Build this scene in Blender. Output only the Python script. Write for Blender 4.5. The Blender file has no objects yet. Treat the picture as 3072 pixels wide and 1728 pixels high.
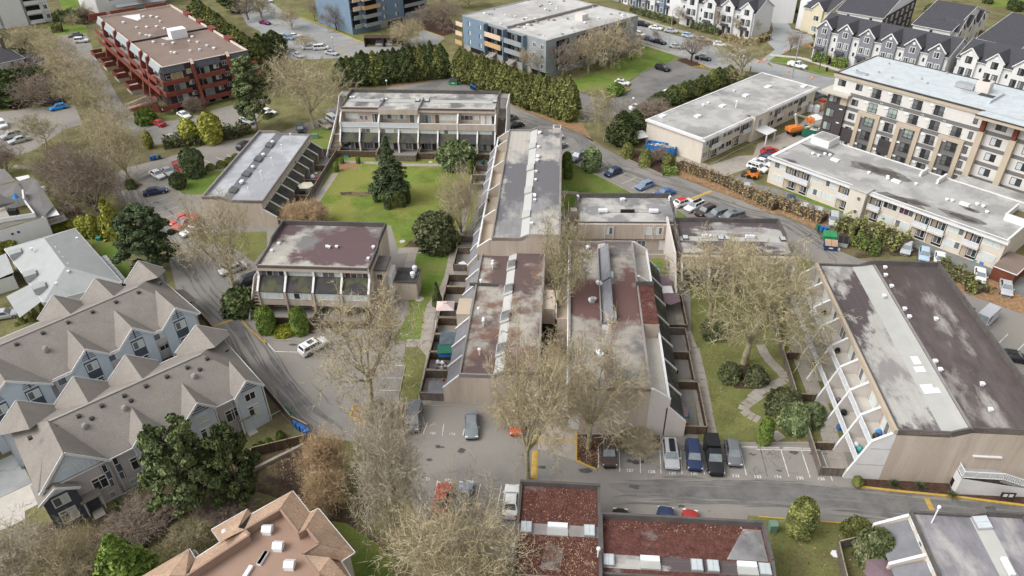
import bpy,math,random
from mathutils import Vector,Matrix
sc = bpy.context.scene
COL = sc.collection
R = math.radians
rnd = random.Random(7)

# ---------------------------------------------------------------- camera, sky, sun, exposure
CAM_H,PITCH,ROLL = 70.0,R(34.75),R(0.9)
cf = Vector((0,math.cos(PITCH),-math.sin(PITCH)))
r0 = Vector((1,0,0)); d0 = cf.cross(r0)
cr = math.cos(ROLL) * r0 + math.sin(ROLL) * d0
cd = -math.sin(ROLL) * r0 + math.cos(ROLL) * d0
cam = bpy.data.cameras.new('camera'); cam.sensor_width = 36; cam.lens = 36 * 2200 / 3072
cam.clip_end = 5000; cam.clip_start = 1
co = bpy.data.objects.new('camera',cam); COL.objects.link(co)
co.matrix_world = Matrix(((cr.x,-cd.x,-cf.x,0),(cr.y,-cd.y,-cf.y,0),(cr.z,-cd.z,-cf.z,CAM_H),(0,0,0,1)))
sc.camera = co
SUN_EL,SUN_AZ = R(46),R(252)
w = bpy.data.worlds.new('World'); sc.world = w; w.use_nodes = True
nt = w.node_tree; nt.nodes.clear()
sky = nt.nodes.new('ShaderNodeTexSky'); sky.sky_type = 'NISHITA'; sky.sun_disc = False
sky.sun_elevation = SUN_EL; sky.sun_rotation = SUN_AZ; sky.air_density = 1.0; sky.dust_density = 4.0; sky.ozone_density = 0.6
bw = nt.nodes.new('ShaderNodeHueSaturation'); bw.inputs['Saturation'].default_value = 0.12
bg = nt.nodes.new('ShaderNodeBackground'); bg.inputs['Strength'].default_value = 0.15
ow = nt.nodes.new('ShaderNodeOutputWorld')
nt.links.new(sky.outputs[0],bw.inputs['Color']); nt.links.new(bw.outputs[0],bg.inputs[0]); nt.links.new(bg.outputs[0],ow.inputs[0])
sl = bpy.data.lights.new('sun','SUN'); sl.energy = .85; sl.angle = R(38); sl.color = (1,.97,.92)
so = bpy.data.objects.new('sun',sl); COL.objects.link(so)
so.rotation_euler = (R(90) - SUN_EL,0,math.pi - SUN_AZ)
so.location = (0,0,150)
sc.view_settings.view_transform = 'Standard'; sc.view_settings.look = 'None'
sc.view_settings.exposure = 0.50; sc.view_settings.gamma = 1; sc.view_settings.use_curve_mapping = False
try:
 sc.cycles.max_bounces = 6; sc.cycles.diffuse_bounces = 3; sc.cycles.use_denoising = True
 sc.cycles.transparent_max_bounces = 6
except Exception: pass

# ---------------------------------------------------------------- survey: where a point of the photograph lies in the world
def uvpt(p,z=0.0):                      # photograph pixel (3072 wide) -> metres, on the level z
 v = cr * ((p[0] - 1536) / 2200) + cd * ((p[1] - 864) / 2200) + cf
 k = (z - CAM_H) / v.z
 return Vector((v.x * k,v.y * k,z))
OX = (0,760,1520,2272); OY = (0,430,860,1278)
def T(c,r,x,y): return (OX[c] + x / 3.22,OY[r] + y / 3.22)
def D(x,y): return (x * 3072 / 2576,y * 3072 / 2576)
def S4(x0,y0,x,y): return (x0 + x / 6.44,y0 + y / 6.44)
def S5(x0,y0,x,y): return (x0 + x * .1941,y0 + y * .1941)
def gp(p,z=0.0): return uvpt(p,z)
class Fr:                                # a building's own axes: x along a->b, y away from it
 def __init__(s,a,b,z=0.0):
  A,B = uvpt(a,z),uvpt(b,z); s.set(A,B)
 def set(s,A,B):
  s.o = Vector((A.x,A.y,0)); u = Vector((B.x - A.x,B.y - A.y,0)); s.w = u.length
  s.u = u.normalized(); s.v = Vector((-s.u.y,s.u.x,0)); s.ang = math.atan2(s.u.y,s.u.x)
 def hp(s,p,z): q = uvpt(p,z) - s.o; return (q.dot(s.u),q.dot(s.v))
 def W(s,x,y,z=0): q = s.o + s.u * x + s.v * y; return Vector((q.x,q.y,z))

# ---------------------------------------------------------------- materials
MATS = {}
def M(name,col,rough=.85,var=.25,scale=1.2,metal=0.,dark=None,dscale=.12,damt=.0,dedge=.08,spec=.12,crack=0.,seam=0.,alt=None,ascale=.2,aamt=0.,fine=.0,fscale=14.,bump=0.,world=True,trans=0.,stretch=None):
 if name in MATS: return MATS[name]
 m = bpy.data.materials.new(name); m.use_nodes = True; MATS[name] = m
 n = m.node_tree.nodes; L = m.node_tree.links
 b = n['Principled BSDF']; b.inputs['Roughness'].default_value = rough; b.inputs['Metallic'].default_value = metal
 b.inputs['Specular IOR Level'].default_value = spec
 if world: g = n.new('ShaderNodeNewGeometry'); P = g.outputs['Position']
 else: g = n.new('ShaderNodeTexCoord'); P = g.outputs['Object']
 if stretch:
  mp = n.new('ShaderNodeMapping'); mp.inputs['Scale'].default_value = stretch; L.new(P,mp.inputs['Vector']); P = mp.outputs[0]
 def noise(s,det=4,off=0):
  t = n.new('ShaderNodeTexNoise'); t.inputs['Scale'].default_value = s; t.inputs['Detail'].default_value = det
  t.inputs['Roughness'].default_value = .62
  if off:
   a = n.new('ShaderNodeVectorMath'); a.operation = 'ADD'; a.inputs[1].default_value = (off,off * 1.7,off * .3); L.new(P,a.inputs[0]); L.new(a.outputs[0],t.inputs['Vector'])
  else: L.new(P,t.inputs['Vector'])
  return t.outputs['Fac']
 def ramp(f,lo,hi):
  r = n.new('ShaderNodeMapRange'); r.inputs['From Min'].default_value = lo; r.inputs['From Max'].default_value = hi; L.new(f,r.inputs['Value']); return r.outputs[0]
 def mix(f,a,c):
  x = n.new('ShaderNodeMix'); x.data_type = 'RGBA'
  if isinstance(f,float): x.inputs[0].default_value = f
  else: L.new(f,x.inputs[0])
  for i,q in ((6,a),(7,c)):
   if isinstance(q,tuple): x.inputs[i].default_value = (*q,1)
   else: L.new(q,x.inputs[i])
  return x.outputs[2]
 c = tuple(col)
 if var:
  lo = tuple(v * (1 - var) for v in c); hi = tuple(min(.95,v * (1 + var)) for v in c)
  out = mix(ramp(noise(scale),.3,.7),lo,hi)
 else: out = c
 if alt: out = mix(ramp(noise(ascale,5,31.),.62 - aamt * .35,.62 - aamt * .35 + .1),out,tuple(alt))
 if dark: out = mix(ramp(noise(dscale,6,77.),.66 - damt * .35,.66 - damt * .35 + dedge),out,tuple(dark))
 if fine:
  f = ramp(noise(fscale,2,13.),.25,.75)
  y = n.new('ShaderNodeMix'); y.data_type = 'RGBA'; y.blend_type = 'MULTIPLY'; y.inputs[0].default_value = 1.
  z = mix(f,(1 - fine,) * 3,(1 + fine,) * 3)
  if isinstance(out,tuple): y.inputs[6].default_value = (*out,1)
  else: L.new(out,y.inputs[6])
  L.new(z,y.inputs[7]); out = y.outputs[2]
 if crack:                            # wandering hairline cracks and sealed joints
  nz = n.new('ShaderNodeTexNoise'); nz.inputs['Scale'].default_value = .5; nz.inputs['Detail'].default_value = 4; L.new(P,nz.inputs['Vector'])
  ma = n.new('ShaderNodeVectorMath'); ma.operation = 'MULTIPLY_ADD'; ma.inputs[1].default_value = (5,5,0); L.new(nz.outputs['Color'],ma.inputs[0]); L.new(P,ma.inputs[2])
  vo = n.new('ShaderNodeTexVoronoi'); vo.feature = 'DISTANCE_TO_EDGE'; vo.inputs['Scale'].default_value = .11; L.new(ma.outputs[0],vo.inputs['Vector'])
  mm = n.new('ShaderNodeMath'); mm.operation = 'MULTIPLY'; L.new(ramp(vo.outputs[0],.010,.002),mm.inputs[0]); L.new(ramp(noise(.09,3,5.),.42,.58),mm.inputs[1])
  m2 = n.new('ShaderNodeMath'); m2.operation = 'MULTIPLY'; m2.inputs[1].default_value = crack; L.new(mm.outputs[0],m2.inputs[0]); out = mix(m2.outputs[0],out,tuple(v * .42 for v in col))
  out = mix(ramp(noise(.55,3,91.),.72,.80),out,tuple(v * .5 for v in col))
 if seam:                             # lapped membrane joints
  tc = n.new('ShaderNodeTexCoord'); br = n.new('ShaderNodeTexBrick'); br.inputs['Scale'].default_value = 1.; br.inputs['Brick Width'].default_value = 7.; br.inputs['Row Height'].default_value = 1.02; br.inputs['Mortar Size'].default_value = .035; br.inputs['Mortar Smooth'].default_value = .4
  L.new(tc.outputs['Object'],br.inputs['Vector']); m3 = n.new('ShaderNodeMath'); m3.operation = 'MULTIPLY'; m3.inputs[1].default_value = seam; L.new(br.outputs['Fac'],m3.inputs[0]); out = mix(m3.outputs[0],out,tuple(v * .45 for v in col))
  out = mix(ramp(noise(.9,4,51.),.66,.78),out,tuple(v * .62 for v in col)); out = mix(ramp(noise(.05,2,63.),.62,.66),out,tuple(v * .8 for v in col))
 if isinstance(out,tuple): b.inputs['Base Color'].default_value = (*out,1)
 else: L.new(out,b.inputs['Base Color'])
 if bump:
  bp = n.new('ShaderNodeBump'); bp.inputs['Strength'].default_value = bump; bp.inputs['Distance'].default_value = .05
  L.new(noise(fscale,3),bp.inputs['Height']); L.new(bp.outputs[0],b.inputs['Normal'])
 if trans:
  b.inputs['Transmission Weight'].default_value = trans
 return m
def leafmat(name,c1,c2,c3,scale=.9):
 """foliage: clumps of three greens, the tint also drawn leaf by leaf"""
 m = bpy.data.materials.new(name); m.use_nodes = True; MATS[name] = m
 n = m.node_tree.nodes; L = m.node_tree.links; b = n['Principled BSDF']; b.inputs['Roughness'].default_value = .75; b.inputs['Specular IOR Level'].default_value = .2
 tc = n.new('ShaderNodeNewGeometry'); t = n.new('ShaderNodeTexNoise'); t.inputs['Scale'].default_value = scale; t.inputs['Detail'].default_value = 3; L.new(tc.outputs['Position'],t.inputs['Vector'])
 ad = n.new('ShaderNodeMath'); ad.operation = 'MULTIPLY_ADD'; ad.inputs[1].default_value = .45; L.new(tc.outputs['Random Per Island'],ad.inputs[0]); L.new(t.outputs['Fac'],ad.inputs[2])
 cr_ = n.new('ShaderNodeValToRGB'); e = cr_.color_ramp.elements; e[0].position = .45; e[0].color = (*c1,1); e[1].position = .95; e[1].color = (*c3,1)
 k = e.new(.7); k.color = (*c2,1); L.new(ad.outputs[0],cr_.inputs[0])
 oi = n.new('ShaderNodeObjectInfo'); hs = n.new('ShaderNodeHueSaturation'); mr = n.new('ShaderNodeMapRange'); mr.inputs['To Min'].default_value = .75; mr.inputs['To Max'].default_value = 1.25
 L.new(oi.outputs['Random'],mr.inputs['Value']); L.new(mr.outputs[0],hs.inputs['Value']); L.new(cr_.outputs[0],hs.inputs['Color']); L.new(hs.outputs[0],b.inputs['Base Color'])
 return m

# ---------------------------------------------------------------- mesh builder and object bookkeeping
class MB:
 def __init__(s): s.v = []; s.f = []; s.m = []
 def quad(s,a,b,c,d,m=0):
  i = len(s.v); s.v += [tuple(a),tuple(b),tuple(c),tuple(d)]; s.f.append((i,i + 1,i + 2,i + 3)); s.m.append(m); return s
 def poly(s,pts,m=0):
  i = len(s.v); s.v += [tuple(p) for p in pts]; s.f.append(tuple(range(i,i + len(pts)))); s.m.append(m); return s
 def box(s,x0,y0,z0,x1,y1,z1,m=0):
  if x1 < x0: x0,x1 = x1,x0
  if y1 < y0: y0,y1 = y1,y0
  if z1 < z0: z0,z1 = z1,z0
  i = len(s.v)
  s.v += [(x0,y0,z0),(x1,y0,z0),(x1,y1,z0),(x0,y1,z0),(x0,y0,z1),(x1,y0,z1),(x1,y1,z1),(x0,y1,z1)]
  for q in ((0,3,2,1),(4,5,6,7),(0,1,5,4),(1,2,6,5),(2,3,7,6),(3,0,4,7)):
   s.f.append(tuple(i + k for k in q)); s.m.append(m)
  return s
 def bar(s,a,b,wx,wz,m=0):              # a beam of section wx x wz from a to b
  a,b = Vector(a),Vector(b); d = (b - a).normalized()
  sx = d.cross(Vector((0,0,1)))
  if sx.length < 1e-3: sx = Vector((1,0,0))
  sx.normalize(); sz = sx.cross(d); i = len(s.v)
  for p in (a,b):
   for q,t in ((-1,-1),(1,-1),(1,1),(-1,1)): s.v.append(tuple(p + sx * (q * wx / 2) + sz * (t * wz / 2)))
  for q in ((0,1,2,3),(7,6,5,4),(0,4,5,1),(1,5,6,2),(2,6,7,3),(3,7,4,0)):
   s.f.append(tuple(i + k for k in q)); s.m.append(m)
  return s
 def prism(s,pts,z0,z1,m=0,top=True,bot=False,mt=None):
  n = len(pts); i = len(s.v)
  z0s = z0 if isinstance(z0,(list,tuple)) else [z0] * n; z1s = z1 if isinstance(z1,(list,tuple)) else [z1] * n
  s.v += [(p[0],p[1],z) for p,z in zip(pts,z0s)] + [(p[0],p[1],z) for p,z in zip(pts,z1s)]
  for k in range(n):
   j = (k + 1) % n; s.f.append((i + k,i + j,i + n + j,i + n + k)); s.m.append(m)
  if top: s.f.append(tuple(range(i + n,i + 2 * n))); s.m.append(m if mt is None else mt)
  if bot: s.f.append(tuple(range(i + n - 1,i - 1,-1))); s.m.append(m)
  return s
 def slabx(s,prof,x0,x1,m=0):            # profile in y,z carried along x
  n = len(prof); i = len(s.v)
  s.v += [(x0,p[0],p[1]) for p in prof] + [(x1,p[0],p[1]) for p in prof]
  for k in range(n):
   j = (k + 1) % n; s.f.append((i + k,i + j,i + n + j,i + n + k)); s.m.append(m)
  s.f.append(tuple(range(i,i + n))); s.m.append(m); s.f.append(tuple(range(i + 2 * n - 1,i + n - 1,-1))); s.m.append(m)
  return s
 def tube(s,a,b,r0,r1=None,n=8,m=0,cap=True):
  r1 = r0 if r1 is None else r1; a,b = Vector(a),Vector(b); d = (b - a).normalized()
  x = d.orthogonal().normalized(); y = d.cross(x); i = len(s.v)
  for p,r in ((a,r0),(b,r1)):
   for k in range(n): t = 2 * math.pi * k / n; s.v.append(tuple(p + x * (r * math.cos(t)) + y * (r * math.sin(t))))
  for k in range(n):
   j = (k + 1) % n; s.f.append((i + k,i + j,i + n + j,i + n + k)); s.m.append(m)
  if cap:
   s.f.append(tuple(range(i + n,i + 2 * n))); s.m.append(m); s.f.append(tuple(range(i + n - 1,i - 1,-1))); s.m.append(m)
  return s
 def lathe(s,prof,n=12,m=0,c=(0,0)):    # prof of (r, z)
  i = len(s.v); k = len(prof)
  for r,z in prof:
   for q in range(n): t = 2 * math.pi * q / n; s.v.append((c[0] + r * math.cos(t),c[1] + r * math.sin(t),z))
  for a in range(k - 1):
   for q in range(n):
    p = (q + 1) % n; s.f.append((i + a * n + q,i + a * n + p,i + (a + 1) * n + p,i + (a + 1) * n + q)); s.m.append(m)
  s.f.append(tuple(range(i + (k - 1) * n,i + k * n))); s.m.append(m)
  return s
 def mesh(s,name,mats,smooth=False):
  me = bpy.data.meshes.new(name); me.from_pydata(s.v,[],s.f)
  for x in (mats if isinstance(mats,(list,tuple)) else [mats]): me.materials.append(x)
  if any(s.m): me.polygons.foreach_set('material_index',s.m)
  if smooth: me.polygons.foreach_set('use_smooth',[True] * len(s.f))
  me.update(); return me
 def build(s,name,mats,parent=None,smooth=False,loc=None,rz=0):
  return put(name,s.mesh(name,mats,smooth),parent,loc,rz)
def put(name,me,parent=None,loc=None,rz=0):
 o = bpy.data.objects.new(name,me); COL.objects.link(o)
 if parent is not None: o.parent = parent
 if loc is not None: o.location = loc
 if rz: o.rotation_euler = (0,0,rz)
 return o
def tag(o,label=None,cat=None,group=None,kind=None):
 if label: o['label'] = label
 if cat: o['category'] = cat
 if group: o['group'] = group
 if kind: o['kind'] = kind
 return o
def thing(name,label,cat,loc=(0,0,0),rz=0,group=None):
 o = bpy.data.objects.new(name,None); COL.objects.link(o); o.location = loc; o.rotation_euler = (0,0,rz); o.empty_display_size = .5
 return tag(o,label,cat,group)
def dup(root,loc,rz=0,label=None,group=None,scale=None):
 r = root.copy(); COL.objects.link(r); r.location = loc; r.rotation_euler = (0,0,rz)
 if scale: r.scale = scale
 if label: r['label'] = label
 if group: r['group'] = group
 for ch in list(root.children):
  c = ch.copy(); COL.objects.link(c); c.parent = r
  for g in list(ch.children):
   d = g.copy(); COL.objects.link(d); d.parent = c
 return r
ME = {}
def cached(key,fn):
 if key not in ME: ME[key] = fn()
 return ME[key]

# ---------------------------------------------------------------- palette
M('stucco',(.48,.405,.34),var=.06,scale=.5,fine=.06,dark=(.37,.31,.26),dscale=.8,damt=.36,dedge=.22,alt=(.53,.46,.395),ascale=.5,aamt=.3,stretch=(1,1,.12))
M('stucco_light',(.62,.57,.53),var=.05,scale=.5,fine=.04,stretch=(1,1,.35))
M('white_paint',(.68,.67,.67),var=.05,scale=.8,rough=.6)
M('white_trim',(.70,.70,.70),var=.04,scale=2,rough=.55)
M('cream',(.64,.58,.50),var=.05,scale=.4,fine=.03,dark=(.60,.53,.45),dscale=.3,damt=.15,dedge=.4,stretch=(1,1,.3))
M('parapet_dark',(.115,.105,.10),var=.2,scale=.7,rough=.7)
M('parapet_grey',(.27,.25,.24),var=.15,scale=.8)
M('awning',(.062,.060,.060),var=.25,scale=.8,fine=.25,fscale=30,alt=(.10,.10,.06),ascale=.35,aamt=.35)
M('awning_grey',(.20,.20,.215),var=.15,scale=.8,fine=.15,fscale=30)
M('roof_a',(.46,.445,.42),var=.14,scale=.6,dark=(.15,.145,.15),dscale=.13,damt=.42,dedge=.12,alt=(.26,.255,.255),ascale=.22,aamt=.5,fine=.08,seam=.4)
M('roof_c3',(.42,.40,.36),var=.15,scale=.5,dark=(.135,.092,.096),dscale=.085,damt=.52,dedge=.06,alt=(.20,.19,.19),ascale=.14,aamt=.42,fine=.18,fscale=9)
M('roof_c2',(.45,.46,.49),var=.08,scale=.4,alt=(.33,.34,.36),ascale=.12,aamt=.5,dark=(.20,.14,.10),dscale=.09,damt=.14,fine=.04,rough=.35,seam=.2)
M('roof_c4',(.25,.245,.245),var=.14,scale=.5,dark=(.155,.15,.16),dscale=.10,damt=.45,dedge=.05,alt=(.45,.42,.38),ascale=.11,aamt=.52,fine=.06,stretch=(1,.6,1),seam=.35)
M('roof_c5',(.37,.345,.305),var=.15,scale=.5,dark=(.13,.092,.088),dscale=.11,damt=.52,dedge=.08,alt=(.20,.125,.10),ascale=.17,aamt=.30,fine=.16)
M('roof_c6',(.33,.305,.27),var=.15,scale=.5,dark=(.15,.088,.08),dscale=.085,damt=.48,dedge=.08,alt=(.15,.145,.14),ascale=.15,aamt=.40,fine=.16)
M('roof_moss',(.115,.050,.042),var=.35,scale=1.2,fine=.5,fscale=7,dark=(.24,.22,.20),dscale=.11,damt=.16)
M('roof_c9',(.43,.415,.39),var=.10,scale=.5,dark=(.105,.085,.088),dscale=.15,damt=.47,dedge=.05,alt=(.27,.255,.25),ascale=.3,aamt=.4,fine=.10,stretch=(.55,1,1),world=False,seam=.3)
M('roof_c9b',(.115,.094,.094),var=.25,scale=.6,alt=(.33,.31,.29),ascale=.22,aamt=.24,dark=(.085,.066,.062),dscale=.12,damt=.45,dedge=.2,fine=.12,stretch=(.4,1,1),world=False,seam=.3)
M('roof_white',(.47,.47,.455),var=.04,scale=.4)
M('membrane',(.43,.43,.405),var=.05,scale=.5)
M('roof_c11',(.24,.23,.25),var=.25,scale=.5,dark=(.11,.105,.13),dscale=.12,damt=.45,dedge=.2,alt=(.42,.40,.39),ascale=.15,aamt=.3,fine=.08,rough=.4,stretch=(1,.5,1),seam=.2)
M('roof_pale',(.44,.435,.42),var=.12,scale=.3,dark=(.19,.185,.18),dscale=.09,damt=.34,dedge=.2,alt=(.32,.315,.305),ascale=.13,aamt=.46,fine=.05,seam=.25)
M('roof_puddle',(.17,.16,.152),var=.3,scale=.7,rough=.3)
M('roof_puddle_deep',(.095,.085,.08),var=.35,scale=.7,rough=.2)
M('tyre_wear',(.165,.16,.155),var=.25,scale=.5)
M('oil',(.10,.096,.092),var=.3,scale=1.5,rough=.6)
M('roof_brown',(.235,.178,.15),var=.07,scale=.25,dark=(.22,.185,.17),dscale=.055,damt=.42,dedge=.25,fine=.06,seam=.2)
M('roof_blue',(.52,.515,.495),var=.12,scale=.3,dark=(.29,.265,.25),dscale=.09,damt=.36,dedge=.2,alt=(.40,.39,.385),ascale=.05,aamt=.45,fine=.06,seam=.25)
M('roof_steel',(.50,.54,.56),var=.03,scale=.3,rough=.5,alt=(.55,.595,.62),ascale=.5,aamt=.5,seam=.12)
M('shingle_dark',(.072,.072,.082),var=.12,scale=1.2,fine=.18,fscale=18)
M('shingle_taupe',(.245,.222,.20),var=.09,scale=.5,fine=.19,fscale=7)
M('shingle_ridge',(.31,.285,.26),var=.06,scale=.5,fine=.1)
M('shingle_orange',(.45,.315,.225),var=.14,scale=.6,fine=.3,fscale=5,dark=(.25,.18,.145),dscale=.13,damt=.4,dedge=.3)
M('torch_brown',(.33,.225,.172),var=.08,scale=.4,fine=.06)
M('shingle_pale',(.37,.38,.38),var=.06,scale=.6,fine=.1,fscale=14)
M('shingle_house',(.20,.19,.185),var=.1,scale=.6,fine=.2,fscale=14)
M('brick_red',(.205,.064,.048),var=.15,scale=.8,fine=.12,fscale=20)
M('clad_brown',(.062,.045,.045),var=.2,scale=.8)
M('mansard',(.082,.088,.10),var=.15,scale=1.5,fine=.2)
M('mansard_light',(.30,.335,.35),var=.08,scale=1.5,fine=.15)
M('brick_cap',(.60,.52,.45),var=.05)
M('blue_clad',(.175,.245,.325),var=.07,scale=.5,alt=(.40,.47,.55),ascale=.9,aamt=-.12)
M('blue_grey',(.29,.315,.335),var=.08,scale=.5)
M('beige_panel',(.66,.52,.40),var=.06)
M('orange_panel',(.55,.36,.19),var=.08)
M('town_white',(.68,.68,.685),var=.04,scale=.5,stretch=(3,3,.2))
M('town_grey',(.22,.225,.255),var=.1,scale=1.5,stretch=(3,3,.2))
M('town_lilac',(.53,.485,.48),var=.05,scale=.5)
M('town_blue',(.57,.63,.69),var=.04,scale=.5)
M('town_slate',(.085,.10,.125),var=.1,scale=1)
M('town_yellow',(.62,.56,.42),var=.06)
M('grey_clad',(.165,.16,.16),var=.08,scale=.5)
M('dark_clad',(.075,.065,.068),var=.1,scale=2)
M('tan_panel',(.47,.395,.305),var=.05,scale=.5)
M('off_white',(.62,.60,.565),var=.03,scale=.4,stretch=(4,4,.3))
M('timber_red',(.16,.055,.035),var=.2)
M('timber',(.12,.085,.06),var=.3,scale=2.5,fine=.25,fscale=18,stretch=(1,1,.3))
M('timber_old',(.165,.14,.12),var=.3,scale=2.5,fine=.25,fscale=18,stretch=(1,1,.3))
M('timber_cap',(.30,.25,.19),var=.2)
M('asphalt',(.225,.215,.20),var=.10,scale=.3,fine=.08,fscale=8,dark=(.15,.147,.145),dscale=.05,damt=.36,dedge=.28,alt=(.275,.255,.23),ascale=.035,aamt=.6,crack=.5)
M('asphalt_dark',(.165,.16,.156),var=.16,scale=.4,fine=.08,fscale=8,alt=(.215,.205,.195),ascale=.10,aamt=.5,crack=.5)
M('asphalt_wet',(.085,.083,.084),var=.2,scale=.6,rough=.5)
M('road',(.285,.285,.28),var=.1,scale=.25,fine=.05,alt=(.34,.355,.355),ascale=.05,aamt=.5,dark=(.21,.21,.21),dscale=.08,damt=.28,dedge=.2,crack=.5)
M('gravel',(.21,.215,.205),var=.14,scale=.5,fine=.15,fscale=8)
M('concrete',(.36,.325,.285),var=.12,scale=.8,fine=.08,dark=(.24,.22,.19),dscale=.2,damt=.35,dedge=.3)
M('concrete_pale',(.52,.49,.44),var=.08,scale=.8)
M('soil',(.085,.062,.045),var=.4,scale=1.1,fine=.4,fscale=6,alt=(.16,.13,.07),ascale=.2,aamt=.5)
M('bark_mulch',(.075,.045,.033),var=.35,scale=1.5,fine=.4,fscale=7)
M('leaf_litter',(.30,.185,.10),var=.35,scale=1.5,fine=.4,fscale=8)
M('lawn',(.145,.20,.042),var=.25,scale=.25,fine=.2,fscale=4,alt=(.225,.235,.065),ascale=.10,aamt=.5,dark=(.175,.14,.075),dscale=.09,damt=.33,dedge=.3,spec=.03)
M('lawn_lush',(.125,.19,.04),var=.22,scale=.3,fine=.2,fscale=4,alt=(.18,.21,.06),ascale=.12,aamt=.45,spec=.03)
M('lawn_dull',(.17,.18,.065),var=.25,scale=.3,fine=.22,fscale=4,dark=(.15,.12,.07),dscale=.11,damt=.42,dedge=.3,spec=.03)
M('meadow',(.17,.16,.075),var=.35,scale=.25,fine=.25,fscale=4,dark=(.13,.105,.07),dscale=.07,damt=.5,dedge=.3,spec=.03)
M('paint_yellow',(.50,.325,.07),var=.15,scale=2,alt=(.42,.33,.16),ascale=1.2,aamt=.3)
M('paint_white',(.74,.73,.70),var=.1,scale=2,alt=(.45,.43,.40),ascale=1.5,aamt=.25)
M('vent_white',(.78,.79,.82),var=.03,rough=.5)
M('metal',(.5,.5,.5),metal=.7,rough=.4,var=.1)
M('metal_dark',(.06,.06,.06),rough=.5,var=.1)
M('galv',(.42,.43,.44),rough=.5,metal=.3,var=.1)
M('black',(.022,.022,.024),rough=.6,var=.2)
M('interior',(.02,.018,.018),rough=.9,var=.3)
M('patio',(.10,.085,.075),var=.4,scale=1.5,fine=.2)
M('glass_pale',(.60,.645,.63),rough=.22,var=.10,scale=.7,spec=.5,stretch=(5,5,.25))
M('glass_green',(.30,.37,.34),rough=.12,var=.25,scale=.5,spec=.6)
M('glass_dark',(.035,.037,.042),rough=.08,var=.35,scale=.6,spec=.7)
M('glass_grey',(.14,.145,.15),rough=.12,var=.3,scale=.6,spec=.6)
M('glass_amber',(.42,.36,.19),rough=.3,var=.1)
M('glass_plum',(.10,.05,.065),rough=.2,var=.2)
M('glass_sky',(.50,.545,.56),rough=.12,var=.08,spec=.6)
M('screen',(.62,.64,.68),rough=.25,var=.06)
M('bin_blue',(.035,.14,.40),rough=.45,var=.1)
M('bin_green',(.035,.15,.10),rough=.5,var=.1)
M('bin_navy',(.035,.06,.17),rough=.5,var=.15)
M('dumpster_green',(.05,.25,.11),rough=.5,var=.15)
M('dumpster_blue',(.03,.17,.45),rough=.5,var=.15)
M('orange',(.72,.22,.05),rough=.5,var=.1)
M('cone_orange',(.85,.22,.08),rough=.5,var=.05)
M('red',(.55,.04,.04),rough=.4,var=.1)
M('pink',(.60,.06,.15),rough=.5,var=.1)
M('blue',(.05,.22,.58),rough=.45,var=.1)
M('teal',(.08,.36,.33),rough=.5,var=.1)
M('plum',(.20,.14,.16),rough=.7,var=.1)
M('cloth_pink',(.60,.48,.46),rough=.8,var=.05)
M('cloth_cream',(.60,.57,.46),rough=.8,var=.06)
M('tarp',(.10,.125,.15),rough=.5,var=.25,scale=1)
M('yellow',(.72,.50,.08),rough=.45,var=.1)
M('sand_crate',(.42,.30,.20),rough=.8,var=.2)
M('skin',(.45,.27,.20),rough=.6,var=.05)
M('jeans',(.035,.045,.08),rough=.8,var=.1)
M('twig_tan',(.47,.405,.275),var=.28,scale=.5,rough=.9,spec=.1)
M('twig_olive',(.385,.34,.21),var=.28,scale=.5,rough=.9,spec=.1)
M('twig_pale',(.50,.445,.35),var=.22,scale=.5,rough=.9,spec=.1)
M('twig_brown',(.31,.25,.20),var=.28,scale=.5,rough=.9,spec=.1)
M('twig_orange',(.55,.42,.27),var=.25,scale=.5,rough=.9,spec=.1)
M('bark_olive',(.36,.315,.20),var=.35,scale=1.5,rough=.95,fine=.25,fscale=6)
M('bark_grey',(.27,.235,.195),var=.3,scale=1.5,rough=.95,fine=.25,fscale=6)
M('bark_dark',(.085,.065,.05),var=.3,scale=1.5,rough=.95)
leafmat('leaf_fir',(.030,.045,.020),(.066,.092,.040),(.13,.16,.08))
leafmat('leaf_pine',(0.051,0.069,0.030),(0.127,0.166,0.064),(0.265,0.310,0.138))
leafmat('leaf_cedar',(0.051,0.064,0.023),(0.138,0.156,0.046),(0.287,0.287,0.097))
leafmat('leaf_cedar_dark',(0.028,0.041,0.018),(0.078,0.106,0.037),(0.172,0.202,0.078))
leafmat('leaf_golden',(0.138,0.156,0.028),(0.299,0.310,0.057),(0.483,0.471,0.115))
leafmat('leaf_clipped',(0.051,0.092,0.023),(0.127,0.189,0.037),(0.241,0.310,0.074))
leafmat('leaf_laurel',(0.060,0.087,0.041),(0.152,0.198,0.083),(0.345,0.391,0.196))
leafmat('leaf_lime',(.16,.20,.015),(.28,.32,.03),(.42,.44,.06))
leafmat('leaf_dry',(0.207,0.138,0.069),(0.368,0.276,0.138),(0.500,0.414,0.207))
leafmat('leaf_rhodo',(.05,.07,.028),(.12,.145,.06),(.24,.235,.13))
leafmat('leaf_fall',(.10,.045,.03),(.25,.13,.075),(.52,.38,.26),scale=2)

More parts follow.
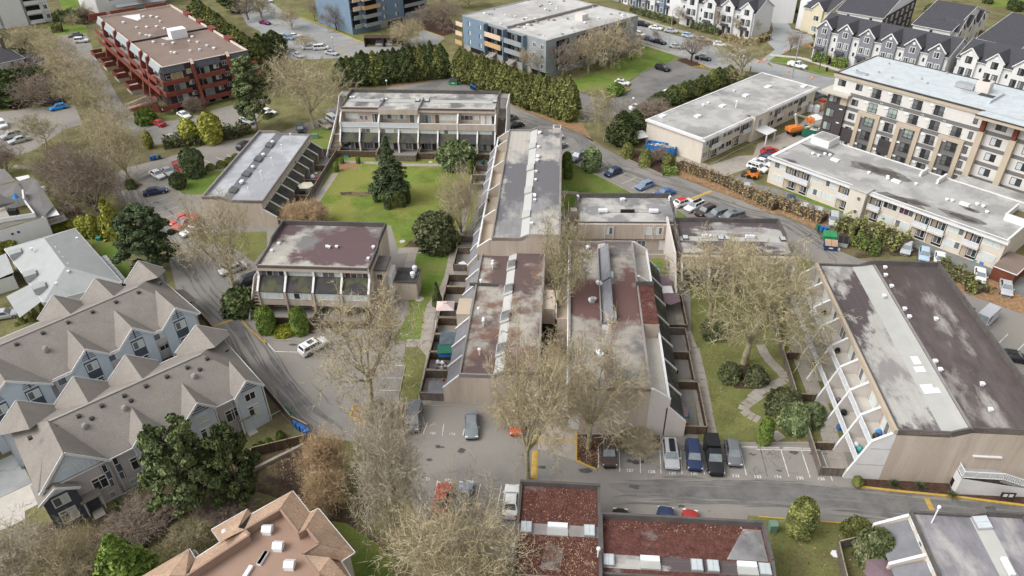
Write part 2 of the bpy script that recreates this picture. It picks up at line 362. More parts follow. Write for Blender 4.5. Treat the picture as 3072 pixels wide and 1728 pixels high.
# ---------------------------------------------------------------- windows
GL = {'p': 'glass_pale','d': 'glass_dark','g': 'glass_grey','n': 'glass_green','a': 'glass_amber','m': 'glass_plum','s': 'glass_sky','w': 'white_trim'}
def win(root,x,z,w,h,gl='pp',fr='white_trim',y=0.,rz=0.,t=.08,transom=0,name='window',rows=1):
 """a framed window whose lower left corner is at x, z on the wall plane y, its panes set into the frame"""
 n = len(gl)
 def frame():
  b = MB(); d0_,d1_ = -.06,.03
  b.box(0,d0_,0,w,d1_,t); b.box(0,d0_,h - t,w,d1_,h); b.box(0,d0_,t,t,d1_,h - t); b.box(w - t,d0_,t,w,d1_,h - t)
  for k in range(1,n): b.box(w * k / n - t * .35,d0_ + .008,t,w * k / n + t * .35,d1_ - .008,h - t)
  if transom: b.box(t,d0_ + .012,h * transom - t * .35,w - t,d1_ - .012,h * transom + t * .35)
  return b.mesh(name,MATS[fr])
 o = put(name,cached(('f',round(w,2),round(h,2),n,fr,transom,t),frame),root,(x,y,z),rz)
 pw = (w - 2 * t) / n
 for k,g in enumerate(gl):
  me = cached(('pn',round(pw,2),round(h - 2 * t,2),g),lambda: MB().box(.004,-.025,.004,pw - .004,.0,h - 2 * t - .004).mesh('pane',MATS[GL[g]]))
  put('pane',me,o,(t + pw * k,0,t))
 return o
def mixgl(n,s='ppgd'): return ''.join(rnd.choice(s) for _ in range(n))

# ---------------------------------------------------------------- plants
import numpy as np
rg = np.random.default_rng(5)
def npmesh(name,V,Fq,mats,mi=None,smooth=False):
 me = bpy.data.meshes.new(name); k = Fq.shape[1]
 me.vertices.add(len(V)); me.vertices.foreach_set('co',V.astype(np.float32).ravel())
 me.loops.add(Fq.size); me.loops.foreach_set('vertex_index',Fq.astype(np.int32).ravel())
 me.polygons.add(len(Fq)); me.polygons.foreach_set('loop_start',np.arange(0,Fq.size,k,dtype=np.int32))
 for m in mats: me.materials.append(m)
 if mi is not None: me.polygons.foreach_set('material_index',mi.astype(np.int32))
 me.update(calc_edges=True); return me
def unit(a): return a / np.maximum(np.linalg.norm(a,axis=1,keepdims=True),1e-6)
def cards(name,C,N,size,mat,aspect=.6,jit=.6):
 """leaf sprays: one small bent-free quad at each point of C, turned about N with jitter"""
 n = len(C); N = unit(N + rg.normal(0,jit,(n,3))); A = unit(np.cross(N,rg.normal(0,1,(n,3)))); B = np.cross(N,A)
 s = (size * rg.uniform(.6,1.4,n))[:,None]
 V = np.stack([C - A * s - B * s * aspect,C + A * s - B * s * aspect * .6,C + A * s * 1.1 + B * s * aspect,C - A * s * .8 + B * s * aspect],1).reshape(-1,3)
 return npmesh(name,V,np.arange(4 * n).reshape(n,4),[mat])
def twigs(name,P,Q,wd,mat):
 n = len(P); d = Q - P; s = unit(np.cross(d,rg.normal(0,1,(n,3)))) * (np.asarray(wd).reshape(-1,1) * .5)
 V = np.stack([P - s,P + s,Q],1).reshape(-1,3)
 return npmesh(name,V,np.arange(3 * n).reshape(n,3),[mat])
def limbs(name,segs,mat,n=5):
 V = []; Fs = []
 t = np.arange(n) * 2 * np.pi / n; cs = np.stack([np.cos(t),np.sin(t)],1)
 for p,q,a,b in segs:
  d = q - p; d = d / (np.linalg.norm(d) + 1e-9); x = np.cross(d,(0.3,.2,.93) if abs(d[2]) < .8 else (1,.1,0)); x /= np.linalg.norm(x); y = np.cross(d,x)
  i = len(V) * n
  for c,r in ((p,a),(q,b)): V.append(c + (cs[:,:1] * x + cs[:,1:] * y) * r)
  for k in range(n): Fs.append((i + k,i + (k + 1) % n,i + n + (k + 1) % n,i + n + k))
 return npmesh(name,np.concatenate(V),np.array(Fs),[mat])
def bare_tree(key,h=11,spread=5,trunk=.3,fork=.25,limbs_n=6,ntw=5200,twl=1.0,twr=.055,up=.55,bark='bark_olive',tw='twig_tan',stems=1,tcol=None,droop=0.):
 """a leafless tree: trunk and boughs as tubes, the twig haze as thousands of tapering slivers"""
 def make():
  big,mid,ends = [],[],[]
  def grow(p,d,L,r,lev):
   k = 4 if lev < 2 else 3
   for s in range(k):
    d = d + rg.normal(0,.16 + .05 * lev,3) + np.array([0,0,.07 * up - droop * .1 * lev]); d /= np.linalg.norm(d)
    q = p + d * L / k; r2 = r * .84
    (big if lev < 2 else mid).append((p,q,r,r2))
    if lev >= 2: ends.append((q,d,lev))
    if lev < 4 and (s > 0 or lev > 1):
     for _ in range(2 if lev < 2 or rg.random() < .45 else 1):
      a = rg.normal(0,1,3); a -= d * a.dot(d); a /= np.linalg.norm(a)
      dd = d * rg.uniform(.45,.8) + a * rg.uniform(.55,.95) + np.array([0,0,.15 * up]); dd /= np.linalg.norm(dd)
      grow(q,dd,L * rg.uniform(.48,.72),r2 * .58,lev + 1)
    p,r = q,r2
  for s in range(stems):
   o = np.array([rg.normal(0,.25),rg.normal(0,.25),0]) if stems > 1 else np.zeros(3)
   top = o + np.array([rg.normal(0,.15),rg.normal(0,.15),h * fork])
   big.append((o,top * .5 + o * .5,trunk * 1.15,trunk)); big.append((top * .5 + o * .5,top,trunk,trunk * .9))
   for k in range(limbs_n):
    t = 2 * np.pi * (k + rg.uniform(-.3,.3)) / limbs_n; tilt = rg.uniform(.35,1.) * spread / (h * (1 - fork))
    d = np.array([np.cos(t) * tilt,np.sin(t) * tilt,1]); d /= np.linalg.norm(d)
    grow(top,d,(h * (1 - fork)) * rg.uniform(.62,.8),trunk * .55,1)
  E = np.array([e[0] for e in ends]); Dd = np.array([e[1] for e in ends])
  i = rg.integers(0,len(E),ntw); P = E[i] + rg.normal(0,.06,(ntw,3)); d = unit(unit(Dd[i]) * 1.0 + rg.normal(0,.36,(ntw,3)) + np.array([0,0,.10 * up - droop]))
  L = (twl * rg.uniform(.45,1.25,ntw))[:,None]; Q = P + d * L
  # a side shoot on each
  j = rg.integers(0,ntw,ntw // 2); t = rg.uniform(.2,.8,(len(j),1)); P2 = P[j] + (Q[j] - P[j]) * t; Q2 = P2 + unit(d[j] + rg.normal(0,.7,(len(j),3))) * L[j] * .6
  allz = np.concatenate([Q[:,2]]); sc_ = h / np.percentile(allz,98)
  me1 = limbs('trunk',[(a,b,r,q) for a,b,r,q in big],MATS[bark],6)
  segs = mid; n = len(segs);
  A = np.array([s[0] for s in segs]); B = np.array([s[1] for s in segs]); rr = np.array([max(s[2] * 1.15,.034) for s in segs])
  dd = B - A; sd = unit(np.cross(dd,rg.normal(0,1,(n,3))))
  s1 = sd * rr[:,None]; s2 = unit(np.cross(dd,sd)) * rr[:,None]
  V1 = np.stack([A - s1,A + s1,B],1).reshape(-1,3); V2 = np.stack([A - s2,A + s2,B],1).reshape(-1,3)
  X = np.concatenate([P,P2]); Y = np.concatenate([Q,Q2]); m = len(X); wd = np.concatenate([np.full(ntw,twr),np.full(len(j),twr * .8)])
  s = unit(np.cross(Y - X,rg.normal(0,1,(m,3)))) * (wd * .5)[:,None]
  V3 = np.stack([X - s,X + s,Y],1).reshape(-1,3)
  V = np.concatenate([V1,V2,V3]); me2 = npmesh('crown',V,np.arange(len(V)).reshape(-1,3),[MATS[tw]])
  return me1,me2,sc_
 return cached(('bare',key),make)
def foliage(key,mat,shape,n,size,jit=.6,aspect=.6,lump=0.25,flat=None):
 """a leafy mass: sprays through the outer shell of shape(u in 0..1 height, angle) -> radius"""
 def make():
  H,rad = shape; u = rg.beta(*(flat or (1.15,1.25)),n); t = rg.uniform(0,2 * np.pi,n)
  base = np.array([rad(x) for x in u]); f1,f2,f3 = rg.uniform(0,6,3); lob = 1 + lump * (.5 * np.sin(t * 2 + f1 + u * 5) + .45 * np.sin(t * 5 + u * 13 + f2) * np.sin(u * 9 + f3) + .3 * np.sin(t * 9 - u * 17 + f1)) + rg.normal(0,lump * .28,n)
  r = base * lob * (1 - rg.exponential(.10,n).clip(0,.6)); C = np.stack([r * np.cos(t),r * np.sin(t),u * H + rg.normal(0,.04 * H / 6,n)],1)
  N = np.stack([np.cos(t),np.sin(t),np.full(n,.35)],1)
  return cards('foliage',C,N,size,MATS[mat],aspect,jit)
 return cached(('fol',key),make)
def fir_mesh(key,h,rad,mat,whorls=26,droop=.25,size=.28,dens=60):
 def make():
  Cs = []; Ns = []
  for k in range(whorls):
   f = (k + .5) / whorls; z = h * (.24 + .76 * f); r = rad * (1 - f) ** .85 * (.72 + .4 * rg.random()) + .12
   nb = max(4,int(8 * (1 - f) + 4))
   for b in range(nb):
    t = rg.uniform(0,2 * np.pi); L = r * rg.uniform(.7,1.15); m = int(dens * (.3 + L / rad))
    s = rg.uniform(.15,1,m) ** .8; wdt = (1 - s * .75) * L * .30
    off = rg.normal(0,1,m) * wdt
    x = s * L; zz = z - droop * L * s ** 1.3 + rg.normal(0,.07,m)
    Cs.append(np.stack([x * np.cos(t) - off * np.sin(t),x * np.sin(t) + off * np.cos(t),zz],1)); Ns.append(np.tile([.3 * np.cos(t),.3 * np.sin(t),1.],(m,1)))
  return cards('foliage',np.concatenate(Cs),np.concatenate(Ns),size,MATS[mat],.35,.45)
 return cached(('fir',key),make)
def clump_mesh(key,clumps,mat,per,size,jit=.8,squash=.6):
 """pine-like crown: leaf sprays on many separate clumps (x, y, z, r)"""
 def make():
  Cs = []; Ns = []
  for x,y,z,r in clumps:
   m = int(per * r * r); d = unit(rg.normal(0,1,(m,3))); q = rg.uniform(.55,1,(m,1)) ** .6
   Cs.append(np.array([x,y,z]) + d * q * np.array([r,r,r * squash])); Ns.append(d + np.array([0,0,.5]))
  return cards('foliage',np.concatenate(Cs),np.concatenate(Ns),size,MATS[mat],.5,jit)
 return cached(('clump',key),make)
TREE_N = 0
def plant(name,label,cat,loc,meshes,rz=None,scale=1.,group=None,sz=None):
 """meshes: list of (part name, mesh)"""
 o = thing(name,label,cat,loc,rnd.uniform(0,6.28) if rz is None else rz,group)
 o.scale = (scale,scale,scale * (sz or 1))
 for n_,me in meshes: put(n_,me,o)
 return o

# ---------------------------------------------------------------- ground, roads, lawns
SHEETS = [0]
def sheet(name,pts,z,mat,parent=None,kind='structure'):
 SHEETS[0] += 1; z += SHEETS[0] * .00035
 o = MB().poly([gp(p,z) for p in pts]).build(name,MATS[mat],parent)
 # keep every sheet facing up
 if o.data.polygons[0].normal.z < 0: o.data.flip_normals()
 if parent is None: o['kind'] = kind
 return o
def TT(c,r,*q): return [T(c,r,x,y) for x,y in q]
def DD(*q): return [D(x,y) for x,y in q]
g = MB().quad((-1500,-1200,0),(1500,-1200,0),(1500,1800,0),(-1500,1800,0)).build('ground',MATS['meadow']); g['kind'] = 'structure'
lot = sheet('parking_lot',DD((1010,205),(1130,190),(1180,222),(1274,260),(1390,308),(1493,357),(1560,394),(1673,443),(1701,443),(1945,535),(2054,582),(2111,631),(2160,651),(2340,700),(2420,728),(2496,763),(2620,800),(2640,1330),(2640,1400),(2239,1330),(2038,1309),(1881,1296),(1860,1420),(1300,1420),(1060,1345),(1045,1290),(1000,1170),(900,1112),(778,1098),(736,1067),(642,963),(547,843),(492,786),(443,725),(417,620),(391,569),(330,520),(285,470),(289,436),(325,420),(409,400),(534,360),(700,335),(750,315),(850,285)),.004,'asphalt')
sheet('back_lot',TT(1,0,(1500,850),(1760,785),(1900,770),(2080,835),(2190,885),(2450,960),(2500,1150),(800,1100),(680,1060)),.008,'asphalt_dark')
sheet('west_drive',TT(0,0,(560,330),(830,320),(880,430),(960,620),(1180,1000),(1330,1130),(1470,1180),(1730,1160),(2240,1010),(2500,1090),(2480,1230),(2000,1330),(1520,1395),(1330,1360),(1050,1150),(800,800),(540,470)),.004,'asphalt')
sheet('west_yard',TT(0,0,(-300,1040),(0,1080),(380,1040),(720,1010),(800,1200),(620,1250),(330,1449),(180,1500),(-300,1500)),.004,'asphalt')
sheet('apartment_lot',TT(1,0,(60,-60),(280,100),(960,370),(1140,450),(1400,450),(1640,290),(1850,370),(1740,450),(1380,520),(1000,545),(880,560),(400,580),(200,500),(60,300),(-60,240),(-130,100),(0,0),(-100,-80),(-60,-140)),.004,'road')
sheet('north_lot',TT(2,0,(690,890),(930,960),(1190,870),(1200,780),(1290,720),(1420,650),(1650,590),(1800,650),(2040,700),(1600,940),(1300,1070),(1100,1150),(740,1170),(720,1000)),.004,'asphalt_dark')
st = sheet('street',TT(2,0,(600,0),(1230,225),(1550,320),(1850,400),(2140,480),(2430,575),(2576,650)) + TT(3,0,(110,600),(270,640),(520,705),(800,765),(1200,900),(1500,1100),(900,950),(570,850),(0,700)) + TT(2,0,(2000,650),(1560,500),(1230,370),(560,100)),.004,'road')
sheet('side_street',TT(3,0,(30,580),(170,480),(90,400),(150,300),(140,150),(160,0),(150,-60),(215,-60),(240,130),(330,280),(520,340),(545,400),(330,470),(200,545),(90,620)),.008,'road')
sheet('alley',TT(3,0,(-40,1500),(0,1390),(380,1230),(520,1090),(600,960),(560,850),(900,950),(760,1050),(700,1350),(250,1420),(140,1560),(-20,1600)) + TT(2,1,(2080,330),(1900,280),(1640,170),(1640,80),(1960,215),(2250,120)),.004,'concrete')
sheet('gravel_lane',TT(3,1,(-260,330),(-120,300),(0,400),(120,420),(490,520),(840,660),(1000,730),(1250,840),(1600,940),(1930,1060),(2260,1180),(2420,1260),(2700,1330),(2700,1560),(2300,1340),(1830,1165),(1500,990),(1200,880),(760,710),(280,540),(0,450)),.004,'gravel')
sheet('back_yard_lane',TT(0,3,(-200,260),(0,330),(150,260),(310,545),(0,690),(-200,760)),.004,'road')
sheet('driveway',TT(0,3,(-200,765),(0,694),(312,550),(395,740),(240,820),(240,900),(60,990),(-200,1060)),.004,'concrete_pale')
# lawns
def lawn(pts,mat='lawn',z=.012): return sheet('lawn',pts,z,mat)
lawn(TT(1,1,(800,110),(2160,110),(2190,340),(2160,560),(2100,760),(2010,1010),(1390,1010),(1330,790),(900,850),(250,880),(250,800),(600,540)),'lawn')
lawn(TT(1,1,(1555,1065),(1945,1060),(1900,1300),(1850,1460)) + TT(1,2,(1735,180),(1690,260),(1620,525),(1340,520),(1500,260),(1500,80),(1600,60)),'lawn_lush')
lawn(TT(1,2,(1470,555),(1600,560),(1712,650),(1612,1120),(1385,1110),(1440,830)),'lawn_dull')
lawn(TT(2,1,(460,165),(640,190),(1000,370),(1230,490),(680,490),(640,640),(450,660)),'lawn_lush')
lawn(TT(2,1,(1330,1085),(1530,1085),(1540,1260),(1380,1250)),'lawn_lush')
lawn(TT(2,1,(1640,640),(1760,720),(1640,720)),'lawn_lush')
lawn(DD((1735,690),(2005,690),(2010,760),(2075,900),(2110,1000),(2150,1110),(1757,1112),(1740,900)),'lawn_dull')
lawn(TT(3,3,(-60,880),(190,885),(860,950),(1250,1000),(1480,1020),(1500,1500),(-100,1500)),'lawn_dull')
lawn(TT(0,1,(1640,370),(2240,235),(2400,250),(2060,500),(1760,490)),'lawn_lush')
lawn(TT(1,0,(480,1330),(560,1255),(830,1215),(780,1400),(720,1480),(620,1480)),'lawn_lush')
lawn(TT(3,1,(350,1090),(560,1150),(450,1260),(400,1310),(360,1250)),'lawn_lush')
lawn(TT(3,2,(2440,820),(2700,880),(2700,1100),(2560,960)),'lawn_lush')
lawn(TT(0,1,(-60,240),(210,110),(400,70),(560,140),(640,420),(850,690),(560,820),(400,500),(200,300),(0,250)),'lawn_dull')
lawn(TT(0,1,(60,860),(200,900),(260,870),(240,980),(80,1000)),'lawn_lush')
lawn(TT(0,1,(840,890),(1080,860),(1240,1200),(1500,1260),(1300,1440),(1100,1300),(900,1000)),'lawn_lush')
lawn(TT(0,0,(560,-40),(740,-40),(770,30),(700,130),(640,150),(590,60)),'lawn_lush')
lawn(TT(0,0,(430,240),(830,240),(850,320),(560,340)),'lawn_lush')
lawn(TT(0,0,(-60,310),(60,300),(80,360),(-60,380)),'lawn_lush')
lawn(TT(0,0,(1500,1110),(2230,960),(2250,1010),(1740,1150),(1530,1165)),'lawn_dull')
lawn(TT(1,0,(290,110),(500,100),(800,190),(1250,330),(1420,300),(1480,380),(1400,440),(1140,440),(960,360)),'lawn_dull')
lawn(TT(2,0,(640,780),(1000,640),(1300,470),(1330,440),(1640,520),(1600,585),(1300,700),(1180,780),(860,880),(700,880)),'lawn_lush')
lawn(TT(2,0,(2090,740),(2300,700),(2320,740),(2200,800)),'lawn_lush')
lawn(TT(3,0,(110,590),(180,540),(400,580),(520,640),(780,720),(800,760),(520,700),(270,610)),'lawn_lush',.01)
lawn(TT(2,0,(1230,175),(1550,270),(1850,390),(2100,450),(2080,470),(1550,310),(1230,215)),'lawn_dull',.01)
lawn(TT(2,0,(1230,380),(1560,490),(1620,530),(1600,540),(1250,400)),'lawn_dull',.01)
lawn(TT(3,0,(2250,-60),(2640,-60),(2640,110),(2270,60)),'lawn_lush')
lawn(TT(3,1,(230,440),(480,500),(840,650),(830,680),(480,560)),'lawn_lush')
lawn(TT(3,1,(1080,760),(1270,800),(1500,900),(1480,930),(1260,860)),'lawn_dull')
lawn(TT(3,1,(2290,1180),(2420,1230),(2400,1260),(2300,1220)),'lawn_dull')
lawn(TT(2,1,(2080,40),(2240,-60),(2330,10),(2120,100)),'lawn_dull')
# west of the red block and round the left-hand houses
sheet('planting_bed',TT(0,3,(1000,830),(1500,600),(2576,250),(2576,500),(2100,900),(1200,1500),(-100,1500),(-100,1040),(500,920)),.006,'soil')
sheet('planting_bed',TT(1,3,(-60,240),(540,90),(620,420),(960,900),(1300,1200),(1300,1500),(900,1500),(550,800),(-60,600)),.008,'soil')
lawn(TT(0,3,(1500,1010),(1900,850),(2200,830),(2150,1100),(1500,1460),(1300,1460)),'lawn_dull',.014)
lawn(TT(1,3,(760,920),(900,940),(1180,1130),(1400,1320),(1300,1500),(1000,1500),(880,1130)),'lawn_lush',.014)
lawn(TT(0,1,(1700,880),(2576,850),(2576,1000),(2450,1150),(2280,1020)),'lawn_dull')
def bed(pts,mat='soil',z=.02): return sheet('planting_bed',pts,z,mat)
bed(TT(1,1,(820,190),(1030,185),(1000,240),(830,270),(790,240)),'leaf_litter')
bed(TT(1,1,(830,470),(1140,470),(1100,520),(850,500)),'soil',.02)
bed(TT(1,1,(1590,880),(1960,830),(1950,1010),(1450,1000)),'soil')
bed(TT(1,1,(1930,200),(2140,170),(2080,290),(1990,250)),'bark_mulch')
bed(TT(1,2,(130,290),(590,300),(590,450),(100,430)),'soil')
bed(TT(1,2,(965,1150),(1470,1130),(1490,1390),(1130,1380),(935,1255)),'leaf_litter')
bed(TT(2,3,(690,80),(1480,90),(1480,170),(1090,180),(900,190),(870,415),(680,340)),'bark_mulch')
bed(TT(2,2,(345,250),(585,250),(580,800),(320,820)),'bark_mulch')
bed(TT(2,2,(2130,850),(2300,720),(2480,860),(2400,990),(2200,980)),'bark_mulch')
bed(TT(3,2,(80,1180),(300,1130),(600,1250),(560,1350),(250,1350)),'bark_mulch')
bed(TT(3,3,(940,560),(1000,510),(1850,540),(1890,660),(2700,690),(2700,800),(1850,680),(960,590)),'bark_mulch')
bed(TT(2,1,(1090,120),(1230,60),(1480,110),(1640,240),(1640,310),(1530,310)),'bark_mulch',.01)
bed(TT(2,1,(1640,310),(1700,220),(2100,350),(2576,560),(2600,700),(2300,560)),'leaf_litter',.01)
bed(TT(3,1,(0,590),(0,450),(280,540),(600,650),(760,720),(820,800),(580,830),(480,790)),'leaf_litter',.01)
bed(TT(3,1,(570,850),(820,780),(1200,870),(1500,990),(1650,1080),(1100,1100),(980,1110),(800,1040),(620,930)),'soil',.01)
bed(TT(3,1,(1640,1120),(1830,1160),(2300,1330),(2700,1560)) + TT(3,2,(2700,330),(2576,265),(2270,155),(1830,0)),'leaf_litter',.01)
bed(TT(3,2,(1960,140),(2110,210),(2060,290),(1990,230)),'bark_mulch')
bed(TT(0,1,(1180,405),(1240,310),(1380,400),(1230,465)),'soil')
bed(TT(1,0,(1640,200),(1900,180),(1980,300),(1830,350),(1650,280)),'bark_mulch',.014)
bed(TT(2,0,(1640,580),(1730,560),(1900,620),(1880,640),(1790,640)),'bark_mulch',.014)
bed(TT(2,0,(0,960),(300,1100),(730,1200),(840,1369),(1000,1450),(740,1300),(0,1000)),'leaf_litter',.01)
bed(TT(1,0,(1350,840),(1760,780),(1760,760),(1300,800)),'leaf_litter',.014)
sheet('muddy_patch',TT(0,1,(500,480),(640,560),(800,640),(830,720),(620,760),(580,640)),.018,'soil')

# concrete walks, slab by slab
def walk(pts,wd,sl=1.5,mat='concrete',z=.03,name='sidewalk'):
 """a walk of separate slabs laid along the line pts (photo points)"""
 P = [gp(p) for p in pts]; cx = sum((p for p in P),Vector()) / len(P)
 root = thing(name,None,None,(cx.x,cx.y,0)); root['kind'] = 'structure'
 for a,b in zip(P,P[1:]):
  d = b - a; L = d.length; n = max(1,round(L / sl)); u = d / L; ang = math.atan2(u.y,u.x)
  me = cached(('slab',round(L / n,1),round(wd,1),mat),lambda: MB().box(-L / n / 2 + .02,-wd / 2,0,L / n / 2 - .02,wd / 2,.05).mesh('slab',MATS[mat]))
  for k in range(n):
   c = a + u * (L * (k + .5) / n) - cx; put('slab',me,root,(c.x,c.y,z - .05 + rnd.uniform(0,.014)),ang)
 return root
walk(TT(1,1,(790,290),(610,560),(540,700)),1.5)
walk(TT(1,1,(830,178),(1180,190),(1450,208),(1930,212),(2130,215)),1.3)
walk(TT(1,1,(2160,180),(2110,420),(2020,800),(1975,1010)),1.3)
walk(TT(1,1,(1400,1038),(1975,1032),(2180,1040)),2.0)
walk(TT(1,1,(1940,1060),(1890,1300)) + TT(1,2,(1840,30),(1715,200),(1665,520)),1.7)
walk(TT(1,2,(1480,545),(1640,545),(1735,660),(1650,1130)),1.9)
walk(TT(1,1,(1540,1060),(1500,1200)),1.6)
walk(TT(2,1,(448,465),(690,482)),1.2)
walk(TT(2,2,(1790,590),(1860,900),(1930,1300)) + TT(2,3,(1955,90),),2.1)
walk(TT(2,2,(1790,590),(1690,330),(1640,100)),1.6)
walk(TT(3,2,(330,300),(430,720),(530,970),(640,1230)) + TT(3,3,(690,60),(800,420)),2.2)
walk(TT(3,2,(-60,1080),(40,1000),(170,945),(255,905),(270,880),(225,820),(130,730),(70,650),(30,560)),1.4,.9)
walk(TT(2,2,(2440,1290),(2340,1240),(2285,1195),(2300,1150),(2380,1090),(2450,1045)),1.4,.9)
walk(TT(3,3,(150,60),(230,130)),1.5)
walk(TT(2,0,(1230,165),(1850,355),(2200,450)),2.0)
walk(TT(3,0,(120,530),(430,560),(790,680)),1.8,mat='concrete_pale')
walk(TT(2,0,(1230,400),(1560,505),(1800,580),(2000,660),(2300,715)),1.5)
walk(TT(0,1,(120,225),(330,240),(530,270)),1.6)
walk(TT(1,0,(790,1290),(745,1449)),1.6)
walk(TT(2,1,(450,520),(410,830)),2.0,mat='patio')
walk(TT(2,1,(1640,1270),(1540,1090)),1.4)

# kerbs and painted lines
def kerb(pts,mat='concrete',h=.13,wd=.16,label=None):
 P = [gp(p) for p in pts]; b = MB()
 for p,q in zip(P,P[1:]): b.bar(p + Vector((0,0,h / 2)),q + Vector((0,0,h / 2)),wd,h)
 o = b.build('kerb',MATS[mat]); o['kind'] = 'structure'; return o
kerb(TT(0,2,(2180,110),(2400,400),(2576,560)) + TT(1,2,(105,510),),'paint_yellow',wd=.2)
kerb(TT(1,2,(105,510),(600,530)),'concrete')
kerb(TT(1,2,(965,1150),(940,1255),(1130,1385),(1420,1410)),'paint_yellow',wd=.22)
kerb(TT(1,2,(1470,760),(1390,1110),(1480,1140),(1860,1160)),'concrete')
kerb(TT(2,3,(600,55),(675,55),(672,340),(875,425)),'paint_yellow',wd=.22)
kerb(TT(2,3,(295,0),(280,190),(160,150)),'paint_yellow',wd=.22)
kerb(TT(3,3,(960,590),(1400,640),(1880,685),(2700,790)),'paint_yellow',wd=.3,h=.18)
kerb(TT(3,3,(10,880),(870,945),(1280,990)),'paint_yellow',wd=.16)
kerb(TT(3,3,(0,165),(590,170)),'concrete')
kerb(TT(1,0,(280,105),(660,240),(960,370),(1145,445)),'paint_yellow',wd=.3)
kerb(TT(1,0,(1640,290),(1840,360)),'paint_yellow',wd=.3)
kerb(TT(2,0,(930,960),(1190,872)),'paint_yellow',wd=.45,h=.3)
kerb(TT(2,0,(1800,645),(1870,640),(1910,655)),'paint_yellow',wd=.3); kerb(TT(2,0,(1870,640),(1905,610)),'paint_yellow',wd=.3)
kerb(TT(2,0,(640,880),(760,885),(900,850)),'concrete'); kerb(TT(2,0,(1290,715),(1420,645),(1650,585)),'concrete')
kerb(TT(2,1,(1100,125),(1530,315),(1640,315)),'timber_cap',h=.2)
kerb(TT(2,1,(460,165),(640,195),(870,310),(1230,490)),'concrete')
kerb(TT(0,1,(1180,410),(1235,465)),'paint_yellow'); kerb(TT(0,1,(1620,375),(1760,495),(1850,560)),'concrete')
kerb(TT(3,0,(110,600),(270,615),(520,695),(800,762)),'concrete')
kerb(TT(2,1,(1960,215),(2180,90),(2420,-20)),'concrete')
kerb(TT(1,0,(190,250),(250,235)),'paint_yellow'); kerb(TT(1,0,(800,460),(915,540),(870,550)),'paint_yellow')
def band(pts,wd,mat,z=.045,name='painted_line',parent=None):
 P = [gp(p) for p in pts]; b = MB()
 for p,q in zip(P,P[1:]):
  d = (q - p).normalized(); s = Vector((-d.y,d.x,0)) * wd / 2; zz = Vector((0,0,z))
  b.quad(p - s + zz,q - s + zz,q + s + zz,p + s + zz)
 o = b.build(name,MATS[mat],parent)
 if parent is None: o['kind'] = 'structure'
 return o
def line(*pts,wd=.1): band(pts,wd,'paint_white',.045,'stall_line',lot)
for q in (((885,195),(885,400)),((1085,180),(1093,440)),((1285,200),(1293,455)),((1480,220),(1490,462)),((1680,230),(1694,465)),((1860,220),(1912,470)),((2060,215),(2112,475)),((2255,222),(2315,478)),((2450,228),(2518,488))): line(*TT(2,3,*q))
for q in (((30,230),(98,488)),((228,234),(305,492)),((425,240),(510,500)),((620,250),(725,530)),((-10,228),(610,240))): line(*TT(3,3,*q))
for q in (((1780,530),(1725,820)),((2195,560),(2130,840)),((2398,575),(2340,870))): line(*TT(1,3,*q))
for q in (((1840,-20),(1825,95)),((2040,20),(2025,95)),((1680,-30),(1640,80))): line(*TT(1,3,*q))
for q in (((105,515),(210,628)),((210,628),(440,634))): line(*TT(1,2,*q),wd=.12)
for q in (((1240,885),(1440,885)),((1220,1003),(1410,1005)),((1270,760),(1470,765))): line(*TT(1,2,*q))
for q in (((575,45),(455,95)),((655,70),(520,130)),((975,210),(880,255)),((1155,290),(1018,352)),((1245,335),(1110,393)),((1340,370),(1200,440)),((1435,416),(1295,482))): line(*TT(2,1,*q))
for q in (((1620,525),(1430,585)),((1675,570),(1490,625)),((1730,612),(1535,675)),((1790,655),(1590,725)),((1985,165),(2050,205)),((2085,135),(2140,160)),((2190,110),(2240,135)),((2290,80),(2330,105))): line(*TT(0,1,*q))
for q in (((2250,385),(2180,450)),((2420,460),(2300,578)),((2600,530),(2500,632))): line(*TT(3,2,*q))
for q in (((2350,530),(2250,600)),((2250,480),(2170,540))): pass
# speed bumps
def bump(pts,wd,label,mat='paint_yellow'):
 a,b = [gp(p) for p in pts]; c = (a + b) / 2; d = b - a; L = d.length; o = MB().slabx([(-wd / 2,.008),(-wd / 4,.06),(wd / 4,.06),(wd / 2,.008)],-L / 2,L / 2).build('speed_bump',MATS[mat],None,False,(c.x,c.y,0),math.atan2(d.y,d.x))
 tag(o,label,'speed bump','yellow speed bumps across the lanes')
bump(TT(0,2,(2045,390),(2320,292)),.55,'worn yellow speed bump across the lane beside the grey gabled townhouses')
bump(TT(2,1,(1750,550),(1978,460)),.8,'yellow speed bump behind the white hatchback with red roof')
bump(TT(2,3,(265,510),(275,240)),.75,'yellow speed bump beside the tree trunk near the fire lane')
bump(TT(3,3,(1635,700),(1690,815)),.85,'short yellow speed bump below the corner building with the white stair')
bump(TT(0,1,(1720,1070),(1830,1030)),.5,'yellow speed bump under the bare tree beside three parked cars')
bump(TT(1,0,(800,467),(1030,405)),.35,'thin yellow speed hump across the apartment lot by the bin shelter')
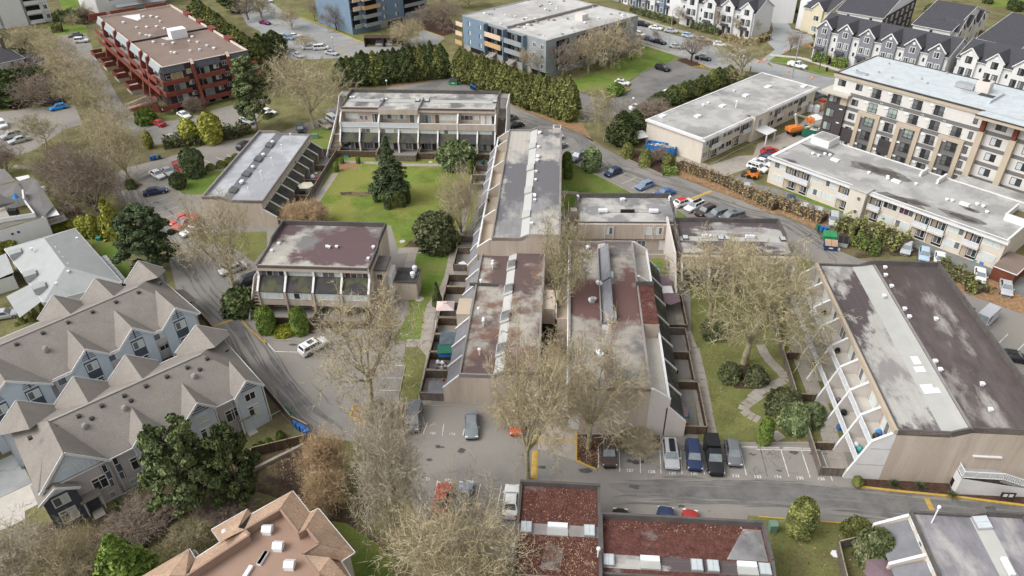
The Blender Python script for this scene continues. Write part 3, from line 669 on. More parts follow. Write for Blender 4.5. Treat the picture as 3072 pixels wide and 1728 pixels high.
# lettering on the asphalt
def letters(txt,p,size,mat,ang,name='stall_number',z=.05,sx=1.):
 c = bpy.data.curves.new(name,'FONT'); c.body = txt; c.size = size; c.align_x = 'CENTER'; c.align_y = 'CENTER'; c.extrude = .001; c.offset = .012
 c.materials.append(MATS[mat]); o = bpy.data.objects.new(name,c); COL.objects.link(o); q = gp(p); o.location = (q.x,q.y,z); o.rotation_euler = (0,0,ang); o.scale = (sx,1,1); o.parent = lot
a0 = R(-4)
for t,x,y in (('127',1190,433),('128',1398,445),('129',1597,457),('130',1808,460),('132',2212,485),('133',2424,494)): letters(t,T(2,3,x,y),.62,'paint_white',a0)
for t,x,y in (('134',195,495),('135',410,505),('136',617,515)): letters(t,T(3,3,x,y),.62,'paint_white',a0)
for t,x,y in (('127',1675,513),('128',1885,525),('129',2088,540)): letters(t,T(1,3,x,y),.62,'paint_white',a0 + math.pi)
for t,x,y in (('121',1735,72),('122',1920,80)): letters(t,T(1,3,x,y),.55,'paint_white',a0)
letters('FIRE  LANE',T(2,3,463,143),1.25,'paint_yellow',R(-3),'fire_lane_lettering')
# paving of the fire lane and darker strips where wheels run
sheet('fire_lane',TT(2,3,(310,0),(600,60),(665,60),(668,340),(300,215),(296,130)),.008,'concrete')
sheet('fire_lane',TT(2,2,(255,1449),(320,830),(580,830),(585,1449)),.008,'concrete')
sheet('asphalt_patch',TT(2,3,(950,560),(1500,520),(2576,560),(2576,720),(1800,700),(1200,690)),.008,'asphalt_dark')
sheet('asphalt_patch',TT(3,3,(0,585),(700,610),(1700,720),(2650,800),(2650,900),(1500,850),(0,740)),.008,'asphalt_dark')
sheet('courtyard_paving',TT(2,2,(335,0),(670,0),(660,240),(340,235)),.008,'concrete')

# tyre wear along the lanes and oil spots in the stalls
def wear(pts,wd,n,z=.036):
 P = [gp(p) for p in pts]; L = [0]
 for a,b in zip(P,P[1:]): L.append(L[-1] + (b - a).length)
 def at(t):
  for k in range(len(P) - 1):
   if t <= L[k + 1] or k == len(P) - 2:
    d = (P[k + 1] - P[k]).normalized(); return P[k] + d * (t - L[k]),Vector((-d.y,d.x,0))
 b = MB()
 for i in range(n):
  t0 = rnd.uniform(0,L[-1] * .9); ln = rnd.uniform(4,16); o = rnd.gauss(0,wd * .26); w_ = rnd.uniform(.06,.26); pr = None; m = 6
  for k in range(m + 1):
   p,s = at(min(L[-1],t0 + ln * k / m)); ww = w_ * math.sin(math.pi * (k + .15) / (m + .3)); c = p + s * (o + .12 * math.sin(k + i)); q = (c - s * ww,c + s * ww)
   if pr: b.quad(*[tuple(v + Vector((0,0,z + i * .00003))) for v in (pr[0],q[0],q[1],pr[1])])
   pr = q
 o_ = b.build('tyre_wear',MATS['tyre_wear'],lot); o_['kind'] = 'stuff'
wear(TT(0,1,(1500,250),(1230,420),(1380,640),(1560,820),(1900,1300)) + TT(0,2,(1980,60),(2350,420)) + TT(1,2,(200,900),(480,1250),(760,1440)),6,150)
wear(TT(2,3,(1000,620),(1500,620),(2576,650)) + TT(3,3,(600,680),(1600,790),(2640,880)),4.5,130)
wear(TT(2,0,(60,1100),(700,1320)) + TT(2,1,(1000,230),(1560,420),(2300,680)) + TT(3,1,(300,780),(800,1100)),5,90)
def blob(b,p,r,z,n=18,sq=.6,rot=0.):
 f = [rnd.uniform(0,6) for _ in range(3)]; b.poly([(p.x + r * (1 + .22 * math.sin(2 * t + f[0]) + .16 * math.sin(3 * t + f[1]) + .1 * math.sin(5 * t + f[2])) * math.cos(t),p.y + r * sq * (1 + .2 * math.sin(2 * t + f[1]) + .16 * math.sin(4 * t + f[2])) * math.sin(t),z) for t in [2 * math.pi * k / n for k in range(n)]])
b = MB(); k = 0
for c,r,x,y,w_ in [(2,3,1190,330,.5),(2,3,1240,360,.8),(2,3,1310,350,.7),(2,3,1150,220,.9),(2,3,1420,250,.6),(3,3,120,265,.45),(3,3,350,265,.55),(3,3,555,280,.6),(3,3,195,435,.35),(3,3,640,270,.3),(2,3,2380,280,.3),(2,3,760,440,1.0),(2,3,340,400,.7),(2,3,1230,590,.7),(2,3,1680,780,.5),(1,2,380,560,.7),(1,2,900,700,.5),(1,3,1800,200,.8),(1,3,2000,240,.6),(1,3,1700,330,.5),(2,1,1610,372,.5),(2,1,2180,570,.4),(3,1,485,890,.6),(0,1,1500,560,.5),(0,1,1600,640,.5),(3,3,1350,620,.5),(3,3,2250,800,1.1)]:
 for _ in range(3):
  k += 1; q = gp(T(c,r,x + rnd.uniform(-25,25),y + rnd.uniform(-12,12))); blob(b,q,w_ * rnd.uniform(.25,.8),.040 + k * .00004)
o = b.build('oil_stain',MATS['oil'],lot); o['kind'] = 'stuff'

# ---------------------------------------------------------------- building helpers
def bx(root,name,mat,*b): return MB().box(*b).build(name,MATS[mat],root)
def bld(name,label,f,cat='building',group=None): return thing(name,label,cat,f.o,f.ang,group)
def inset(pts,d):
 n = len(pts); out = []
 for i in range(n):
  a,b,c = (Vector(pts[i - 1][:2]),Vector(pts[i][:2]),Vector(pts[(i + 1) % n][:2]))
  u = (b - a).normalized(); v = (c - b).normalized(); n1 = Vector((-u.y,u.x)); n2 = Vector((-v.y,v.x))
  k = n1 + n2; k = k / max(.2,k.dot(n1)); q = b + k * d; out.append((q.x,q.y))
 return out
def shell(root,pts,h,wall,roof,drop=.4,pw=.28,par='parapet_grey',z0=0.,names=('wall','roof','parapet')):
 """walls, a roof sheet sunk behind a parapet, and the parapet's coping (pts anticlockwise)"""
 MB().prism(pts,z0,h - .03,top=False).build(names[0],MATS[wall],root)
 q = inset(pts,pw)
 MB().poly([(x,y,h - drop) for x,y in q]).build(names[1],MATS[roof],root)
 b = MB(); n = len(pts); o = inset(pts,-.04)
 for i in range(n):
  j = (i + 1) % n
  b.quad((*o[i],h),(*o[j],h),(*q[j],h),(*q[i],h)); b.quad((*q[j],h),(*q[i],h),(*q[i],h - drop - .02),(*q[j],h - drop - .02)); b.quad((*o[i],h - .16),(*o[j],h - .16),(*o[j],h),(*o[i],h))
 b.build(names[2],MATS[par],root)
def row(root,w,d,h,dh,d1,d2,wall,roof,slope,yw=0.,par='parapet_dark',bd=.75,fd=.3,x0=0.,roof_b=None):
 """a terrace block: low roof half at the front (y 0..d1), a glazed slope, a higher half behind"""
 yy = [0,d1,d2,d]; zz = [h,h,h + dh,h + dh]; x1 = x0 + w
 b = MB()
 for x in (x0,x1): b.poly([(x,yw,0),(x,d,0)] + [(x,y,z - .03) for y,z in zip(yy[::-1],zz[::-1])] + ([(x,0,h - .9),(x,yw,h - .9)] if yw > 0 else []))
 b.quad((x0,d,0),(x1,d,0),(x1,d,h + dh),(x0,d,h + dh)); b.quad((x0,yw,0),(x1,yw,0),(x1,yw,h - .1),(x0,yw,h - .1))
 if yw > 0: b.box(x0,-.02,h - .95,x1,yw,h - .05)
 b.build('wall',MATS[wall],root)
 i,j = x0 + .25,x1 - .25; zf,zb = h - fd,h + dh - bd
 MB().quad((i,.2,zf),(j,.2,zf),(j,d1,zf),(i,d1,zf)).build('roof',MATS[roof],root)
 MB().quad((i,d1,zf + .003),(j,d1,zf + .003),(j,d2,zb + .003),(i,d2,zb + .003)).build('roof_slope',MATS[slope],root)
 MB().quad((i,d2,zb),(j,d2,zb),(j,d - .25,zb),(i,d - .25,zb)).build('roof',MATS[roof_b or roof],root)
 b = MB()
 for x,s in ((x0,1),(x1,-1)):
  P = [(x + s * .125,y,z) for y,z in zip(yy,zz)]
  for p,q in zip(P,P[1:]): b.bar((p[0],p[1] - .01,p[2] - bd / 2 - .02),(q[0],q[1] + .01,q[2] - bd / 2 - .02),.25,bd + .1)
 b.box(x0 + .25,d - .25,zb - .1,x1 - .25,d + .03,h + dh + .03); b.box(x0 + .25,-.05,zf - .1,x1 - .25,.2,h + .02)
 b.build('parapet',MATS[par],root)
 return zf,zb
def aw(root,x0,x1,y0,z0,y1,z1,mat='awning',t=.12):
 return MB().slabx([(y0,z0),(y1,z1),(y1,z1 - t),(y0,z0 - t)],x0,x1).build('awning',MATS[mat],root)
def fin(root,x,prof,mat='stucco',t=.26,cap='white_trim',ncap=2,c0=0):
 o = MB().slabx(prof,x - t / 2,x + t / 2).build('fin_wall',MATS[mat],root)
 if cap:
  b = MB()
  for p,q in list(zip(prof,prof[1:]))[c0:c0 + ncap]: b.bar((x,p[0],p[1] + .03),(x,q[0],q[1] + .03),t + .06,.08)
  b.build('coping',MATS[cap],o)
 return o
def vent(root,x,y,z,s=.35,h=.3,kind='box',mat='vent_white'):
 b = MB()
 if kind == 'box': b.box(x - s * .35,y - s * .35,z,x + s * .35,y + s * .35,z + h * .6).box(x - s / 2,y - s / 2,z + h * .6,x + s / 2,y + s / 2,z + h)
 elif kind == 'pipe': b.lathe([(s * .25,z),(s * .25,z + h),(s * .6,z + h),(s * .6,z + h + .22),(s * .35,z + h + .3)],10,0,(x,y))
 else: b.lathe([(s * .5,z),(s * .5,z + h * .5),(s * .75,z + h * .5),(s * .75,z + h),(s * .2,z + h * 1.25)],10,0,(x,y))
 return b.build('roof_vent' if kind != 'pipe' else 'flue',MATS[mat],root)
def skylight(root,x,y,z0,w,l,z1=None,n=2,mat='parapet_dark',gl='s'):
 """a glazed box lying on the roof slope (y..y+l rises z0..z1)"""
 z1 = z0 if z1 is None else z1; h = .32
 b = MB(); b.slabx([(y,z0 - .2),(y,z0 + h),(y + l,z1 + h),(y + l,z1 - .2)],x,x + w); o = b.build('skylight',MATS[mat],root)
 pw = (w - .12) / n
 for k in range(n):
  xa = x + .06 + pw * k + .02; xb = xa + pw - .04
  MB().slabx([(y + .06,z0 + h - .03),(y + .06,z0 + h + .035),(y + l - .06,z1 + h + .035),(y + l - .06,z1 + h - .03)],xa,xb).build('pane',MATS[GL[gl]],o)
 return o
def rail(root,x0,x1,y,z,h=1.05,n=4,glass=True,along='x',name='railing',top='white_trim',gm='screen',t=.06):
 b = MB(); L = x1 - x0
 def bxx(a,c,zz0,zz1,w):
  if along == 'x': b.box(a,y - w,zz0,c,y + w,zz1)
  else: b.box(y - w,a,zz0,y + w,c,zz1)
 bxx(x0,x1,z + h - .08,z + h,t); bxx(x0,x1,z,z + .07,t)
 for k in range(n + 1): a = x0 + L * k / n; bxx(a - .03,a + .03,z + .07,z + h - .08,t * .9)
 o = b.build(name,MATS[top],root)
 if glass:
  for k in range(n):
   c = MB(); a,e = x0 + L * k / n + .03,x0 + L * (k + 1) / n - .03
   if along == 'x': c.box(a,y - .015,z + .07,e,y + .015,z + h - .08)
   else: c.box(y - .015,a,z + .07,y + .015,e,z + h - .08)
   c.build('panel',MATS[gm],o)
 else:
  c = MB(); k = x0 + .15
  while k < x1 - .05:
   if along == 'x': c.box(k - .02,y - .02,z + .07,k + .02,y + .02,z + h - .08)
   else: c.box(y - .02,k - .02,z + .07,y + .02,k + .02,z + h - .08)
   k += .16
  q = c.build('balusters',MATS[top],o); q['kind'] = 'stuff'
 return o
BOARD_N = 0
def fence(label,pts,h=1.5,mat='timber',pitch=None,cap='timber_cap',group='board fences round the patios',f=None,name='board_fence',thick=.05):
 """a board fence along world points: posts, a cap rail and boards side by side"""
 P = [Vector((p.x,p.y,0)) for p in pts]; root = thing(name,label,'fence',P[0],0,group)
 total = sum((b - a).length for a,b in zip(P,P[1:])); bw = pitch or max(.30,total / 60)
 for a,b in zip(P,P[1:]):
  d = b - a; L = d.length; u = d / L; ang = math.atan2(u.y,u.x); n = max(1,round(L / bw)); w_ = L / n
  me = cached(('board',round(w_,2),h,mat),lambda: MB().box(-w_ / 2 + .008,-thick / 2,.04,w_ / 2 - .008,thick / 2,h - .06).mesh('board',MATS[mat]))
  for k in range(n):
   c = a + u * (w_ * (k + .5)) - P[0]; o = put('board',me,root,(c.x - u.y * rnd.uniform(-.012,.012),c.y + u.x * rnd.uniform(-.012,.012),rnd.uniform(-.03,.02)),ang)
  MB().bar(a - P[0] + Vector((0,0,h - .03)),b - P[0] + Vector((0,0,h - .03)),.13,.07).build('cap_rail',MATS[cap],root)
  m = max(1,round(L / 2.4))
  for k in range(m + 1):
   c = a + u * (L * k / m) - P[0]; put('post',cached(('post',h,mat),lambda: MB().box(-.06,-.06,0,.06,.06,h + .05).mesh('post',MATS[mat])),root,(c.x,c.y,0),ang)
 return root
def yard(f,label,x0,x1,y0,y1,h=1.5,mat='timber',group='board fences round the patios',sides=(1,1)):
 pts = []
 if sides[0]: pts.append(f.W(x0,y0))
 pts += [f.W(x0,y1),f.W(x1,y1)]
 if sides[1]: pts.append(f.W(x1,y0))
 return fence(label,pts,h,mat,group=group)
def steps(root,x0,x1,y0,z0,y1,z1,n,mat='timber_cap',name='stair_tread'):
 me = MB().box(0,-.15,-.06,x1 - x0,.15,0).mesh(name,MATS[mat])
 for k in range(n): t = (k + .5) / n; put(name,me,root,(x0,y0 + (y1 - y0) * t,z0 + (z1 - z0) * t))

# ================================================================ the courtyard complex
# ---- back block facing the lawn
f = F1 = Fr((990 + 140 * .20963,260 + 295 * .20963),(990 + 2375 * .20963,260 + 330 * .20963),9.3)
b = bld('terrace_block','long three storey beige terrace block with end stairs, across the courtyard lawn',f)
W_,D_ = f.w,10.6
zf,zb = row(b,W_,D_,9.3,.5,4.6,6.2,'stucco','roof_a','membrane',yw=.8)
bx(b,'fascia','stucco',9.0,-1.0,8.15,18.0,.78,9.36); bx(b,'deck','stucco_light',0,-1.8,5.2,W_,.78,5.45)
bx(b,'lower_wall','stucco_light',0.02,-1.7,0,W_ - .02,.79,5.2)
MB().quad((9.0,-.95,9.365),(18,-.95,9.365),(18,1,9.365),(9,1,9.365)).build('roof',MATS['roof_a'],b)
bx(b,'balcony_front','stucco',18.15,-1.98,5.05,W_,-1.76,6.45); bx(b,'balcony_coping','white_trim',18.15,-2.0,6.45,W_,-1.74,6.53)
rail(b,.15,8.9,-1.85,5.45,1.1,4); rail(b,9.1,18.,-1.95,5.45,1.1,4)
for k in range(8):
 x = 4.5 * k
 win(b,x + .35,4.0,3.9,1.1,mixgl(4,'pppppgn'),y=-1.72)
 aw(b,x + .13,x + 4.37,-1.75,4.1,-3.4,2.4)
 win(b,x + .4,.15,2.3,2.0,mixgl(3,'pgd'),y=-1.73); bx(b,'door','clad_brown',x + 2.9,-1.76,.1,x + 3.8,-1.705,2.1)
for k in range(9):
 x = min(4.5 * k,W_ - .14);
 fin(b,x,[(-1.72,5.1),(-2.0,4.6),(-3.5,2.55),(-3.5,0),(-1.72,0)],ncap=3)
for x in (.13,9.,18.1,27.,W_ - .13): fin(b,x,[(.78,8.1),(-.2,8.1),(-2.0,6.6),(-2.0,5.0),(.78,5.0)],ncap=3)
win(b,.8,6.4,3.0,1.2,'ppp',y=.78)
for x,w_ in ((4.1,.75),(5.2,.75)): win(b,x,6.0,w_,1.2,'dd',y=.78)
win(b,6.9,5.5,1.9,2.2,'gdd',y=.78)
win(b,9.5,6.4,3.0,1.15,'pgp',y=.78); win(b,12.8,6.4,2.1,1.15,'pgp',y=.78); win(b,15.6,5.5,2.3,2.1,'gp',y=.78)
win(b,18.4,5.5,2.4,2.1,'ngn',y=.78); win(b,22.6,6.3,4.1,1.3,'pppp',y=.78); bx(b,'door','timber',21.6,.72,5.5,22.4,.775,7.5)
win(b,27.4,6.4,2.9,1.2,'gmg',y=.78); win(b,30.6,6.4,1.0,1.2,'p',y=.78); win(b,32,5.5,.9,2.1,'w',y=.78); win(b,33.4,5.5,2.2,2.1,'pd',y=.78)
for x in (8.2,16.4,18.6,34.4): skylight(b,x,4.7,zf,1.0,1.4,zb,2)
bx(b,'roof_hatch','galv',19.3,7.4,zb,20.6,8.2,zb + .3); bx(b,'roof_divider','parapet_grey',8.9,.1,zf,9.1,6.2,zf + .6); bx(b,'roof_divider','parapet_grey',18.0,.1,zf,18.2,6.4,zf + .6)
for x,y in ((.9,6.5),(1.5,6.7),(9.4,5.6)): vent(b,x,y,zb,.5,.4,'cap')
# end stairs: white flanking walls, landings and timber treads
for x0,x1,s in ((-2.4,-.02,0),(W_ + .02,W_ + 2.3,1)):
 xo = x0 if s == 0 else x1 - .2
 MB().slabx([(D_,0),(D_,9.2),(7.6,9.2),(4.5,6.4),(-7.4,.9),(-7.4,0)] if s == 0 else [(D_,0),(D_,9.2),(2.2,9.2),(1.6,6.6),(-2.2,4.4),(-7.4,.9),(-7.4,0)],xo,xo + .2).build('stair_wall',MATS['white_paint'],b)
 xa,xb = (x0 + .2,x1) if s == 0 else (x0,x1 - .2)
 bx(b,'landing','concrete',xa,4.2,5.4,xb,D_ - .1,5.6); bx(b,'stair_roof','roof_a',xa - .3 if s == 0 else xa,7.8,9.0,xb if s == 0 else xb + .2,D_ - .02,9.15)
 steps(b,xa,xb,4.1,5.4,.2,3.0,14); bx(b,'landing','concrete',xa,-.9,2.85,xb,.2,3.0); steps(b,xa,xb,-1.,2.8,-6.6,.2,16)
 MB().slabx([(4.2,5.1),(.2,2.7),(.2,2.4),(4.2,4.8)],xa,xb).build('stair_stringer',MATS['interior'],b); MB().slabx([(-.9,2.6),(-6.7,0.05),(-6.7,0),(-.9,2.3)],xa,xb).build('stair_stringer',MATS['interior'],b)
yard(f,'brown board fence of the two left patios under the far terrace block',.2,8.9,-3.4,-6.2)
yard(f,'brown board fence jutting forward behind the tall fir',9.1,18.2,-3.4,-8.0,mat='timber_old')
yard(f,'brown board fence of the right patios under the far terrace block',18.6,W_ - .1,-3.4,-6.6)

# ---- block with the black awnings, left of the lawn
f = F2 = Fr(T(0,1,2535,555),D(781,337),5.6)
b = bld('terrace_block','low beige terrace block with black sloping awnings and a wet grey roof',f)
W_,D_ = f.w,11.6
zf,zb = row(b,W_,D_,5.6,.7,6.3,7.8,'stucco','roof_c2','awning_grey',yw=.25,par='parapet_grey',bd=.55)
n = 9; wu = W_ / n
for k in range(n):
 x = wu * k
 win(b,x + .5,3.75,1.1,.85,'p',y=.25); win(b,x + 2.1,3.75,1.0,.85,mixgl(1,'pg'),y=.25)
 aw(b,x + .13,x + wu - .13,.2,3.55,-2.0,2.0); win(b,x + .5,.1,1.9,1.9,mixgl(2,'pdg'),y=.23)
 fin(b,x,[(.22,3.75),(-2.15,2.15),(-2.15,0),(.22,0)],ncap=1)
fin(b,W_,[(.22,3.75),(-2.15,2.15),(-2.15,0),(.22,0)],ncap=1)
for x in (3,10,17,24): skylight(b,x,6.4,zf,2.0,1.3,zb,4,gl='g')
for x,y in ((7,6.6),(7.5,6.6),(14,6.8),(20,6.7),(26.5,6.9)): vent(b,x,y,zf + .3,.5,.45,'cap')
for x in (2.2,8.8,9.4,15.5,22,28): vent(b,x,3.2,zf,.3,1.7,'pipe')
fence('long brown board fence along the courtyard path beside the black awnings',[f.W(2.2,-5.0),f.W(W_ - .5,-5.0),f.W(W_ + 1.0,-5.0),f.W(W_ + 1.0,-.5)],1.6,'timber_old')
for k in range(1,n):
 if k % 2: fence('%s short cross fence between awning patios left of the lawn' % ('nearest','second nearest','second farthest','farthest')[k // 2],[f.W(wu * k,-2.2),f.W(wu * k,-4.95)],1.4,'timber',group='cross fences between awning patios')

# ---- detached block in the middle left
f = F3 = Fr(T(1,1,20,1180),T(1,1,1115,1210),8.3)
b = bld('terrace_block','detached beige terrace block with four dark awnings and two clipped globes before it',f)
W_,D_ = f.w,13.2
zf,zb = row(b,W_,D_,8.3,.6,6.3,7.6,'stucco','roof_c3','roof_c3',yw=.5)
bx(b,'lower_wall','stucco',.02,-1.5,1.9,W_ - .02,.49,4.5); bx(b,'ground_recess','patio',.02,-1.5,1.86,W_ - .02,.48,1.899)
for k in range(4):
 x = W_ / 4 * k; wu = W_ / 4
 win(b,x + .35,6.15,wu - .7,1.15,('gdgd','pppp','pggp','mdgd')[k],y=.5)
 aw(b,x + .15,x + wu - .15,.45,6.25,-1.62,4.5)
 win(b,x + .4,3.15,wu - .8,1.2,('pppp','pdpp','pppp','pppp')[k],y=-1.5); win(b,x + .6,.1,2.2,1.75,('dgd','ngd','dgd','dgn')[k],y=.5)
for k in range(5): fin(b,min(max(W_ / 4 * k,.14),W_ - .14),[(.48,7.3),(.02,7.3),(.0,6.4),(-1.75,4.6),(-1.75,0),(.48,0)],ncap=2,c0=2 - 1)
for x,y in ((9.6,6.2),(10.0,6.0),(11.2,6.2)): vent(b,x,y,zf + .1,.45,.35)
for x,y in ((1.0,4.6),(1.4,6.8)): vent(b,x,y,zf,.5,.4)
vent(b,W_ - .8,3.0,zf,.45,.4); vent(b,W_ - .7,6.2,zb,.5,.4)
bx(b,'stair_tower','stucco',W_ + .02,2.2,0,W_ + 1.9,6.2,6.4); bx(b,'tower_roof','parapet_dark',W_ - .05 + .08,2.12,6.4,W_ + 1.98,6.28,6.75); win(b,W_ + .4,4.7,1.1,1.2,'d',y=2.19)
bx(b,'tower_wing','white_paint',W_ + 1.92,2.8,0,W_ + 2.6,6.0,5.2)
bx(b,'annex','stucco',W_ + 2.62,3.6,0,W_ + 6.3,7.6,3.3); bx(b,'annex_roof','parapet_dark',W_ + 2.55,3.5,3.3,W_ + 6.38,7.7,3.65); MB().quad((W_ + 2.8,3.7,3.655),(W_ + 6.2,3.7,3.655),(W_ + 6.2,7.5,3.655),(W_ + 2.8,7.5,3.655)).build('roof',MATS['awning'],b)
for y in (4.8,6.6): vent(b,W_ + 5.6,y,3.66,.55,.9,'cap')
bx(b,'air_duct','galv',W_ + 2.7,7.8,0,W_ + 3.9,9.6,1.9)
MB().slabx([(4,0),(4,5.2),(1.5,5.2),(-3.4,.5),(-3.4,0)],-1.55,-1.4).build('stair_wall',MATS['white_paint'],b); steps(b,-1.4,-.05,1.4,4.6,-3.,.3,12)
fence('brown board fence behind the two clipped globe shrubs',[f.W(.3,-1.7),f.W(.3,-4.2),f.W(8.9,-4.2),f.W(8.9,-1.7)],1.5,'timber')
fence('brown board fence behind the spreading bare tree',[f.W(9.1,-1.7),f.W(9.1,-4.6),f.W(17.5,-4.6),f.W(17.5,-1.7)],1.5,'timber_old')

# ---- tall long block in the middle, terraces on its left side
f = F4 = Fr(S4(1400,370,818,118),T(1,1,2300,912),8.4)
b = bld('terrace_block','tall beige block running away up the middle with stained grey roof and peach terraces',f)
W_,D_ = f.w,11.2
zf,zb = row(b,W_,D_,8.4,.7,4.7,6.1,'stucco','roof_c4','roof_white',par='parapet_grey',bd=.5)
bx(b,'lower_wall','stucco',.02,-2.2,0,W_ - .02,-.01,5.2); bx(b,'terrace_deck','tan_panel',.02,-2.3,5.2,W_ - .02,-.01,5.4); bx(b,'terrace_wall','stucco_light',.02,-2.5,5.0,W_ - .02,-2.3,6.3); bx(b,'coping','white_trim',.0,-2.54,6.3,W_,-2.26,6.4)
n = 9; wu = W_ / n
for k in range(n + 1):
 x = min(max(wu * k,.14),W_ - .14)
 if k % 2 == 1 or k in (0,n): fin(b,x,[(0,8.0),(-.3,8.0),(-2.5,6.4),(-2.5,5),(0,5)],ncap=2)
 fin(b,x,[(-2.4,5.0),(-4.3,2.7),(-4.3,0),(-2.4,0)],ncap=1)
for k in range(n):
 x = wu * k; aw(b,x + .14,x + wu - .14,-2.5,4.75,-4.2,2.55,'awning_grey'); win(b,x + .6,5.5,1.7,2.0,mixgl(2),y=-.01); win(b,x + 2.9,6.2,1.2,1.2,'p',y=-.01); win(b,x + .6,.2,2.4,1.9,mixgl(3,'pgd'),y=-2.2)
for x in (7.4,17.5,27.,36.):
 MB().slabx([(4.6,zf),(4.6,zf + .28),(6.0,zb + .28),(6.0,zb)],x,x + 2.4).build('roof_slope',MATS['membrane'],b)
for x,y in ((2.2,6.7),(2.6,6.6),(9.6,6.6),(14,6.6),(14.3,6.7),(16,6.6),(21,6.5),(24.5,6.5),(30.5,6.5),(31,6.6),(32.5,6.6),(40.8,6.4)): vent(b,x,y,zb,.5,.35,'box' if x > 20 else 'cap')
bx(b,'hatch','stucco_light',.1,9.4,8.2,2.0,11.1,9.6); bx(b,'rain_gutter','white_trim',.2,D_ + .03,7.6,W_ - .2,D_ + .15,7.8)
bx(b,'hatch_lid','roof_c4',.3,9.6,9.6,1.8,10.9,9.63)
F4W = W_
for i,(x0,x1,yy) in enumerate(((3,7.6,-7.2),(7.8,12,-7.4),(33,36.5,-7.2),(37,42.6,-7.0))):
 yard(f,('brown fence round the patio with a barbecue at the far end of the middle block','brown fence round the patio with a white table beside the middle block','weathered fence round a narrow patio low on the middle block','weathered fence round the bin bay at the near end of the middle block')[i],x0,x1,-4.3,yy,1.4,'timber_old')

# ---- near row, left of the planted alley
f = F5 = Fr(S4(1380,720,420,245),T(1,2,1985,845),5.2)
b = bld('terrace_block','near beige block left of the alley with mossy roof and grey awnings',f)
W_,D_ = f.w,10.6
zf,zb = row(b,W_,D_,5.2,.8,4.6,5.9,'stucco','roof_c5','roof_white',par='parapet_grey',bd=.5)
n = 7; wu = W_ / n
for k in range(n):
 x = wu * k; aw(b,x + .14,x + wu - .14,-.02,4.5,-2.1,2.4,'awning_grey'); win(b,x + .6,.2,2.4,1.9,mixgl(3,'pgd'),y=-.01)
for k in range(n + 1): fin(b,min(max(wu * k,.14),W_ - .14),[(-.01,4.9),(-2.3,2.6),(-2.3,0),(-.01,0)],ncap=1)
for x0,x1 in ((9.2,10.2),): bx(b,'roof_divider','parapet_dark',x0,-1.0,zf,x0 + .2,3.5,zf + .55)
MB().poly([(13.2,-2.1,5.22),(17.2,-2.1,5.22),(17.2,0,5.22),(13.2,0,5.22)]).build('roof',MATS['tan_panel'],b); bx(b,'bay','stucco',13.2,-2.05,2.2,17.2,-.01,5.2)
for x in (2.6,9.5,16.5,24):
 MB().slabx([(4.5,zf),(4.5,zf + .3),(5.9,zb + .3),(5.9,zb)],x,x + 2.6).build('roof_slope',MATS['membrane'],b); skylight(b,x + .2,4.6,zf + .28,1.9,1.2,zb + .1,3,gl='g',mat='galv')
for x,y in ((3.6,2.2),(4.4,2.2),(9.2,.8),(16.6,1.2),(19,2.2),(19.5,2.2),(26,2.3)): vent(b,x,y,zf,.4,.9,'pipe')
bx(b,'roof_box','stucco',10.4,D_ + .01,2.5,15.4,D_ + 1.9,5.3); bx(b,'wall_recess_shade','interior',10.6,D_ + .1,.1,15.2,D_ + .5,2.5)  # near-black box stands in for the shade under the roof box
for i,(x0,x1,m) in enumerate(((1.2,4.6,'timber'),(4.8,9,'timber'),(9.2,13,'timber_old'),(13.3,17.2,'timber'),(17.4,21.4,'timber_old'),(21.6,25.4,'timber'),(25.6,30.2,'timber_old'))):
 yard(f,('brown fence round the patio with a white picnic table','brown fence round the patio of climbing stems','weathered fence round the patio under the pink gazebo','brown fence round the patio with a folded cream parasol','weathered fence round the patio of tarpaulin shelters','brown fence round the patio crammed with bags and boxes','weathered fence round the corner patio with a grey shed')[i],x0,x1,-2.3,-5.6,1.5,m)

# ---- near row, right of the alley
f = F6 = Fr(T(2,2,1395,990),S4(1700,700,1270,150),8.0)
b = bld('terrace_block','near beige block right of the alley with white edged decks and stepped wedges',f)
W_,D_ = f.w,10.2
zf,zb = row(b,W_,D_,8.0,-.25,4.4,5.6,'stucco','roof_c6','roof_c9',par='parapet_grey',bd=.4)
bx(b,'lower_wall','stucco_light',.02,-2.2,0,W_ - .02,-.01,5.4); bx(b,'terrace_deck','concrete_pale',.02,-2.3,5.4,W_ - .02,-.01,5.55); bx(b,'terrace_wall','white_paint',.02,-2.5,5.2,W_ - .02,-2.3,6.3); bx(b,'coping','white_trim',0,-2.55,6.3,W_,-2.25,6.42)
n = 7; wu = W_ / n
for k in range(n + 1):
 x = min(max(wu * k,.14),W_ - .14); big = k in (0,3,5,7)
 if big: fin(b,x,[(-.01,7.9),(-.4,7.9),(-2.6,6.4),(-2.6,5),(-.01,5)],ncap=2,mat='stucco_light')
 fin(b,x,[(-2.4,5.1),(-4.9,2.6),(-4.9,0),(-2.4,0)],ncap=1,mat='stucco_light')
for k in range(n):
 x = wu * k; aw(b,x + .14,x + wu - .14,-2.5,4.9,-4.8,2.5,'awning'); win(b,x + .6,5.65,1.8,2.0,mixgl(2),y=-.01); win(b,x + .6,.2,2.4,1.9,mixgl(3,'pgd'),y=-2.2)
for x0,x1 in ((13.2,18.4),): bx(b,'bay','stucco',x0,-2.2,5.56,x1,-.01,8.0);
MB().quad((13.2,-2.2,8.01),(13.2 + 9.5,-2.2,8.01),(13.2 + 9.5,.3,8.01),(13.2,.3,8.01)).build('roof',MATS['roof_moss'],b); bx(b,'bay','stucco',18.42,-2.2,5.56,22.7,-.01,8.0); bx(b,'roof_divider','parapet_dark',22.5,-2.3,8.0,22.75,.3,8.7)
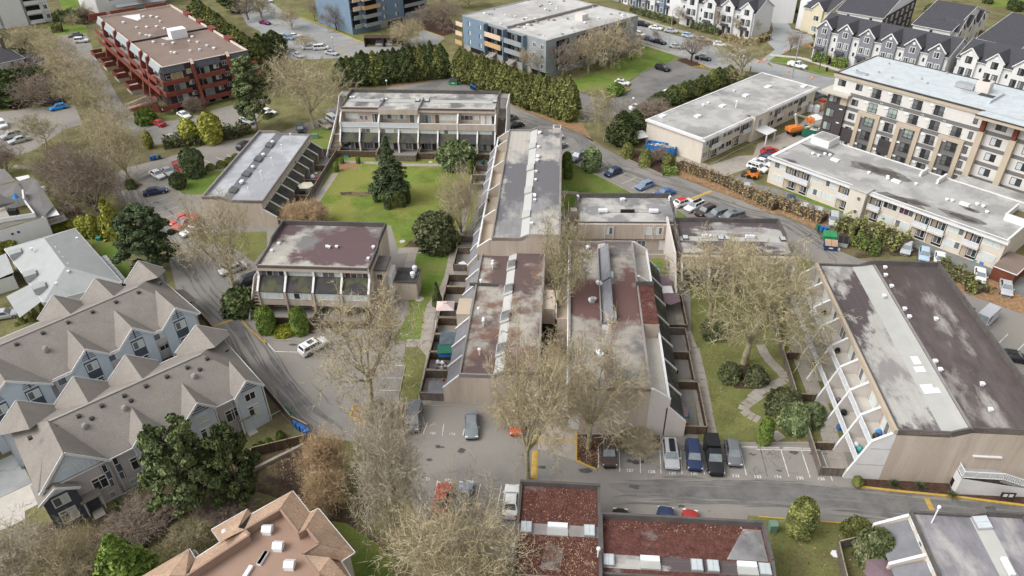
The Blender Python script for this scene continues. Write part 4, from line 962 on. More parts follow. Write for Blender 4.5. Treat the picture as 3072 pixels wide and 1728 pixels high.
for x in (13.4,23.5):
 MB().slabx([(4.0,zf),(4.0,zf + 1.1),(4.2,zf + 1.1),(5.6,zf)],x,x + 9.6).build('clerestory',MATS['awning_grey'],b); bx(b,'clerestory_edge','parapet_grey',x,5.62,zf - .1,x + 9.6,5.78,zf + .5); bx(b,'skylight','galv',x + .1,3.6,zf,x + 1.8,4.0,zf + .9)
# notched corner deck on the alley side
for x0 in (17.2,): bx(b,'balcony_floor','tan_panel',x0,D_ + .01,5.2,x0 + 5.6,D_ + 1.8,5.4); rail(b,x0,x0 + 5.6,D_ + 1.8,5.4,1.1,3); bx(b,'balcony_wall','stucco',x0,D_ + .02,0,x0 + 5.6,D_ + 1.6,5.2)
bx(b,'rain_gutter','white_trim',.3,D_ + .05,6.9,W_ - .5,D_ + .2,7.15)
bx(b,'side_wing','stucco',1.0,D_ + .01,0,12.,D_ + 1.3,2.8)
MB().poly([(-.03,6.2,6.0),(-.03,7.6,6.1),(-.03,7.6,4.2),(-.03,6.2,4.2)]).build('patched_render',MATS['stucco_light'],b)
bx(b,'patched_render','white_paint',-.04,8.6,.6,-.01,10.1,3.2)
for x,y in ((7.2,6.2),(6.8,5.9),(19,7),(19.2,6.6),(23.0,5.4),(23.6,5.8),(33.6,7.2)): vent(b,x,y,zb,.55,.5,'cap')
bx(b,'vent_stack','galv',18.6,6.5,zb,19.2,7.1,zb + .8)
yard(f,'dark board fence round the near end patio with a plum parasol and toys',.5,9.0,-4.9,-7.8,1.5,'timber')
yard(f,'dark board fence round the patio with a covered barbecue right of the near block',9.2,15.4,-4.9,-7.4,1.5,'timber')
yard(f,'mossy board fence round the patio of red fallen leaves',15.6,21.2,-4.9,-7.6,1.4,'timber_old')
yard(f,'dark board fence round the patio under the brown parasol',22.0,30.0,-4.9,-8.0,1.4,'timber')

# ---- wing across the middle, and the wing right of it
f = F7 = Fr(T(2,1,690,760),T(2,1,1655,765),5.8)
b = bld('terrace_block','short two storey wing closing the alley, tan with three small windows',f)
W_,D_ = f.w,9.9
zf,zb = row(b,W_,D_,5.8,.6,4.0,4.3,'stucco','roof_a','parapet_grey',bd=.9)
bx(b,'overhang','stucco',.02,-.5,2.7,W_ - .02,-.01,5.6)
for x,w_,gl in ((4.9,1.2,'pg'),(11.8,1.2,'p'),(13.6,1.2,'pg')): win(b,x,3.6,w_,1.5,gl,y=-.5)
for x in (4.7,6.2,11.6,13.1,13.4,14.9): bx(b,'pilaster','stucco_light',x,-.62,2.72,x + .15,-.51,5.5)
for x in (9.0,14.6): bx(b,'door','white_paint',x,-.06,.1,x + .95,-.012,2.2)
for x in (8.2,12.5): win(b,x - 1.8,.8,1.5,1.3,'gg',y=-.02)
for x in (3.8,12.9): bx(b,'skylight','vent_white',x,3.6,zf + .25,x + 1.6,4.3,zf + .7)
bx(b,'roof_well','black',7.8,3.9,zf + .02,10.3,4.3,zf + .55)
for x in (8.4,8.8): vent(b,x,8.6,zb,.45,.5,'cap')
for x,y in ((.3,8.8),(W_ - .2,8.6)): vent(b,x,y,zb,.4,.9,'cap')
bx(b,'chimney','stucco',-1.2,3.6,0,-.02,4.9,6.0); bx(b,'link_wall','stucco',-10.6,-.6,3.2,-.1,-.2,5.0); bx(b,'link_balcony','white_paint',-10.4,-3.2,2.2,-.6,-3.0,3.3); bx(b,'link_floor','concrete',-10.4,-3.0,2.1,-.6,-.2,2.25)
bx(b,'porch_wall','stucco',6.2,-2.8,0,9.4,-2.6,.9); bx(b,'porch_wall','stucco',11.2,-2.8,0,W_,-2.6,.9)
f = F8 = Fr(T(2,1,1690,1062),T(3,1,365,1080),5.8)
b = bld('terrace_block','two storey tan wing half hidden by bare trees, right of the short wing',f)
W_,D_ = f.w,11.2
zf,zb = row(b,W_,D_,5.8,.5,4.6,6.0,'stucco','roof_c9','membrane',bd=.8)
for x in (.9,6.8,8.0,17.2): skylight(b,x,4.7,zf,.95,1.2,zb,2)
for x in (4.2,11.5): bx(b,'skylight','vent_white',x,5.4,zf + .1,x + 1.5,5.9,zf + .6)
bx(b,'fascia','stucco',.02,-.7,4.4,W_ - .02,-.01,5.6)
for k in range(4): x = 4.6 * k; win(b,x + .8,2.9,3.0,1.2,'ppgp',y=-.02); aw(b,x + .2,x + 4.4,-.05,2.9,-1.8,1.9,'awning'); win(b,x + 1,.2,2.2,1.6,'gd',y=-.02)
for k in range(5): fin(b,min(max(4.6 * k,.14),W_ - .14),[(-.02,4.4),(-.7,4.4),(-2.4,1.9),(-2.4,0),(-.02,0)],ncap=2)
MB().slabx([(D_,0),(D_,6.4),(0,5.9),(-5.5,1.2),(-5.5,0)],-1.2,-.9).build('wing_wall',MATS['stucco_light'],b)

# ---- the large right-hand block with white balconies
f = F9 = Fr(T(3,1,590,1158),(2696,1291),8.4)
b = bld('terrace_block','large right hand block with two tiers of white balconies and a pale roof strip',f)
W_,D_ = f.w,17.6
zf,zb = row(b,W_,D_,8.4,.9,5.9,7.9,'stucco','roof_c9','membrane',par='parapet_dark',bd=.7,fd=.3,roof_b='roof_c9b')
bx(b,'fascia','tan_panel',0,-.45,7.75,W_,-.02,8.42)
MB().quad((.3,5.0,zf + .012),(W_ - .3,5.0,zf + .012),(W_ - .3,8.0,zf + .42),(.3,8.0,zf + .42)).build('roof_strip',MATS['membrane'],b)
MB().box(.2,7.98,zf,W_ - .3,8.3,zb + .06).build('strip_kerb',MATS['parapet_grey'],b)
n = 8; wu = W_ / n
bx(b,'upper_balcony','concrete_pale',0,-2.3,5.15,W_,-.02,5.35); bx(b,'lower_balcony','concrete_pale',0,-3.3,2.45,W_,-.02,2.65)
for k in range(n + 1):
 x = min(max(wu * k,.14),W_ - .14)
 MB().slabx([(-.02,7.7),(-.5,7.7),(-2.35,6.3),(-4.2,.3),(-4.2,0),(-.02,0)],x - .12,x + .12).build('party_wall',MATS['stucco_light' if k < n else 'white_paint'],b)
 c = MB(); c.bar((x,-.3,7.86),(x,-2.4,6.36),.32,.1).bar((x,-2.38,6.3),(x,-4.25,.2),.3,.1); c.build('coping',MATS['white_trim'],b)
for k in range(n):
 x = wu * k; rail(b,x + .14,x + wu - .14,-2.34,5.35,1.0,3); rail(b,x + .14,x + wu - .14,-3.3,2.65,1.0,3)
 for z in (5.35,2.65): win(b,x + .7,z + .05,2.0,2.0,mixgl(2,'pgg'),y=-.02); win(b,x + 3.1,z + .7,1.0,1.2,'p',y=-.02)
 win(b,x + .7,.1,2.2,2.0,'gd',y=-.02)
for x,y in ((3.3,8.8),(6.2,8.7),(11.8,8.6),(13.6,8.6),(13.9,12.0),(23,8.5),(24.6,8.5),(31.5,11.5),(8.8,6.8),(1.2,9.4),(27,12.5)): vent(b,x,y,zb,.5,.4,'box')
for i,(x,y,w_,l) in enumerate(((21.6,6.0,1.6,1.3),(22.4,6.9,1.4,1.5),(23.6,5.7,1.1,1.3),(26.9,5.3,1.7,1.4),(27.6,6.3,1.0,.9),(21.2,6.9,4.0,.9))):
 z = zf + .012 + (y + l / 2 - 5) / 3 * .41 + .03 + i * .004; t = .137
 MB().quad((x,y,z - t * l / 2),(x + w_,y,z - t * l / 2),(x + w_,y + l,z + t * l / 2),(x,y + l,z + t * l / 2)).build('roof_patch',MATS['white_trim' if i < 5 else 'membrane'],b)
fence('long grey board fence along the walk before the white balconies',[f.W(1.0,-6.4),f.W(12,-6.6),f.W(24,-6.8),f.W(W_ - .2,-7.0),f.W(W_ - .2,-4.3)],1.5,'timber_old',pitch=.45)
for k in range(1,n,2): fence('%s short cross fence in the yards under the white balconies' % ('farthest','second farthest','second nearest','nearest')[k // 2],[f.W(wu * k,-4.3),f.W(wu * k,-6.5)],1.4,'timber',group='cross fences between balcony yards')

# ---- the white outside stair on the end wall
f = Fr(T(3,3,1905,650),T(3,3,2250,665),0)
f.ang = F9.ang + math.pi / 2; f.u = Vector((math.cos(f.ang),math.sin(f.ang),0)); f.v = Vector((-f.u.y,f.u.x,0))
s = bld('entrance_stair','white rendered outside stair with railings and a porch roof against the end wall',f,'stair')
MB().prism([(0,0),(9.5,0),(9.5,2.6),(0,2.6)],0,[2.6,1.2,1.2,2.6],top=False).build('base_wall',MATS['white_paint'],s)
bx(s,'landing','galv',.1,.15,2.55,4.4,2.5,2.75); MB().slabx([(0,0)],0,0) if 0 else None
rail(s,0,4.5,.08,2.7,1.0,3,glass=False); rail(s,.1,2.4,.08,2.7,1.0,2,glass=False,along='y')
o = MB().bar((4.5,.08,3.65),(9.5,.08,1.9),.1,.09).bar((4.5,2.45,3.65),(9.5,2.45,1.9),.1,.09).bar((4.5,.08,2.75),(9.5,.08,1.0),.08,.08)
for k in range(18): t = k / 18; o.box(4.5 + 5 * t,.06,2.75 - 1.75 * t,4.56 + 5 * t,.1,3.6 - 1.75 * t)
o.build('stair_rail',MATS['white_trim'],s)
for k in range(10): bx(s,'stair_tread','galv',4.5 + .5 * k,.2,2.3 - .2 * k - .25,5.02 + .5 * k,2.4,2.55 - .2 * k)
bx(s,'door','town_slate',1.6,2.62,2.75,2.7,2.68,4.8); bx(s,'porch_roof','white_paint',1.0,1.2,4.9,4.2,2.66,5.05)
bx(s,'opening','interior',-.02,.9,.05,.05,1.7,1.2)
nb = MB().box(-.8,-.05,.6,.8,.05,1.5).box(-.7,-.04,0,-.6,.04,.6).box(.6,-.04,0,.7,.04,.6)
q = f.W(5.3,-.8); t = thing('notice_board','dark framed notice board with two white sheets below the white stair','sign',q,f.ang)
nb.build('frame',MATS['clad_brown'],t); [bx(t,'sheet','white_trim',-.55 + .65 * k,-.07,.85,-.1 + .65 * k,-.055,1.3) for k in range(2)]

# ---- bottom block under fallen leaves
f = F10 = Fr(T(2,3,930,1400),T(2,3,2640,1500),5.6)
f.set(gp(T(2,3,915,1400),5.6),gp(T(2,3,915,1400),5.6) + (gp(T(2,3,2530,950),5.6) - gp(T(2,3,935,862),5.6)))
b = bld('terrace_block','near bottom block with red moss roof, skylights and a long dark parapet',f)
W_ = f.w
zf,zb = row(b,W_,7.0,5.2,.55,.9,2.4,'stucco','roof_moss','roof_c9',par='parapet_dark',bd=.75)
for x in (.2,9.0,10.6,W_ - 1.5): skylight(b,x,1.0,zf,1.15,1.25,zb,2,mat='galv')
for x in (4.0,13.6): bx(b,'skylight','vent_white',x,1.7,zb - .1,x + 1.9,2.3,zb + .35); bx(b,'skylight_base','membrane',x - .05,.9,zf,x + 1.95,1.69,zf + .25)
MB().quad((W_ - 4.5,2.6,zb + .006),(W_ - .4,2.6,zb + .006),(W_ - .4,6.4,zb + .006),(W_ - 2.2,6.4,zb + .006)).build('bare_roof',MATS['roof_a'],b)
MB().prism([(0,-9),(W_ - .4,-9),(W_ - .4,-.3),(0,-.3)],0,5.0,top=False).build('wall',MATS['stucco'],b); MB().quad((.1,-9,4.9),(W_ - .4,-9,4.9),(W_ - .4,-.02,4.9),(.1,-.02,4.9)).build('roof',MATS['roof_moss'],b); bx(b,'parapet','parapet_grey',W_ - .5,-9,4.6,W_ - .2,-.2,5.3)
bx(b,'side_roof','parapet_dark',W_ + .02,-4,0,W_ + 2.2,-1.4,3.1); bx(b,'side_roof','awning',W_ + .1,-3.9,3.1,W_ + 2.1,-1.5,3.12)
x0 = -8.7
MB().prism([(x0,-.9),(-.02,-.9),(-.02,10.6),(x0,10.6)],0,5.6,top=False).build('wall',MATS['stucco'],b)
MB().quad((x0 + .2,-.7,5.1),(-.2,-.7,5.1),(-.2,4.2,5.1),(x0 + .2,4.2,5.1)).build('leafy_roof',MATS['roof_moss'],b); MB().quad((x0 + .2,4.2,5.103),(-.2,4.2,5.103),(-.2,5.4,5.33),(x0 + .2,5.4,5.33)).build('roof_slope',MATS['parapet_grey'],b); MB().quad((x0 + .2,5.4,5.3),(-.2,5.4,5.3),(-.2,10.4,5.3),(x0 + .2,10.4,5.3)).build('leafy_roof',MATS['roof_moss'],b)
c = MB(); c.box(x0 - .05,10.35,5.0,.1,10.66,6.0).box(-.22,-.9,5.0,.08,10.34,5.75).box(x0 - .05,-.9,5.0,x0 + .2,10.34,5.65).box(x0 + .21,-.95,4.9,-.23,-.7,5.45); c.build('parapet',MATS['parapet_dark'],b)
MB().quad((x0 + 2.6,.2,5.112),(x0 + 4.6,.0,5.112),(x0 + 4.9,2.6,5.112),(x0 + 3.2,3.4,5.112)).build('bare_roof',MATS['roof_c6'],b)
for x in (x0 + .4,-1.7): skylight(b,x,4.2,5.12,1.15,1.2,5.33,2,mat='galv')
bx(b,'skylight','vent_white',x0 + 3.2,4.9,5.2,x0 + 5.3,5.5,5.6); bx(b,'skylight_base','membrane',x0 + 3.15,4.1,5.1,x0 + 5.35,4.89,5.3)
vent(b,-.3,1.8,5.3,.35,1.2,'pipe'); vent(b,x0 - .2,2.2,5.3,.35,.5,'pipe')
# fallen leaves lying on that roof and in drifts
def litter(pts,n,z,sz=.055):
 P = [(p[0],p[1]) for p in pts]; xs = [p[0] for p in P]; ys = [p[1] for p in P]; C = []
 while len(C) < n:
  x,y = rnd.uniform(min(xs),max(xs)),rnd.uniform(min(ys),max(ys)); C.append((x,y,z + rnd.uniform(0,.05)))
 C = np.array(C); return cards('fallen_leaves',C,np.tile([0,0,1.],(n,1)),sz,MATS['leaf_fall'],.7,.35)
o = put('fallen_leaves',litter([(x0 + .3,-.6),(-.4,4.1)],1900,5.12),b); o['kind'] = 'stuff'
o = put('fallen_leaves',litter([(x0 + .3,5.5),(-.4,10.2)],700,5.32),b); o['kind'] = 'stuff'
o = put('fallen_leaves',litter([(.4,-9),(W_ - .8,-.1)],1800,4.92),b); o['kind'] = 'stuff'
o = put('fallen_leaves',litter([(.4,5.5),(W_ - .8,6.6)],240,zb + .02),b); o['kind'] = 'stuff'

# ---- bottom right block
f = F11 = Fr(T(3,3,1480,815),T(3,3,1760,1449),5.6)
b = bld('terrace_block','bottom right block with dark wet roof, pale ridge strip and slate awnings',f)
ln = 26
zf,zb = row(b,ln,11.4,5.6,.7,6.0,7.6,'cream','roof_c11','membrane',par='parapet_dark',bd=.7)
for k in range(5):
 x = 5. * k; aw(b,x + .3,x + 4.9,-.02,4.4,-3.0,2.9,'awning_grey'); win(b,x + .8,4.5,1.0,.6,'pp',y=-.02); win(b,x + 2.6,4.5,1.4,.6,'pg',y=-.02); win(b,x + 1,.2,2.2,1.8,'gd',y=-.02); fin(b,max(x,.14),[(-.02,5.0),(-3.2,3.1),(-3.2,0),(-.02,0)],ncap=1,mat='cream')
skylight(b,.3,6.1,zf,1.6,1.4,zb,2,mat='galv'); bx(b,'skylight','vent_white',5.4,6.7,zf + .3,7.4,7.2,zb + .4); vent(b,1.2,1.8,zf,.3,2.4,'pipe'); bx(b,'roof_step','membrane',7.6,6.0,zf,8.4,7.6,zb + .3)
fence('grey board fence round the bottom right patio with a big shrub',[f.W(.2,-3.2),f.W(1.4,-6.8),f.W(9,-7.4)],1.6,'timber_old')

# ================================================================ the buildings around
def gable_row(b,x0,x1,d,h,rz,wall,roof,fronts=(),backs=(),ov=.5,trim='white_trim',hip=(0,0),ridge='shingle_ridge',endwall=None,vent_n=0,yr=None):
 yr = d / 2 if yr is None else yr; s = (rz - h) / yr; s2 = (rz - h) / (d - yr); e = x0,x1
 w_ = MB(); w_.quad((x0,0,0),(x1,0,0),(x1,0,h),(x0,0,h)).quad((x1,d,0),(x0,d,0),(x0,d,h),(x1,d,h))
 for x,hp_ in ((x0,hip[0]),(x1,hip[1])):
  if hp_: w_.quad((x,0,0),(x,d,0),(x,d,h),(x,0,h))
  else: w_.poly([(x,0,0),(x,d,0),(x,d,h),(x,yr,rz - .02),(x,0,h)])
 w_.build('wall',MATS[wall],b)
 a,c = x0 - (ov * .8),x1 + ov * .8; ra = x0 + hip[0] if hip[0] else a; rc = x1 - hip[1] if hip[1] else c
 ze,zb = h - ov * s + .05,h - ov * s2 + .05; rz += .05
 MB().quad((a,-ov,ze),(c,-ov,ze),(rc,yr,rz),(ra,yr,rz)).quad((c,-ov,ze - .14),(a,-ov,ze - .14),(a,-ov,ze),(c,-ov,ze)).build('roof',MATS[roof],b)
 MB().quad((c,d + ov,zb),(a,d + ov,zb),(ra,yr,rz),(rc,yr,rz)).build('roof',MATS[roof],b)
 if hip[0]: MB().poly([(a,d + ov,zb),(a,-ov,ze),(ra,yr,rz)]).build('hip_roof',MATS[roof],b)
 if hip[1]: MB().poly([(c,-ov,ze),(c,d + ov,zb),(rc,yr,rz)]).build('hip_roof',MATS[roof],b)
 t = MB(); t.box(a,-ov - .09,ze - .14,c,-ov,ze + .0).box(a,d + ov,zb - .14,c,d + ov + .09,zb)
 if not hip[1]: t.bar((c + .03,-ov,ze - .05),(c + .03,yr,rz - .05),.08,.22).bar((c + .03,yr,rz - .05),(c + .03,d + ov,zb - .05),.08,.22)
 else: t.box(c,-ov,ze - .14,c + .09,d + ov,ze)
 if not hip[0]: t.bar((a - .03,-ov,ze - .05),(a - .03,yr,rz - .05),.08,.22).bar((a - .03,yr,rz - .05),(a - .03,d + ov,zb - .05),.08,.22)
 t.build('gutter',MATS[trim],b)
 if ridge: MB().bar((ra,yr,rz + .02),(rc,yr,rz + .02),.35,.06).build('ridge_cap',MATS[ridge],b)
 for (lst,sg) in ((fronts,1),(backs,-1)):
  for g in lst:
   xc,wd,az,mat_ = g[:4]; pr = g[4] if len(g) > 4 else .6; ss = s if sg == 1 else s2
   Y = (lambda y: y) if sg == 1 else (lambda y: d - y)
   ze2 = g[5] if len(g) > 5 else az - wd * .5 * .95
   xl,xr = xc - wd / 2,xc + wd / 2; wl,wr = xl + .3,xr - .3; kk = (az - ze2) / (wd / 2)
   if mat_:
    q = MB(); zz = ze2 + .3 * kk - .08
    fr = [(wl,Y(-pr),0),(wr,Y(-pr),0),(wr,Y(-pr),zz),(xc,Y(-pr),az - .1),(wl,Y(-pr),zz)]
    q.poly(fr if sg == 1 else fr[::-1]); q.quad((wl,Y(0),0),(wl,Y(-pr),0),(wl,Y(-pr),zz),(wl,Y(0),zz)); q.quad((wr,Y(-pr),0),(wr,Y(0),0),(wr,Y(0),zz),(wr,Y(-pr),zz)); q.build('gable_wall',MATS[mat_],b)
   ym = min(yr if sg == 1 else d - yr,(az - h) / ss); ye = max(-.1,(ze2 - h) / ss); f_ = -pr - .35
   MB().quad((xl,Y(f_),ze2),(xl,Y(ye),ze2),(xc,Y(ym),az + .04),(xc,Y(f_),az + .04)).build('gable_roof',MATS[roof],b)
   MB().quad((xr,Y(ye),ze2),(xr,Y(f_),ze2),(xc,Y(f_),az + .04),(xc,Y(ym),az + .04)).build('gable_roof',MATS[roof],b)
   MB().bar((xl - .05,Y(f_ - .02),ze2 - .12),(xc,Y(f_ - .02),az - .05),.09,.3).bar((xc,Y(f_ - .02),az - .05),(xr + .05,Y(f_ - .02),ze2 - .12),.09,.3).build('barge_board',MATS[trim],b)
 for k in range(vent_n):
  x = x0 + (x1 - x0) * (k + .5) / vent_n; y = yr - .9; z = rz - .9 * s; bx(b,'roof_vent','metal_dark',x - .22,y - .22,z - .1,x + .22,y + .22,z + .22)
def hood(b,x0,x1,y,z,mat='shingle_dark',d=.9,fall=.5): return MB().slabx([(y,z + fall),(y - d,z),(y - d,z - .1),(y,z - .02)],x0,x1).build('door_hood',MATS[mat],b)

# ---- tall new block
f = FB = Fr((2511,214),(2964.5,332),17)
b = bld('apartment_block','tall new off-white apartment block with tan frames, grey bands and a pale blue roof',f)
LN = 74
shell(b,[(0,0),(LN,0),(LN,17.6),(0,17.6)],16.8,'off_white','roof_steel',.12,.2,'metal_dark',names=('wall','roof','roof_edge'))
bx(b,'fascia','tan_panel',-.3,-.35,16.0,30.6,.02,16.7); bx(b,'fascia','tan_panel',-.3,.03,16.0,-.01,17.5,16.7); bx(b,'roof_edge','metal_dark',-.34,-.42,16.7,30.6,.01,16.95)
bx(b,'bay','dark_clad',-.5,-.6,0,4.15,3.4,10.4); bx(b,'bay','tan_panel',2.6,-.55,10.42,4.13,3.3,12.6); bx(b,'bay','dark_clad',-.45,-.55,10.42,2.58,3.3,12.6)
bx(b,'canopy','concrete_pale',-1.6,-1.7,12.62,4.6,3.6,13.0); bx(b,'canopy_edge','tan_panel',-1.62,-1.74,12.45,4.62,3.62,12.6)
for z in (12.62,9.55,6.4,3.3): bx(b,'band','grey_clad',4.17,-.05,z,LN,-.003,z + .75)
rows_ = (13.6,10.5,7.4,4.3,1.2)
win(b,.9,14.25,1.7,1.3,'gd','black'); win(b,4.95,14.25,1.4,1.3,'dg','black')
for z in rows_[1:]: win(b,4.9,z + .35,1.4,1.3,'dg' if z != 1.2 else 'sd','black'); win(b,0,z - .2 if z < 10 else z,1.9,1.85,'ng','black',y=-.62 if z < 10 else -.57); bx(b,'heat_pump','vent_white',2.9,-.75,z + 2,3.6,-.62,z + 2.2)
for i,z in enumerate(rows_):
 for k in range(5):
  x = 8.7 + 4.32 * k; fr_ = (1 <= 0) or (k in (0,2,4) and z < 9)
  if k == 4 and i == 0: continue
  yy = -.06 if fr_ else -.003; w2 = win(b,x,z,1.85,1.95,'nn' if (i == 1 and k < 2) or (i == 2 and k in (0,2)) else 'dg' if k % 2 else 'gd','black',y=yy); bx(w2,'guard_rail','metal_dark',-.15,-.3,0.02,2.0,-.25,.9) if 0 else None
  q = MB().box(x - .2,yy - .2,z + .85,x + 2.05,yy - .16,z + .9).box(x - .2,yy - .2,z + .05,x + 2.05,yy - .16,z + .1)
  for j in range(8): q.box(x - .2 + .31 * j,yy - .19,z + .1,x - .17 + .31 * j,yy - .17,z + .85)
  q.build('guard_rail',MATS['metal_dark'],b)
  bx(b,'heat_pump','vent_white',x - .95,yy - .2,z + 1.6,x - .2,yy - .01,z + 1.95)
  vent_ = MB().box(x + 2.3,-.12,z - .75,x + 2.45,-.052,z - .6).box(x + 2.6,-.12,z - .75,x + 2.75,-.052,z - .6); q = vent_.build('wall_vent',MATS['vent_white'],b)
for x in (7.0,15.6,24.2):
 q = MB(); q.box(x,-.5,0,x + .85,-.06,10.2).box(x + 4.0,-.5,0,x + 4.85,-.06,10.2).box(x + .85,-.5,9.4,x + 4.0,-.06,10.2); q.build('tan_frame',MATS['tan_panel'],b); bx(b,'frame_infill','grey_clad',x + .86,-.055,0,x + 3.99,-.052,9.39)
for x in (6.6,15.2): bx(b,'band','dark_clad',4.2 + (x - 6.6),-.15,2.5,4.2 + (x - 6.6) + 2.7,-.055,5.6)
for i,z in enumerate(rows_): win(b,29.2,z + .3,.8,1.5,'g','black')
for x in (30.9,36.6,42.6,48.6):
 bx(b,'pier','tan_panel',x,-1.2,0,x + 1.1,-.1,13.2); bx(b,'timber_post','timber_red',x + .1,-1.2,13.2,x + .9,-.3,16.3)
bx(b,'gable_roof','roof_steel',30.2,-3.2,16.7,LN,.0,16.83); bx(b,'fascia','tan_panel',30.15,-3.25,16.15,LN,-3.0,16.68); bx(b,'roof_edge','metal_dark',30.1,-3.3,16.69,LN,-3.2,16.95)
for x in (33.3,39,45):
 for i,z in enumerate(rows_): win(b,x,z + .3,1.9,1.5,'sd' if i else 'dg','black')
bx(b,'entrance_roof','roof_pale',31.,-9.0,3.6,44.,-1.3,4.1); bx(b,'entrance_fascia','tan_panel',30.9,-9.1,3.3,44.1,-9.0,4.25)
for x in (31.5,37,43): bx(b,'entrance_post','dark_clad',x,-8.8,0,x + .5,-8.3,3.59)
hx,hy = f.hp(T(3,0,2180,870),17); t = MB().box(hx - 1.3,hy - 1,16.7,hx + 1.3,hy + 1.1,18.9).build('rooftop_unit',MATS['stucco_light'],b); MB().lathe([(.7,18.9),(.7,19.05),(.55,19.05)],14,0,(hx,hy)).build('fan_cowl',MATS['black'],t)
bx(b,'rooftop_duct','galv',hx - 5,hy - 1.4,16.8,hx - 1.4,hy + .6,17.6); bx(b,'roof_opening','metal_dark',hx + .2,hy - 2.6,16.7,hx + 3.6,hy - 1.2,16.82); bx(b,'roof_parapet','roof_steel',hx + 3.4,hy - 6,16.7,hx + 3.7,hy + 1,17.2)
for u,v in ((960,685),(1170,700),(1270,620),(1375,580),(1585,765),(1640,810),(1830,710),(2025,800),(1300,755)):
 x,y = f.hp(T(3,0,u,v),16.7); vent(b,x,y,16.65,.3,.35,'cap','galv')
x,y = f.hp(T(3,0,1520,640),16.7); MB().tube((x,y,16.7),(x,y,19.2),.06).build('flue',MATS['metal_dark'],b)
x,y = f.hp(T(3,0,1010,715),16.7); bx(b,'roof_hatch','galv',x - 1.2,y - .6,16.7,x + 1.2,y + .6,16.95)

# ---- low pale blocks
def low_block(b,w_,d,h,wins,low,bal,wall='cream',roof='roof_pale',lowbal=()):
 shell(b,[(0,0),(w_,0),(w_,d),(0,d)],h,wall,roof,.12,.3,'white_trim',names=('wall','roof','roof_edge'))
 bx(b,'fascia','white_trim',-.5,-.75,h - .5,w_ + .4,-.02,h - .02); bx(b,'fascia','white_trim',-.5,.0,h - .5,-.02,d + .2,h - .02); MB().quad((-.45,-.7,h - .01),(w_ + .35,-.7,h - .01),(w_ + .35,.3,h - .01),(-.45,.3,h - .01)).build('roof_margin',MATS[roof],b)
 for x,ww,gl in wins: win(b,x,3.75,ww,1.35,gl,y=-.01)
 for x,ww,gl in low: win(b,x,1.05,ww,1.35,gl,y=-.01)
 for x,ww in list(bal):
  bx(b,'balcony_recess_shade','interior',x,-.012,3.05,x + ww,.0,5.1) ; bx(b,'balcony',wall,x - .05,-.8,2.55,x + ww + .05,-.02,2.9); rail(b,x,x + ww,-.78,2.9,.9,2,True,gm='screen'); win(b,x + ww * .45,3.0,ww * .5,1.9,'gd',y=-.014); bx(b,'balcony_door','timber_cap',x + .2,-.03,3.0,x + .95,-.013,4.9)  # near-black flush sheet paints the shade of a recess; wall isn't cut back
 for x,ww in list(lowbal):
  bx(b,'porch_recess_shade','interior',x,-.012,.25,x + ww,.0,2.45); win(b,x + ww * .4,.7,ww * .55,1.5,'gd',y=-.014); bx(b,'porch_wall','tan_panel',x + .1,-.03,.1,x + ww * .36,-.013,2.3)  # porch shade painted as a dark sheet flat on the wall
 for x in np.arange(8.9,w_ - 2,9.): bx(b,'downpipe','white_trim',x,-.09,.1,x + .1,-.012,h - .5)
f = FA = Fr(T(2,0,1905,1340),(2450.6,260.9),5.8)
b = bld('apartment_block','two storey cream block with a flat pale grey roof standing before the street',f)
low_block(b,f.w,15.6,5.8,[(-.0 + .2,1.9,'pg'),(6.4,2.1,'pd'),(8.9,2.1,'dg'),(11.5,2.3,'gd'),(26,2.2,'dp'),(31.2,2.2,'dg'),(33.8,2.2,'gd'),(36.4,2.2,'dd')],[(.2,2,'nn'),(6.2,2.3,'gd'),(8.9,2.3,'dd'),(26,2.4,'gd'),(30,2.4,'dd'),(35,2.4,'dg'),(39,2,'dd')],[(2.5,3.4),(14.3,3.2),(28.4,2.6),(39.2,3.2)],lowbal=[(2.6,3.2),(11.6,2.6),(43,2.4)])
bx(b,'stair_bay','cream',17.7,-1.2,0,23.4,-.03,6.2); bx(b,'stair_bay_roof','roof_pale',17.6,-1.3,6.2,23.5,1.6,6.3); win(b,19.4,3.2,1.4,1.9,'gg',y=-1.21); MB().slabx([(-1.2,3.0),(-4.4,2.6),(-4.4,2.45),(-1.2,2.8)],18.6,22.6).build('porch_roof',MATS['white_trim'],b)
for x in (18.8,22.3): bx(b,'porch_post','white_trim',x,-4.3,0,x + .25,-4.05,2.45)
for y in (3.1,6.2,9.3,12.4): bx(b,'wall_joint','white_trim',-.03,y,.2,-.004,y + .06,5.2)
for u,v,k in ((1505,1125,'h'),(1845,1125,'h'),(2085,1025,'h'),(2310,925,'h'),(2530,840,'h'),(1900,1020,'v'),(1945,1000,'v'),(2195,885,'v'),(2400,1085,'h')):
 x,y = f.hp(T(2,0,u,v),5.7); (bx(b,'roof_hatch','vent_white',x - .8,y - .55,5.68,x + .8,y + .55,6.0) if k == 'h' else vent(b,x,y,5.68,.45,.4,'cap'))
for u,v in ((100,840),(450,835)): x,y = f.hp(T(3,0,u,v),5.7); bx(b,'roof_hatch','vent_white',x - .9,y - .5,5.68,x + .9,y + .5,5.95)
x,y = f.hp(T(2,0,2213,1040),5.7); vent(b,x,y,5.68,.5,1.5,'pipe')
f = FL = Fr(T(3,1,140,125),T(3,1,2420,940),5.8)
b = bld('apartment_block','long two storey cream block with puddled pale roof below the tall new block',f)
